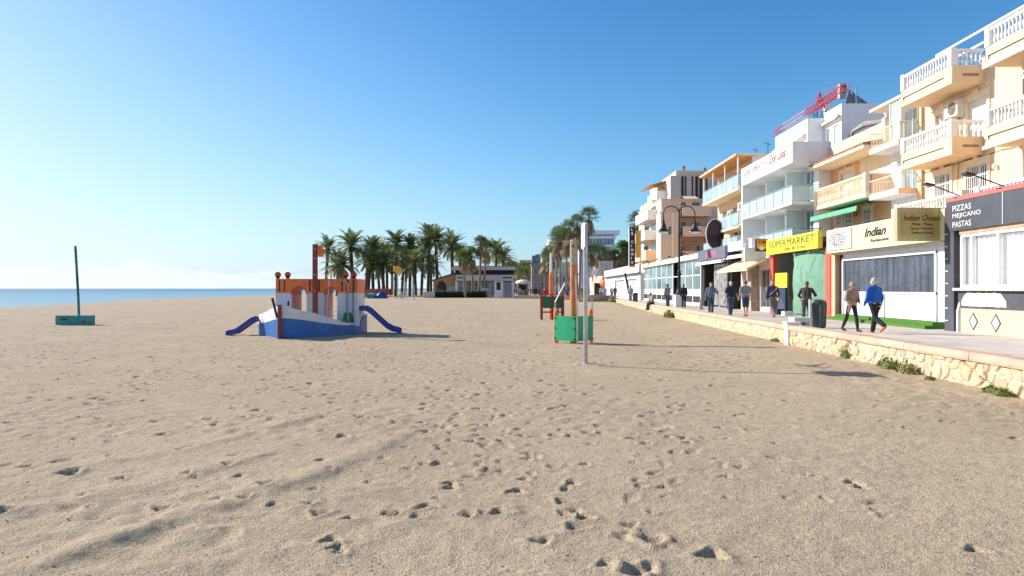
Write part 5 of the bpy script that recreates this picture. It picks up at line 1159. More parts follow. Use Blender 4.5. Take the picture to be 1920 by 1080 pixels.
# ------------------------------------------------------------------ beach restaurant
def beach_restaurant():
    Y = 118; k = Y / 1280
    def X(px): return (px - 960) * k
    t = thing('beach_restaurant', 'flat roofed white beach restaurant with dark eave under the palms', 'restaurant', (X(855), Y, .5))
    wg = M('grey_white_front', (.52, .52, .56), .7, .06, .5)
    b = MB(); b.box(X(856), X(963), Y, Y + 14, .5, 4.1); b.build('wall', wg, t)
    b = MB(); b.box(X(850), X(966), Y - 2.2, Y + 14, 5.15, 5.75); rf = b.build('roof', wg, t)
    b = MB(); b.box(X(850), X(966), Y - 2.25, Y + 14.05, 5.75, 5.84); b.build('roof_rim', darkm, rf)
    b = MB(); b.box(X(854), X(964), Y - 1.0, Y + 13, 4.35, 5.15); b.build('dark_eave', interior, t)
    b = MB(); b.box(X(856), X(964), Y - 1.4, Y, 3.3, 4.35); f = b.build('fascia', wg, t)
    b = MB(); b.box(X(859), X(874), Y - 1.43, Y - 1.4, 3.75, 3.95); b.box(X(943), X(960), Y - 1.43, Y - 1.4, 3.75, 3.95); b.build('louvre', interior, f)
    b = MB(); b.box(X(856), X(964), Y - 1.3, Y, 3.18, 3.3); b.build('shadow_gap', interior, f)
    fr, pn = Multi(), Multi()
    for p0, p1 in ((859, 872), (874, 886), (890, 901), (904, 918), (920, 928)): win_front(fr, pn, X(p0), X(p1), Y, .9, 3.1)
    w = fr.build('window', white_m, t); pn.build('pane', glassm, w)
    b = MB(); b.box(X(855), X(858), Y - 1.3, Y - .9, .5, 3.3); b.box(X(960), X(964), Y - 1.3, Y - .9, .5, 3.3); b.build('pillar', white_w, t)
    for i, p in enumerate((949, 956)): b = MB(); b.add([(X(p), Y - .2, 3.0), (X(p + 2), Y - .3, 2.0), (X(p + 1), Y - .2, .9), (X(p - 1.5), Y - .3, 2.0)], [(0, 1, 2, 3), (3, 2, 1, 0)]); b.build('folded_parasol', M('lilac_cloth', (.35, .38, .55)), t)
    # brown lean-to with a sloping roof
    b = MB(); x0, x1 = X(811), X(855); b.add([(x0, Y + 1, .5), (x1, Y + 1, .5), (x1, Y + 1, 4.7), (x0, Y + 1, 3.4), (x0, Y + 10, .5), (x1, Y + 10, .5), (x1, Y + 10, 4.7), (x0, Y + 10, 3.4)], [(0, 1, 2, 3), (4, 7, 6, 5), (0, 3, 7, 4)]); b.build('side_wing', M('brown_wing', (.40, .22, .13), .8, .08, .5), t)
    b = MB(); b.add([(x0 - .4, Y + .6, 3.3), (x1, Y + .6, 4.72), (x1, Y + 10, 4.72), (x0 - .4, Y + 10, 3.3), (x0 - .4, Y + .6, 3.45), (x1, Y + .6, 4.87), (x1, Y + 10, 4.87), (x0 - .4, Y + 10, 3.45)], [(4, 5, 6, 7), (0, 4, 7, 3), (0, 1, 5, 4), (3, 2, 1, 0)]); b.build('wing_roof', darkm, t)
    b = MB(); b.box(X(832), X(853), Y + .95, Y + .99, .6, 2.4); b.build('plastic_screen', M('screen_grey', (.35, .34, .36), .3), t)
    # satellite dish
    b = MB(); b.ell((X(914), Y + 2, 6.7), (.45, .3, .6), 12, 8); b.bar((X(914), Y + 2, 5.8), (X(914), Y + 2, 6.3), .12); b.build('roof_dome', white_p, t)
    Y2 = 112; k2 = Y2 / 1280; X2 = lambda p: (p - 960) * k2
    w = thing('garden_wall', 'low pale wall round the hedge in front of the beach restaurant', 'wall', (X2(797), Y2, .45)); b = MB(); b.box(X2(797), X2(818), Y2 - 2, Y2 + .4, .3, 1.45); b.box(X2(818), X2(916), Y2 + .6, Y2 + 1.0, .3, 1.65); b.box(X2(903), X2(916), Y2 + 1.01, Y2 + 1.4, .3, 2.1); b.build('wall', concrete, w)
    h = thing('hedge', 'long low dark green hedge in front of the beach restaurant', 'hedge', (X2(860), Y2, .4)); rr = random.Random(3); b = MB()
    for i in range(9000):
        x = rr.uniform(X2(816), X2(912)); y = rr.uniform(Y2 - 1.9, Y2 + .5); z = .45 + rr.random() * 1.05
        if min(x - X2(816), X2(912) - x, y - (Y2 - 1.9), 1.5 - z) > .25: continue
        a = Vector((rr.gauss(0, 1), rr.gauss(0, 1), rr.gauss(0, 1))).normalized() * .11; c = a.cross(Vector((rr.gauss(0, 1), rr.gauss(0, 1), rr.gauss(0, 1)))).normalized() * .07; p = Vector((x, y, z))
        b.add([p - a, p + c, p + a, p - c], [(0, 1, 2, 3)])
    b.box(X2(818), X2(910), Y2 - 1.65, Y2 + .3, .3, 1.28); b.build('foliage', M('hedge_green', (.025, .05, .02), .8, .4, 3), h)
    s = thing('round_bush', 'rounded brown green bush beside the brown restaurant wing', 'bush', (X2(823), Y2 + 3, .5)); b = MB()
    for i in range(3500):
        v = Vector((rr.gauss(0, 1), rr.gauss(0, 1), rr.gauss(0, 1))).normalized(); rdd = 1 - .18 * rr.random(); p = Vector((X2(823) + v.x * .95 * rdd, Y2 + 3 + v.y * .95 * rdd, 2.0 + v.z * 1.35 * rdd)); a = Vector((rr.gauss(0, 1), rr.gauss(0, 1), rr.gauss(0, 1))).normalized() * .10; c = a.cross(v).normalized() * .06
        b.add([p - a, p + c, p + a, p - c], [(0, 1, 2, 3)])
    b.build('foliage', M('bush_brown', (.11, .085, .035), .8, .45, 2.5), s); b = MB(); b.tube([(X2(823), Y2 + 3, .4), (X2(823), Y2 + 3, 2)], .12, 7); b.build('trunk', trunkd, s)
    # white booth
    Y3 = 107; X3 = lambda p: (p - 960) * Y3 / 1280
    q = thing('beach_booth', 'small white booth with one dark window right of the hedge', 'booth', (X3(935), Y3, .4)); b = MB(); b.box(X3(927), X3(943), Y3, Y3 + 1.4, .4, 3.2); b.build('wall', M('booth_grey', (.56, .56, .60), .7, .04, 2), q)
    b = MB(); b.box(X3(926.5), X3(943.5), Y3 - .15, Y3 + 1.5, 3.2, 3.36); b.build('roof', M('booth_roof', (.35, .22, .16)), q); b = MB(); b.box(X3(931), X3(938.5), Y3 - .04, Y3 - .002, 1.75, 3.0); b.build('window', interior, q); b = MB(); b.box(X3(930.5), X3(939), Y3 - .1, Y3 - .002, 1.66, 1.74); b.build('window_sill', white_p, q)
beach_restaurant()

# ------------------------------------------------------------------ playground: ship
def arch_panel(mb, x0, x1, z0, z1, arches, y, th, step=.04, along='x'):
    n = max(1, int((x1 - x0) / step))
    for i in range(n):
        a, c = x0 + (x1 - x0) * i / n, x0 + (x1 - x0) * (i + 1) / n; m = (a + c) / 2; lo = z0
        for cx, hw, sp in arches:
            if abs(m - cx) < hw: lo = max(lo, sp + math.sqrt(hw * hw - (m - cx) ** 2))
        if lo < z1 - .01: mb.box(a, c, y, y + th, lo, z1)
def ship():
    t = thing('play_ship', 'blue and white wooden play ship with orange castle and blue slides', 'play ship', (-8.8, 29, 0), None)
    P = [(-11.2, 31.5, .5, .72), (-11.2, 30.6, .44, .74), (-11.05, 29.7, .46, .80), (-10.75, 29.05, .5, .90), (-10.2, 28.35, .60, 1.04), (-9.62, 27.62, .74, 1.26), (-9.28, 27.2, .81, 1.30), (-8.9, 27.35, .80, 1.22), (-8.3, 27.7, .70, 1.06), (-7.7, 28.25, .56, .86), (-7.15, 28.95, .44, .56), (-6.85, 29.6, .42, .46), (-6.68, 30.3, .62, .64), (-6.62, 31.2, .85, .87)]
    bl, wh = MB(), MB(); c = Vector((-8.8, 29.6, 0))
    def strip(mb, z0, z1f, th=.05):
        for (x0, y0, b0, w0), (x1, y1, b1, w1) in zip(P[:-1], P[1:]):
            for k in range(3):
                u, v = k / 3, (k + 1) / 3; A, B = Vector((x0 + (x1 - x0) * u, y0 + (y1 - y0) * u, 0)), Vector((x0 + (x1 - x0) * v, y0 + (y1 - y0) * v, 0)); ia, ib = (c - A).normalized() * th, (c - B).normalized() * th
                la, lb = z0(b0 + (b1 - b0) * u, 0), z0(b0 + (b1 - b0) * v, 0); ha, hb = z1f(b0 + (b1 - b0) * u, w0 + (w1 - w0) * u), z1f(b0 + (b1 - b0) * v, w0 + (w1 - w0) * v)
                if ha - la < .02: continue
                Z = Vector((0, 0, 1)); Q = [A + Z * la, B + Z * lb, B + Z * hb, A + Z * ha]; Qi = [A + ia + Z * la, B + ib + Z * lb, B + ib + Z * hb, A + ia + Z * ha]
                mb.add(Q + Qi, [(0, 1, 2, 3), (7, 6, 5, 4), (3, 2, 6, 7), (0, 4, 5, 1), (0, 3, 7, 4), (1, 5, 6, 2)])
    strip(bl, lambda b_, w: -.1, lambda b_, w: b_); strip(wh, lambda b_, w: b_ + .002, lambda b_, w: w)
    bl.build('hull', hullblue, t); wh.build('bulwark', M('ship_white', (.72, .70, .68), .6, .06, 2, dirt=.25, dirtcol=(.45, .42, .4)), t)
    d = MB(); inner = [c + (Vector((x, y, 0)) - c) * .94 for x, y, _, _ in P]; d.add([(p.x, p.y, .40) for p in inner] + [(p.x, p.y, .34) for p in inner], [tuple(range(len(inner))), tuple(range(2 * len(inner) - 1, len(inner) - 1, -1))]); d.build('deck', barewood, t)
    s = MB(); s.box(-9.30, -9.17, 27.08, 27.2, -.1, 1.36); s.build('stem_post', redwood, t); s = MB(); s.bar((-9.56, 27.22, 1.62), (-9.33, 27.15, .82), .045, .09); s.build('bow_board', darkm, t)
    # castle
    x0, x1, yf, yb = -10.28, -6.72, 29.7, 31.1; AR = [(-9.28, .33, 1.74), (-7.88, .29, 1.74)]; cw = M('castle_white', (.66, .66, .70), .6, .04, 2, dirt=.1)
    w, o = MB(), MB()
    for yy in (yf, yb):
        arch_panel(w, x0, x1, .36, 1.80, AR, yy, .05); arch_panel(o, x0, x1, 1.80, 2.42, AR, yy, .05)
    # solid columns below the arches are left open to the deck
    w.box(x0, x0 + .05, yf + .052, yb - .002, .36, 1.80); w.box(x1 - .05, x1, yf + .052, yb - .002, .36, 1.80); o.box(x0, x0 + .05, yf + .052, yb - .002, 1.802, 2.42); o.box(x1 - .05, x1, yf + .052, yb - .002, 1.802, 2.42)
    w.build('castle_wall', cw, t); op = o.build('castle_top', orangep, t)
    ln = MB()
    for cx, hw, sp in AR:
        n = 14
        for i in range(n):
            a0, a1 = math.pi * i / n, math.pi * (i + 1) / n; q = [(cx + hw * math.cos(a), y, sp + hw * math.sin(a)) for y in (yf - .01, yb) for a in (a0, a1)]
            ln.add(q + [(p[0] + .03 * math.cos(a0), p[1], p[2] + .03 * math.sin(a0)) for p in q], [(0, 1, 3, 2), (4, 6, 7, 5), (0, 4, 5, 1)])
        ln.box(cx - hw - .02, cx - hw, yf + .05, yb, .4, sp)
    ln.build('arch_lining', M('arch_red', (.55, .05, .03), .5), op)
    iw = MB()
    for cx, hw, sp in AR: iw.box(cx - hw + .005, cx - hw + .03, yf + .06, yb - .05, .4, sp)
    iw.build('inner_wall', M('inner_pink', (.55, .42, .40), .7), t)
    sl = MB()
    for x in (-10.15, -9.93, -8.82, -8.42, -7.42, -7.2, -6.92):
        for z, h in ((1.88, .18), (2.08, .3)): sl.box(x, x + .06, yf - .004, yf + .001, z, z + h)
    sl.build('cut_out', interior, op)
    dd = MB(); dd.ell((x0 + .55, yf - .002, 1.35), (.05, .006, .12), 10, 8); dd.build('port_hole', interior, t)
    # round crenel ornaments
    cr = MB()
    for x, r in ((x0 + .09, .13), (x0 + .52, .13), (x1 - .52, .13), (x1 - .16, .13)):
        for y in (yf, ): 
            n = 14; q = [(x + r * math.cos(2 * math.pi * i / n), yy, 2.60 + r * math.sin(2 * math.pi * i / n)) for yy in (y, y + .05) for i in range(n)]
            cr.add(q, [(i, (i + 1) % n, n + (i + 1) % n, n + i) for i in range(n)] + [tuple(range(n)), tuple(range(2 * n - 1, n - 1, -1))]); cr.box(x - .07, x + .07, y, y + .05, 2.42, 2.55)
    cr.build('crenel', M('ornament_red', (.50, .09, .03), .5, .15, 5), op)
    m = MB(); m.box(-8.55, -8.37, 29.25, 29.43, .3, 3.9); mo = m.build('mast', redwood, t)
    m = MB(); m.box(-8.36, -8.12, 29.31, 29.36, 3.42, 3.86); m.box(-8.12, -8.04, 29.31, 29.36, 3.50, 3.68); m.box(-8.30, -8.1, 29.31, 29.36, 3.36, 3.42); m.build('mast_flag', orangep, mo)
    m = MB()
    for z in (.95, 1.9, 2.6, 3.3, 3.7): m.ell((-8.46, 29.245, z), (.025, .012, .025), 8, 5)
    m.build('bolt', white_m, mo)
    k = MB(); k.tube([(-7.95, 29.3, .4), (-7.95, 29.3, 1.0), (-7.9, 29.5, 2.32), (-7.2, 29.5, 2.34), (-7.05, 29.35, 2.2), (-7.05, 29.35, .4)], .022, 6)
    for i in range(4): k.bar((-7.75 , 29.25, .5 + i * .17), (-7.25, 29.25, .5 + i * .17), .02)
    k.bar((-7.75, 29.25, .4), (-7.75, 29.25, 1.15), .025); k.bar((-7.25, 29.25, .4), (-7.25, 29.25, 1.15), .025); k.build('climbing_rail', greym, t)
    k = MB(); k.bar((-7.15, 29.66, .4), (-7.15, 29.66, 2.4), .05); k.bar((-6.9, 29.64, .5), (-6.9, 29.64, 3.0 - .2), .03); k.build('corner_post', darkm, t)
    g = MB(); g.add([(-7.25, 29.1, .62), (-6.75, 29.9, .5), (-6.72, 30.1, .92), (-7.2, 29.4, 1.0 - .02)], [(0, 1, 2, 3), (3, 2, 1, 0)]); g.build('green_gusset', M('dark_green_panel', (.02, .16, .07)), t)
    def slide(pts, y, w=.5):
        m = MB(); 
        for a, b_ in zip(pts[:-1], pts[1:]):
            for yy in (y - w / 2, y + w / 2): m.add([(a[0], yy - .02, a[1] - .08), (b_[0], yy - .02, b_[1] - .08), (b_[0], yy - .02, b_[1] + .14), (a[0], yy - .02, a[1] + .14), (a[0], yy + .02, a[1] - .08), (b_[0], yy + .02, b_[1] - .08), (b_[0], yy + .02, b_[1] + .14), (a[0], yy + .02, a[1] + .14)], [(0, 1, 2, 3), (7, 6, 5, 4), (3, 2, 6, 7), (0, 4, 5, 1), (0, 3, 7, 4), (1, 5, 6, 2)])
            m.add([(a[0], y - w / 2, a[1]), (b_[0], y - w / 2, b_[1]), (b_[0], y + w / 2, b_[1]), (a[0], y + w / 2, a[1]), (a[0], y - w / 2, a[1] - .03), (b_[0], y - w / 2, b_[1] - .03), (b_[0], y + w / 2, b_[1] - .03), (a[0], y + w / 2, a[1] - .03)], [(0, 3, 2, 1), (4, 5, 6, 7)])
        m.build('slide', slideblue, t, smooth=False)
    slide([(-6.8, 1.10), (-6.45, 1.10), (-6.25, .98), (-5.55, .34), (-5.3, .2), (-5.05, .14), (-4.93, .08)], 30.3); slide([(-10.8, .72), (-11.05, .62), (-11.5, .30), (-11.7, .16), (-12.0, .10), (-12.1, .06)], 29.1, .5)
ship()

# ------------------------------------------------------------------ playground: green climbing frames and posts
def frame_green():
    t = thing('climbing_frame', 'green panelled climbing frame with orange posts near the sign post', 'play equipment', (2.25, 25, 0))
    cf, l, r = Vector((2.25, 24.5, 0)), Vector((1.55, 25.15, 0)), Vector((2.98, 25.1, 0))
    for a, b_ in ((l, cf), (cf, r)):
        m = MB(); n = 6; dirn = (b_ - a); nrm = Vector((dirn.y, -dirn.x, 0)).normalized() * .008
        for i in range(n):
            p, q = a + dirn * i / n, a + dirn * (i + 1) / n; bow = lambda u: nrm * (1.2 * math.sin(math.pi * u)); p = p + bow(i / n); q = q + bow((i + 1) / n)
            Z = Vector((0, 0, 1)); z0, z1 = .10, 1.0; k = nrm.normalized() * -.03
            m.add([p + Z * z0, q + Z * z0, q + Z * z1, p + Z * z1, p + k + Z * z0, q + k + Z * z0, q + k + Z * z1, p + k + Z * z1], [(0, 1, 2, 3), (7, 6, 5, 4), (3, 2, 6, 7), (0, 4, 5, 1), (0, 3, 7, 4), (1, 5, 6, 2)])
        o = m.build('panel', greenp, t); m = MB()
        for u in (.04, .94):
            for z in (.18, .55, .92): p = a + dirn * u + nrm * 1.1; m.ell((p.x, p.y, z), (.028, .028, .028), 8, 6)
        m.build('bolt', darkm, o)
    for x, y, h in ((1.62, 25.2, 1.28), (2.9, 25.15, 1.34)):
        m = MB(); m.lathe(x, y, [(.085, 0), (.085, h - .06), (.05, h)], 12, 0, -.1); m.build('short_post', orangep, t, smooth=False)
    m = MB(); m.lathe(2.25, 24.95, [(.13, 0), (.13, 2.95)], 16, 0, -.1); m.build('tall_post', M('orange_wood', (.62, .22, .08), .6, .15, 4, dirt=.35, dirtcol=(.45, .33, .2)), t)
    m = MB(); m.lathe(2.25, 24.95, [(.128, 2.86), (.128, 3.74), (.09, 3.79)], 16); m.build('bare_post_top', barewood, t); m = MB(); m.ell((2.21, 24.82, 3.55), (.04, .02, .05), 8, 6); m.build('knob', darkm, t)
    m = MB(); m.tube([(2.33, 24.35, -.1), (2.33, 24.35, 1.2), (2.29, 24.6, 2.5)], .028, 8); m.tube([(1.6, 25.2, 1.15), (1.6, 25.2, 1.5), (1.95, 25.2, 2.18), (2.2, 25.2, 2.24)], .026, 8); m.tube([(2.95, 25.15, 1.2), (2.95, 25.15, 1.55), (2.85, 25.15, 1.75), (2.6, 25.1, 2.05)], .026, 8); m.build('hand_rail', greym, t)
    t = thing('climbing_frame', 'smaller red framed climbing box with dark green sides farther back', 'play equipment', (2.5, 43.5, 0))
    X = lambda p: (p - 960) / 1280 * 43.5
    m = MB(); m.box(X(1019), X(1035), 43.5, 43.56, .75, 1.5); m.box(X(1040), X(1055), 43.5, 43.56, .75, 1.5); m.box(X(1019), X(1055), 44.6, 44.66, .75, 1.5); m.build('panel', M('dark_green_panel', (.02, .16, .07)), t)
    m = MB()
    for p in (1016, 1036, 1046, 1056): m.box(X(p) - .06, X(p) + .06, 43.42, 43.54, -.1, 1.55)
    for p in (1016, 1056): m.box(X(p) - .06, X(p) + .06, 44.6, 44.72, -.1, 1.55)
    m.bar((X(1016), 43.48, .5), (X(1056), 43.48, .5), .09); m.build('frame', redwood, t)
    m = MB(); m.box(X(1012), X(1058), 43.36, 43.42, 1.56, 1.66); m.box(X(1012), X(1058), 44.7, 44.76, 1.56, 1.66); m.build('rail', M('rail_red', (.6, .08, .06)), t)
    m = MB(); m.lathe(X(1034), 44, [(.13, 0), (.13, 2.2), (.15, 2.25), (.12, 2.3), (.12, 2.9), (.02, 3.35)], 12, 0, 0); m.build('tall_post', orangep, t)
    m = MB(); m.lathe(X(1034), 44.0, [(.09, 3.0), (.07, 4.3)], 8, 0, 0); m.build('pale_post_top', white_p, t)
    m = MB(); m.tube([(X(1040), 43.4, 1.5), (X(1041), 43.4, 2.0), (X(1046), 43.4, 2.3), (X(1049), 43.4, 2.2), (X(1050), 43.4, 1.6)], .03, 6); m.build('hand_rail', greym, t)
frame_green()
t = thing('sign_post', 'tall grey steel post with an edge-on white sign on top, standing in sand', 'sign post', (1.89, 17.6, 0))
m = MB(); m.tube([(1.90, 17.6, -.2), (1.89, 17.6, 3.05)], .055, 14); m.tube([(1.9, 17.6, -.02), (1.9, 17.6, .10)], [.1, .085], 12, 0); m.build('pole', greym, t, smooth=False)
m = MB(); m.box(1.845, 1.865, 17.32, 18.22, 3.06, 3.68); m.box(1.83, 1.845, 17.5, 17.75, 3.0, 3.7); m.tube([(1.89, 17.6, 3.0), (1.89, 17.6, 3.70)], .05, 12); m.add([(1.90, 17.4, 3.06), (1.93, 18.2, 3.06), (1.93, 18.2, 3.68), (1.90, 17.4, 3.68), (1.92, 17.4, 3.06), (1.95, 18.2, 3.06), (1.95, 18.2, 3.68), (1.92, 17.4, 3.68)], [(0, 3, 2, 1), (4, 5, 6, 7), (0, 1, 5, 4), (3, 7, 6, 2), (0, 4, 7, 3), (1, 2, 6, 5)]); m.build('sign_plate', white_p, t)
t = thing('net_post', 'leaning teal pole in a teal concrete block on the open sand', 'post', (-24, 37.6, 0))
m = MB(); m.box(-24.95, -23.15, 37.3, 37.9, -.1, .52); o = m.build('concrete_base', tealp, t); m = MB(); m.box(-24.7, -24.3, 37.29, 37.299, .28, .36); m.box(-23.5, -23.3, 37.29, 37.299, .14, .2); m.build('chip', darkm, o)
m = MB(); m.tube([(-23.85, 37.6, .4), (-23.88, 37.6, 1.4), (-24.05, 37.6, 4.35)], .065, 12); m.build('pole', M('teal_pole', (.06, .22, .21), .5, .5, 2.2), t)

# ------------------------------------------------------------------ far playground and boats under the palms
def far_play():
    Y = 105; X = lambda p, y=Y: (p - 960) / 1280 * y
    t = thing('covered_boat', 'boat under a dark blue tarpaulin in front of the palm trunks', 'boat', (X(720), Y, .45)); m = MB(); n = 12
    P, F = [], []
    for i in range(n + 1):
        u = i / n; x = X(704) + (X(727) - X(704)) * u; s = math.sin(math.pi * (.12 + .8 * u)); 
        for j in range(9): a = math.pi * j / 8; P.append((x, Y - math.cos(a) * .8 * s, .45 + math.sin(a) ** .6 * 1.05 * s))
    F = [(i * 9 + j, (i + 1) * 9 + j, (i + 1) * 9 + j + 1, i * 9 + j + 1) for i in range(n) for j in range(8)]
    m.add(P, F); m.build('tarpaulin', M('tarp_blue', (.01, .05, .28), .45, .2, 2, .03, 4), t, smooth=True); m = MB(); m.box(X(705), X(725), Y - .5, Y + .5, .35, .6); m.build('hull', darkm, t)
    for i, (p0, p1, c) in enumerate(((676, 684, 'left'), (690, 702, 'right'))):
        t = thing('pedal_boat', 'turquoise beach boat ' + ('nearest the castle slide' if i == 0 else 'next to the blue tarpaulin'), 'boat', (X(p0), Y, .45), 'turquoise boats'); m = MB()
        x0, x1 = X(p0), X(p1); m.add([(x0, Y - .4, .45), (x1, Y - .4, .45), (x1 + .2, Y - .6, 1.15), (x0 - .3, Y - .6, 1.15), (x0, Y + .4, .45), (x1, Y + .4, .45), (x1 + .2, Y + .6, 1.15), (x0 - .3, Y + .6, 1.15)], [(0, 1, 2, 3), (7, 6, 5, 4), (0, 3, 7, 4), (1, 5, 6, 2), (3, 2, 6, 7)]); m.build('hull', M('turquoise', (.03, .30, .36), .5, .15, 2), t); m = MB(); m.box(x0 + .1, x1 - .1, Y - .3, Y + .3, 1.151, 1.3); m.build('seat', white_p, t)
    t = thing('low_fence', 'long low red fence in front of the palm trunks', 'fence', (X(690), 122, .5)); m = MB(); m.box(X(684, 122), X(740, 122), 122, 122.1, .9, 1.9); m.build('panel', M('fence_red', (.45, .12, .07), .7, .25, 1), t); m = MB()
    for p in range(684, 742, 8): m.box(X(p, 122) - .06, X(p, 122) + .06, 121.94, 122.04, .3, 2.0)
    m.build('post', redwood, t)
    t = thing('play_windmill', 'yellow flower shaped play figure on a pale pole before the palms', 'play equipment', (X(745, 100), 100, .45)); m = MB(); m.tube([(X(745.5, 100), 100, .3), (X(745.5, 100), 100, 4.4)], .09, 8); m.build('pole', greym, t); m = MB(); c = Vector((X(745.5, 100), 99.9, 4.75))
    for i in range(6): a = i * math.pi / 3 + .3; m.ell((c.x + .38 * math.cos(a), c.y, c.z + .34 * math.sin(a)), (.30, .07, .24), 10, 6)
    m.build('petal', M('play_yellow', (.80, .42, .02), .5, .08, 2), t)
    for i, (p, h, col, lab) in enumerate(((738, 3.4, white_p, 'thin white pole left of the yellow play figure'), (774, 3.1, white_p, 'white pole between the yellow figure and the restaurant'), (777, 2.0, M('pale_teal', (.30, .52, .55)), 'short pale teal post beside the white pole'), (761, 2.4, M('pale_blue', (.35, .5, .62)), 'pale blue play post under the palms'))):
        m = MB(); x = X(p, 98); m.tube([(x, 98, .3), (x, 98, .45 + h)], .07, 8); m.ell((x, 98, .45 + h), (.1, .1, .08), 8, 5); tag(m.build('pole', col), lab, 'pole')
    t = thing('play_rocker', 'grey rounded play figure on the sand under the palms', 'play equipment', (X(753, 99), 99, .45)); m = MB(); m.ell((X(753, 99), 99, 1.05), (.55, .3, .42), 12, 8); m.build('body', concrete, t); m = MB(); m.bar((X(752, 99), 99, .4), (X(752, 99), 99, .8), .1); m.bar((X(755, 99), 99, .4), (X(755, 99), 99, .8), .1); m.build('leg', greym, t)
    # dark upturned boat on the sand at the end of the stone wall
    t = thing('upturned_boat', 'dark brown upturned rowing boat lying where the stone wall ends', 'boat', (10.5, 84, .4)); m = MB(); P = []
    for i in range(15):
        u = i / 14; c = Vector((8.4 + 4.6 * u, 84.6 - 2.2 * u, .35)); s = (math.sin(math.pi * min(1, .06 + .80 * u))) ** .7; s *= 1 if u < .9 else .8
        for j in range(9): a = math.pi * j / 8; P.append((c.x + math.cos(a) * .3 * s, c.y - math.cos(a) * .9 * s, c.z + math.sin(a) ** .8 * .85 * s))
    m.add(P, [(i * 9 + j, (i + 1) * 9 + j, (i + 1) * 9 + j + 1, i * 9 + j + 1) for i in range(14) for j in range(8)]); m.build('hull', M('boat_brown', (.09, .055, .04), .7, .3, 3, dirt=.3), t, smooth=True)
    m = MB(); m.tube([(8.4, 84.6, .6), (9.6, 84.0, 1.15), (11.5, 83.1, 1.27), (12.9, 82.4, 1.0)], .06, 6); m.build('keel', M('keel_tan', (.35, .23, .17)), t)
    # curved end wall and planter by the promenade in the distance
    t = thing('terrace_wall', 'low curved tan wall at the far end of the beach', 'wall', (6, 96, .4)); m = MB()
    for i in range(14): a0, a1 = [R(200 + 150 * k / 14) for k in (i, i + 1)]; m.bar((9 + 4.2 * math.cos(a0), 99 + 4.2 * math.sin(a0), .6), (9 + 4.2 * math.cos(a1), 99 + 4.2 * math.sin(a1), .6), .3, .95)
    m.build('wall', M('wall_tan', (.55, .38, .27), .85, .12, 1.5), t)
    t = thing('garden_kiosk', 'small kiosk with curved pale roof among the far palms', 'kiosk', (-3, 180, .5)); m = MB(); m.box(1.2, 3.6, 150, 153, .5, 3.3); m.build('wall', M('kiosk_tan', (.40, .36, .28), .8, .1, 1), t); m = MB(); m.ell((2.4, 151.5, 3.3), (1.6, 1.8, .7), 12, 8); m.build('roof', white_p, t); m = MB(); m.box(1.5, 3.2, 149.94, 149.99, 1.7, 2.9); m.build('window', interior, t)
far_play()
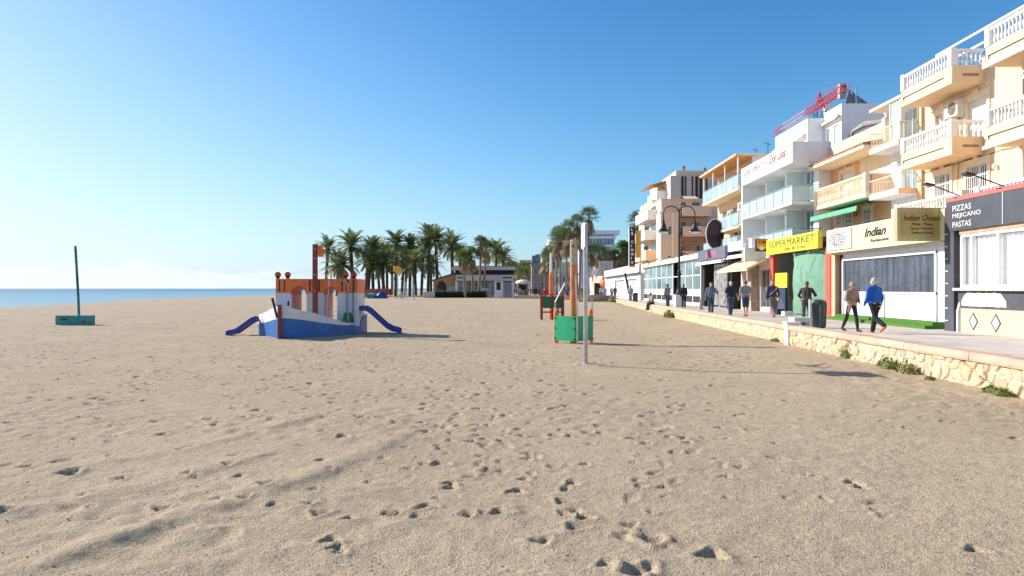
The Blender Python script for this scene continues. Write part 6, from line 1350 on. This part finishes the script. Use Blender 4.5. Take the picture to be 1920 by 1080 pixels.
# ------------------------------------------------------------------ people
def cloth(name, c, var=.12): return M('cloth_' + name, c, .85, var, 9, .012, 14)
def vox(o, size, it=4):
    m = o.modifiers.new('remesh', 'REMESH'); m.mode = 'VOXEL'; m.voxel_size = size; m.use_smooth_shade = True
    s = o.modifiers.new('smooth', 'SMOOTH'); s.iterations = it; s.factor = .5
def person(label, x, y, z, H, yaw, top, bottom, legs=((10, 5), (-12, 12)), arms=((8, 8, 25), (-8, 8, 20)), lean=3, hair='brown', sleeve='long', shorts=False,
           hat=None, glasses=False, seat=False, vs=.016, shoe=(.05, .05, .05), girth=1.0, headyaw=0, group=None, turn=0, neck=False):
    t = lthing('person', label, 'person', (x, y, z), group, R(yaw))
    def P(a): return Vector(a) * H
    hip = Vector((0, 0, .52)); L = {}; low = 9
    for i, s in enumerate((-1, 1)):
        a, b = R(legs[i][0]), R(legs[i][1]); h = Vector((s * .052, 0, .50)); k = h + .245 * Vector((s * .02, -math.sin(a), -math.cos(a))); c = a - b; an = k + .235 * Vector((0, -math.sin(c), -math.cos(c)))
        L[s] = (h, k, an, c); low = min(low, an.z)
    dz = (.035 - low) if not seat else (-.50 + .055)
    off = Vector((0, 0, dz)); lr = Matrix.Rotation(R(lean), 3, 'X')     # leans towards -Y
    def up(v): v = Vector(v); return (lr @ (v - hip)) + hip + off
    body, shirt, tr, shoes = MB(), MB(), MB(), MB(); g = girth
    c0 = H * .010
    # head with jaw, nose, ears and neck
    hy = R(headyaw); hm = lambda v: up(Vector((0, -.004, .93)) + Matrix.Rotation(hy, 3, 'Z') @ Vector(v))
    hb = MB(); hb.ell((0, .004, .012), (.043, .055, .056), 14, 10); hb.ell((0, -.016, -.022), (.034, .040, .045), 12, 8); hb.cap((0, -.050, .004), (0, -.062, -.010), .006, .009, 8)
    for s in (-1, 1): hb.ell((s * .043, .002, -.004), (.008, .014, .018), 8, 6)
    hb.ell((0, -.047, -.030), (.014, .010, .005), 8, 5)
    body.v += [tuple(P(hm(v))) for v in hb.v]; body.f += hb.f; body.m += hb.m
    body.cap(P(up((0, .004, .83))), P(up((0, .0, .90))), .036 * H, .031 * H)
    def torso(mb, e):
        mb.ell(tuple(P(up((0, 0, .755)))), (H * (.098 + e) * g, H * (.062 + e) * g, H * .085), 16, 10); mb.cap(P(up((-.075, 0, .80))), P(up((.075, 0, .80))), (.042 + e) * H, (.042 + e) * H)
        mb.cap(P(up((-.035 * g, -.004 * g, .62))), P(up((-.03 * g, 0, .75))), (.062 + e) * H * g, (.066 + e) * H * g); mb.cap(P(up((.035 * g, -.004 * g, .62))), P(up((.03 * g, 0, .75))), (.062 + e) * H * g, (.066 + e) * H * g)
    torso(body, -.008)
    for s in (-1, 1): body.cap(P(Vector((s * .045, 0, .53)) + off), P(up((s * .04, 0, .62))), .066 * H * g, .058 * H * g)
    torso(shirt, .008)
    shirt.cap(P(up((-.045 * g, 0, .565))), P(up((.045 * g, 0, .565))), .070 * H * g, .070 * H * g)
    shirt.cap(P(up((0, .004, .835))), P(up((0, 0, .862))), .044 * H, .040 * H)
    AR = {}
    for i, s in enumerate((-1, 1)):
        a, c, e = map(R, arms[i][:3]); inn = R(arms[i][3]) if len(arms[i]) > 3 else 0; sh = Vector((s * .112 * (1 + (g - 1) * .5), 0, .80))
        el = sh + .168 * Vector((s * math.sin(c), -math.sin(a) * math.cos(c), -math.cos(a) * math.cos(c))); b = a + e
        fd = Vector((s * math.sin(c) * .4 - s * math.sin(inn), -math.sin(b) * math.cos(inn), -math.cos(b))).normalized(); wr = el + .145 * fd
        sh, el, wr = up(sh), up(el), up(wr); fd = (wr - el).normalized(); AR[s] = (sh, el, wr)
        body.cap(P(sh), P(el), .028 * H, .024 * H); body.cap(P(el), P(wr), .023 * H, .016 * H)
        # palm, four bent fingers of different lengths and a thumb
        sx = Vector((s, 0, 0)); pn = fd.cross(Vector((0, 0, 1)) if abs(fd.z) < .9 else Vector((1, 0, 0))).normalized(); sp = fd.cross(pn).normalized()
        pc = wr + fd * .026; body.cap(P(wr), P(pc), .017 * H, .019 * H)
        for q, ln in enumerate((.040, .046, .043, .034)):
            r0 = pc + fd * .010 + sp * (q - 1.5) * .0105; m1 = r0 + fd * ln * .55 + pn * .004 * s; m2 = m1 + (fd * .8 + pn * .5 * s).normalized() * ln * .5
            body.cap(P(r0), P(m1), .0058 * H, .0054 * H, 7); body.cap(P(m1), P(m2), .0054 * H, .0046 * H, 7)
        th = wr + fd * .012 - sp * .016; t2 = th + (fd * .7 - sp * .7).normalized() * .026; body.cap(P(th), P(t2), .0075 * H, .006 * H, 7); body.cap(P(t2), P(t2 + fd * .018), .006 * H, .005 * H, 7)
        if sleeve == 'long': shirt.cap(P(sh), P(el), .039 * H, .034 * H); shirt.cap(P(el), P(el.lerp(wr, .92)), .034 * H, .026 * H)
        else: shirt.cap(P(sh), P(sh.lerp(el, .72)), .040 * H, .039 * H)
    for i, s in enumerate((-1, 1)):
        h, k, an, c = L[s]; h, k, an = h + off, k + off, an + off
        body.cap(P(h), P(k), .046 * H, .032 * H); body.cap(P(k), P(k.lerp(an, .35)), .032 * H, .034 * H); body.cap(P(k.lerp(an, .35)), P(an), .034 * H, .018 * H)
        fdv = Vector((0, -math.cos(c * .5), math.sin(min(0, c)) * .8)); body.cap(P(an + Vector((0, .01, -.014))), P(an + fdv * .07 + Vector((0, 0, -.018))), .018 * H, .015 * H)
        fit = neck  # close fitting leggings
        tr.cap(P(h + Vector((0, 0, .03))), P(k), (.052 if fit else .062) * H * (1 + (g - 1) * .5), (.036 if fit else .045) * H)
        if not shorts: tr.cap(P(k), P(k.lerp(an, .4)), (.036 if fit else .045) * H, (.037 if fit else .044) * H); tr.cap(P(k.lerp(an, .4)), P(k.lerp(an, .96)), (.037 if fit else .044) * H, (.024 if fit else .040) * H)
        sb = an + Vector((0, .014, -.012)); st = an + fdv * .095 + Vector((0, 0, -.020)); shoes.cap(P(sb), P(st), .024 * H, .020 * H, 10); shoes.obox(P((sb + st) / 2 + Vector((0, -.002, -.020))), (.025 * H, 0, 0), (st - sb) * H * .62, (0, 0, .006 * H))
    tr.cap(P(Vector((-.045 * g, 0, .535)) + off), P(Vector((.045 * g, 0, .535)) + off), .066 * H * g, .066 * H * g)
    bo = body.build('body', skin, t); vox(bo, vs * .55 if vs < .02 else vs * .7, 2)
    so = shirt.build('jacket' if sleeve == 'long' else 'shirt', top, t); vox(so, vs, 3); to = tr.build('shorts' if shorts else 'trousers', bottom, t); vox(to, vs, 3)
    shoes.build('shoes', cloth('shoe_%02d' % int(shoe[0] * 99), shoe), t, smooth=True)
    hc = {'brown': (.10, .055, .03), 'grey': (.42, .40, .38), 'dark': (.02, .016, .014), 'blond': (.38, .25, .12), 'white': (.62, .60, .57)}[hair]
    hr = MB(); hr.ell((0, .012, .026), (.047, .056, .052), 14, 10); hr.ell((0, .034, -.006), (.042, .032, .042), 12, 8)
    if neck: hr.cap((0, .058, .02), (.01, .075, -.045), .020, .010, 8); hr.cap((.034, -.01, .01), (.040, .0, -.05), .010, .006, 8); hr.cap((-.034, -.01, .01), (-.040, .0, -.05), .010, .006, 8)
    hr.v = [tuple(P(hm(v))) for v in hr.v]; ho = hr.build('hair', M('hair_' + hair, hc, .7, .3, 30), t, smooth=True)
    ey = MB()
    for s in (-1, 1): ey.ell((s * .017, -.047, .004), (.006, .004, .004), 8, 5)
    ey.v = [tuple(P(hm(v))) for v in ey.v]; ey.build('eyes', M('eye_dark', (.03, .02, .02), .2), t)
    if glasses:
        e = MB()
        for s in (-1, 1): e.ell((s * .018, -.053, .004), (.016, .005, .012), 10, 6); e.bar((s * .034, -.05, .008), (s * .046, .0, .006), .004)
        e.bar((-.006, -.056, .008), (.006, -.056, .008), .004); e.v = [tuple(P(hm(v))) for v in e.v]; e.build('sunglasses', blackp, t)
    if hat:
        e = MB(); e.ell((0, .004, .040), (.050, .060, .040), 14, 8); e.ell((0, -.055, .034), (.036, .036, .006), 12, 6); e.v = [tuple(P(hm(v))) for v in e.v]; e.build('cap', hat, t, smooth=True)
    return t, AR, P, up
def onprom(px, Y): return ((px - 960) / 1280 * Y, Y, PZ)
person('woman in tan sweater, black leggings and sunglasses walking towards the viewer', *onprom(1597, 23.0), 1.66, 12, cloth('tan', (.36, .24, .16)), cloth('legging', (.02, .022, .035)), legs=((-19, 12), (15, 5)), arms=((2, 12, 62, 40), (2, 12, 70, 34)), hair='blond', glasses=True, vs=.014, neck=True, girth=.94, shoe=(.03, .03, .03))
t, AR, P, up = person('man in bright blue jacket and black trousers walking away', *onprom(1640, 22.0), 1.78, 196, cloth('blue', (.008, .10, .42)), cloth('black_trouser', (.012, .012, .015)), legs=((14, 2), (-20, 38)), arms=((-8, 9, 22, 8), (6, 8, 34, 12)), hair='grey', vs=.014, girth=1.12, headyaw=25, shoe=(.55, .18, .10))
person('man in dark brown jacket bending forward beside the green net', *onprom(1512, 29.5), 1.76, 150, cloth('dark_brown', (.05, .035, .032)), cloth('camo', (.07, .075, .06), .4), legs=((14, 8), (-6, 20)), arms=((25, 30, 75, 30), (20, 25, 60, 30)), lean=16, hair='brown', vs=.016, girth=1.08)
t, AR, P, up = person('man in purple jacket with cross strap carrying a pale blue bag', *onprom(1449, 33.5), 1.84, 178, cloth('purple', (.07, .045, .09)), cloth('grey_trouser', (.13, .12, .13)), legs=((14, 5), (-18, 42)), arms=((14, 20, 45), (-2, 10, 12)), hair='grey', vs=.018, girth=1.08, shoe=(.35, .3, .28), hat=cloth('cap_brown', (.30, .10, .06)))
b = MB(); b.bar(P(up((-.10, .085, .80))), P(up((.11, .085, .60))), .035, .02); b.build('strap', cloth('strap', (.55, .52, .58)), t)
bg_ = thing('shopping_bag', 'pale blue shopping bag held by the man in the purple jacket', 'bag', tuple(Vector(onprom(1449, 33.5)) + Vector((.38, 0, .45)))); q = Vector(bg_.location)
m = MB(); m.add([(q.x - .16, q.y - .09, q.z), (q.x + .16, q.y - .09, q.z), (q.x + .16, q.y + .09, q.z), (q.x - .16, q.y + .09, q.z), (q.x - .14, q.y - .03, q.z + .34), (q.x + .14, q.y - .03, q.z + .34), (q.x + .14, q.y + .03, q.z + .34), (q.x - .14, q.y + .03, q.z + .34)], [(0, 3, 2, 1), (0, 1, 5, 4), (1, 2, 6, 5), (2, 3, 7, 6), (3, 0, 4, 7)]); m.build('bag_body', cloth('bag', (.36, .42, .62)), bg_); m = MB(); m.tube([(q.x - .06, q.y, q.z + .33), (q.x, q.y, q.z + .47), (q.x + .06, q.y, q.z + .33)], .008, 5); m.build('handle', white_p, bg_)
person('man in grey t-shirt, red cap and blue shorts walking away', *onprom(1398, 35.5), 1.84, 184, cloth('grey_tee', (.26, .25, .27)), cloth('blue_short', (.03, .06, .16), .3), legs=((8, 2), (-6, 8)), arms=((-6, 12, 16), (4, 12, 18)), hair='brown', sleeve='short', shorts=True, hat=cloth('cap_red', (.60, .05, .05)), vs=.018, girth=1.1, shoe=(.10, .09, .09))
person('man in navy shirt and jeans walking towards the viewer', *onprom(1370, 36.5), 1.80, 4, cloth('navy', (.015, .035, .07)), cloth('jeans', (.05, .09, .15), .25), legs=((12, 5), (-10, 12)), arms=((-8, 12, 18), (10, 14, 24)), hair='white', sleeve='short', vs=.018, girth=1.08)
person('man in blue grey jacket and flat cap with a dark shoulder bag', *onprom(1333, 39), 1.76, -6, cloth('blue_grey', (.16, .18, .27)), cloth('jeans', (.05, .09, .15), .25), legs=((8, 4), (-10, 8)), arms=((-6, 14, 20), (30, 18, 105, 10)), hair='grey', hat=cloth('cap_tan', (.30, .22, .13)), vs=.02, girth=1.14)
person('person in grey hooded top and jeans standing left of the lamp post', *onprom(1252, 50), 1.74, 200, cloth('mid_grey', (.24, .23, .25)), cloth('blue_jean', (.07, .12, .20), .25), legs=((4, 2), (-4, 2)), arms=((20, 14, 70, 30), (0, 10, 20)), hair='dark', vs=.024)
person('person in black jacket partly hidden behind the lamp post', *onprom(1282, 51.5), 1.74, 170, cloth('black', (.02, .02, .025)), cloth('dark_trouser', (.03, .03, .04)), legs=((6, 4), (-8, 6)), hair='dark', vs=.024)
person('person in beige jacket sitting on the wall coping left of the lamp post', wallX(53) + .12, 53, .765, 1.70, -75, cloth('beige_jacket', (.36, .29, .24)), cloth('dark_trouser', (.03, .03, .04)), legs=((84, 78), (80, 82)), arms=((25, 10, 60, 25), (25, 10, 60, 25)), lean=16, hair='brown', seat=True, vs=.024)
person('person in grey jacket and white bag strap standing by the far litter bin', *onprom(1182, 68), 1.72, -30, cloth('light_grey', (.34, .34, .35)), cloth('pale_trouser', (.45, .44, .44)), legs=((4, 2), (-4, 2)), hair='brown', vs=.03)
for px, Y, lab, c1, c2, yw in ((1127, 92, 'person in pale striped top standing left of two others by the white cafe', (.50, .48, .52), (.10, .14, .24), 10), (1134, 90, 'person in grey top and jeans near the upturned boat', (.42, .42, .48), (.22, .28, .42), 0), (1147, 89, 'person in pink top beside the one in grey near the white cafe', (.58, .40, .45), (.07, .16, .22), -10), (1153, 91, 'person in dark jacket at the right end of the group by the white cafe', (.06, .05, .06), (.05, .05, .07), 5),
                                 (1022, 79, 'person in red top behind the far climbing box', (.45, .03, .05), (.30, .28, .28), 0), (1063, 100, 'person in blue top standing between the orange posts', (.05, .14, .32), (.02, .03, .06), 180), (1091, 88, 'person in olive top behind the grey sign post', (.22, .18, .10), (.30, .26, .22), 0)):
    on = px > 1063; zz = PZ if on else sandZ((px - 960) / 1280 * Y, Y); x = (px - 960) / 1280 * Y
    person(lab, x, Y, zz, 1.72, yw, cloth('c%d' % px, c1), cloth('d%d' % px, c2), legs=((8, 4), (-8, 6)), vs=.035, hair=rnd.choice(['brown', 'dark', 'grey']))
crowd = [(964, 150), (969, 158), (975, 149), (981, 165), (986, 150), (990, 156), (995, 148), (1000, 160), (1006, 152), (1011, 146), (978, 152), (1003, 147)]; side = ['far left', 'left', 'left of centre', 'rear', 'middle', 'second from middle', 'centre', 'deep', 'right of centre', 'far right', 'in black', 'in navy']
cc = [(.05, .05, .07), (.30, .28, .3), (.5, .5, .52), (.04, .06, .12), (.25, .10, .10), (.06, .06, .06), (.40, .38, .42), (.1, .1, .1), (.03, .05, .10), (.15, .12, .1), (.01, .01, .01), (.01, .02, .07)]
p0 = {}
for i, (px, Y) in enumerate(crowd):
    x = (px - 960) / 1280 * Y; t, *_ = person('distant stroller %s in the small crowd beyond the beach restaurant' % side[i], x, Y, .5, 1.7, rnd.choice([0, 180, 40]), cloth('e%d' % i, cc[i]), cloth('dark_trouser', (.03, .03, .04)), legs=((10, 4), (-10, 8)), vs=.045, hair='dark', group='strollers beyond the restaurant')

# ------------------------------------------------------------------ street furniture
def lamp_post():
    x, y = onprom(1273.5, 54)[:2]; t = thing('street_lamp', 'black double armed street lamp on a white square plinth', 'street lamp', (x, y, PZ))
    b = MB(); b.box(x - .36, x + .36, y - .36, y + .36, PZ, 1.52); b.build('plinth', M('plinth_white', (.74, .73, .74), .7, .04, 3, dirt=.15), t)
    b = MB(); b.lathe(x, y, [(.30, 0), (.30, .10), (.24, .2), (.17, .45), (.20, .5), (.20, .56), (.13, .62), (.12, 1.5), (.17, 1.56), (.19, 1.64), (.12, 1.74), (.15, 1.82), (.085, 1.95), (.075, 4.6), (.10, 4.66), (.10, 4.74), (.07, 4.8), (.06, 6.4), (.09, 6.5), (.05, 6.62), (.02, 6.8)], 14, 0, 1.52); b.build('pole', blackp, t)
    for s in (-1, 1):
        b = MB(); pts = [(x, y, 7.9)] + [(x + s * (.62 - .62 * math.cos(a)), y, 7.9 + .62 * math.sin(a)) for a in [math.pi * i / 12 for i in range(1, 13)]] + [(x + s * 1.24, y, 7.35)]
        b.tube(pts, .045, 8); o = b.build('arm', blackp, t, smooth=True)
        c = MB(); cx = x + s * 1.24; c.lathe(cx, y, [(.06, 0), (.10, -.06), (.11, -.20), (.17, -.32), (.21, -.55), (.30, -.70), (.52, -.86), (.53, -.90)], 18, 0, 7.38); c.build('lamp_shade', blackp, t); c = MB(); c.lathe(cx, y, [(.40, -.90), (.36, -.98), (.15, -1.04)], 14, 0, 7.38); c.build('lamp_glass', M('lamp_glass', (.70, .72, .75), .2), t)
lamp_post()
def litter_bin(x, y, label, grp=None, twin=True):
    t = thing('litter_bin', label, 'litter bin', (x, y, PZ), grp); b = MB()
    b.lathe(x, y, [(.22, 0), (.24, .04), (.27, .86), (.25, .88)], 20, 0, PZ); b.build('bin_body', M('bin_dark', (.05, .055, .06), .35, .2, 3, dirt=.1), t, smooth=False)
    b = MB(); b.lathe(x, y, [(.29, .84), (.30, .90), (.26, .99), (.14, 1.04), (.02, 1.05)], 20, 0, PZ); b.build('bin_lid', M('bin_lid', (.05, .07, .065), .35), t)
    b = MB()
    for k in range(6): a = k * math.pi / 3 + .3; b.bar((x + .245 * math.cos(a), y + .245 * math.sin(a), PZ + .05), (x + .285 * math.cos(a), y + .285 * math.sin(a), PZ + .86), .035)
    b.build('bin_rib', M('bin_rib', (.12, .17, .17), .3), t)
litter_bin(11.22, 25.0, 'dark rounded litter bin with silver edge beside the white bench'); litter_bin(12.1, 67, 'dark litter bin far along the promenade near the vertical sign')
b = MB(); b.tube([(10.86, 24.9, PZ), (10.86, 24.9, 1.60), ], .035, 10); tag(b.build('bollard', white_m), 'thin silver post beside the near litter bin', 'post')
t = thing('stone_bench', 'white and grey backless bench slab just behind the stone wall', 'bench', (9.9, 23.6, PZ)); b = MB(); b.box(9.72, 10.32, 23.5, 24.0, .84, 1.0); b.build('seat', M('bench_top', (.66, .65, .64), .6, .05, 3), t); b = MB(); b.box(9.78, 9.93, 23.55, 23.95, PZ, .84); b.build('leg', concrete, t); b = MB(); b.box(10.12, 10.27, 23.55, 23.95, PZ, .84); b.build('leg', concrete, t)
t = thing('pavement_sign', 'small grey cone standing on the pavement left of the bar', 'cone', onprom(1314, 47)); x, y = onprom(1314, 47)[:2]; b = MB(); b.box(x - .2, x + .2, y - .2, y + .2, PZ, .60); b.lathe(x, y, [(.16, .04), (.05, .72), (.03, .74)], 12, 0, PZ); b.build('cone_body', M('cone_grey', (.35, .33, .31)), t)

# ------------------------------------------------------------------ weeds, stones and twigs
def weed(x, y, r, h, seed, label, n=None, grp='weeds along the stone wall'):
    rr = random.Random(seed); t = thing('weed_clump', label, 'weed', (x, y, sandZ(x, y)), grp); b, d = MB(), MB(); z0 = sandZ(x, y) - .02
    for i in range(n or int(520 * r / .3)):
        a = rr.uniform(0, 6.28); q = r * math.sqrt(rr.random()); px, py = x + q * math.cos(a) * .6, y + q * math.sin(a) * 1.3
        if px > wallX(py) - .06: px = wallX(py) - .06 - rr.random() * .1
        hh = h * (1 - .6 * q / r) * rr.uniform(.3, 1.1); tilt = Vector((rr.gauss(0, .45), rr.gauss(0, .45), 1)).normalized(); p = Vector((px, py, z0 + hh * rr.random() ** .7)); L = rr.uniform(.04, .10) * (1 if y < 40 else 1.6); w = L * .26
        s = tilt.cross(Vector((math.cos(a), math.sin(a), 0))).normalized() * w; tp = p + (tilt + Vector((rr.gauss(0, .7), rr.gauss(0, .7), 0))).normalized() * L
        (b if rr.random() < (.35 if 'dry' in label else .85) else d).add([p, p.lerp(tp, .5) + s, tp, p.lerp(tp, .5) - s], [(0, 1, 2, 3)])
    b.build('foliage', M('weed_green', (.22, .29, .07), .6, .35, 12), t); d.build('dry_stalks', M('weed_dry', (.30, .24, .11), .8, .3, 9), t)
for i, (Y, r, h, dx, lab) in enumerate(((16.1, .26, .36, .2, 'largest green weed clump at the foot of the wall'), (15.2, .26, .34, .25, 'dry brownish weed clump right of the largest green one'), (18.6, .14, .38, .12, 'small upright weed in a gap of the wall face'), (12.2, .22, .16, .2, 'green weed clump at the near end of the wall'),
                                      (14.0, .07, .08, .35, 'tiny weed tuft between the dry clump and the nearest one'), (24.2, .20, .14, .12, 'low weed tuft beyond the white wall post'), (44.0, .45, .60, .3, 'tall green weed against the wall below the lamp'),
                                      (80, .9, .9, .4, 'bushy green weed at the end of the stone wall'))):
    weed(wallX(Y) - dx, Y, r, h, 40 + i, lab)
def leaflet(x, y, r, seed):
    pass
t = thing('twig', 'dark forked twig lying on the sand near the wall', 'twig', (7.3, 16.6, sandZ(7.3, 16.6))); b = MB(); z = sandZ(7.3, 16.6) + .03
b.tube([(6.95, 16.9, z + .02), (7.2, 16.55, z), (7.35, 16.5, z + .02), (7.75, 16.75, z + .06)], [.008, .016, .014, .005], 6); b.tube([(7.3, 16.5, z), (7.38, 16.25, z)], [.012, .006], 6); b.build('branch', M('twig_dark', (.08, .05, .035)), t)
def pebbles():
    rr = random.Random(8); b = MB(); g = MB()
    for i in range(2600):
        y = 3.5 + 20 * rr.random() ** 1.7; x = rr.uniform(-.85 * y, min(.85 * y, wallX(y) - .3)); s = rr.uniform(.003, .008) * (1 + y * .03); z = sandZ(x, y) + .012
        (b if rr.random() < .65 else g).ell((x, y, z), (s * 1.3, s, s * .7), 5, 4)
    tag(b.build('pale_pebbles', M('pebble_pale', (.60, .52, .44), .8, .15, 9)), 'scattered pale grit and shell bits on the sand', 'pebbles', kind='stuff'); tag(g.build('dark_pebbles', M('pebble_dark', (.16, .12, .10), .8, .2, 9)), 'scattered dark grit on the sand', 'pebbles', kind='stuff')
pebbles()


def split_islands(o):
    me = o.data; n = len(me.vertices); par = list(range(n))
    def f(i):
        while par[i] != i: par[i] = par[par[i]]; i = par[i]
        return i
    for p in me.polygons:
        v = p.vertices; r = f(v[0])
        for k in v[1:]: par[f(k)] = r
    co = np.empty(n * 3); me.vertices.foreach_get('co', co); co = co.reshape(-1, 3); isl = {}
    for i in range(n): isl.setdefault(f(i), []).append(i)
    G = [[set(v), co[v].min(0) - .02, co[v].max(0) + .02] for v in isl.values()]; ch = True
    while ch:
        ch = False
        for i in range(len(G)):
            for j in range(i + 1, len(G)):
                if (G[i][1] < G[j][2]).all() and (G[j][1] < G[i][2]).all():
                    G[i] = [G[i][0] | G[j][0], np.minimum(G[i][1], G[j][1]), np.maximum(G[i][2], G[j][2])]; G.pop(j); ch = True; break
            if ch: break
    if len(G) < 2: return
    stem = o.name.split('.')[0]
    for g in G:
        ids = sorted(g[0]); mp = {v: i for i, v in enumerate(ids)}; nm = bpy.data.meshes.new(stem)
        ps = [p for p in me.polygons if p.vertices[0] in g[0]]
        nm.from_pydata([tuple(co[i]) for i in ids], [], [tuple(mp[v] for v in p.vertices) for p in ps])
        for m in me.materials: nm.materials.append(m)
        nm.polygons.foreach_set('material_index', [p.material_index for p in ps]); nm.polygons.foreach_set('use_smooth', [p.use_smooth for p in ps]); nm.update()
        q = bpy.data.objects.new(stem, nm); COL.objects.link(q); q.parent = o.parent; q.location = o.location; q.matrix_parent_inverse = o.matrix_parent_inverse
        for k in [x for x in COL.objects if x.parent == o] if g is G[0] else []: k.parent = q
    bpy.data.objects.remove(o)
for o in list(COL.objects):
    if o.type == 'MESH' and o.parent and o.name.split('.')[0] in ('stand', 'inner_wall', 'arch_lining', 'pillar', 'leg', 'crenel', 'louvre', 'lower_panel', 'dark_lower_pane', 'roof_pipe', 'bolt', 'cut_out', 'dark_strip', 'canopy_post', 'awning_post', 'wing', 'eyes', 'shoes', 'hand_rail', 'vent_brick', 'rail', 'frame', 'pane') and len(o.data.vertices) < 4000:
        split_islands(o)
for o in COL.objects:
    for s_, n_ in (('eyes', 'eye'), ('shoes', 'shoe')):
        if o.name.split('.')[0] == s_: o.name = n_
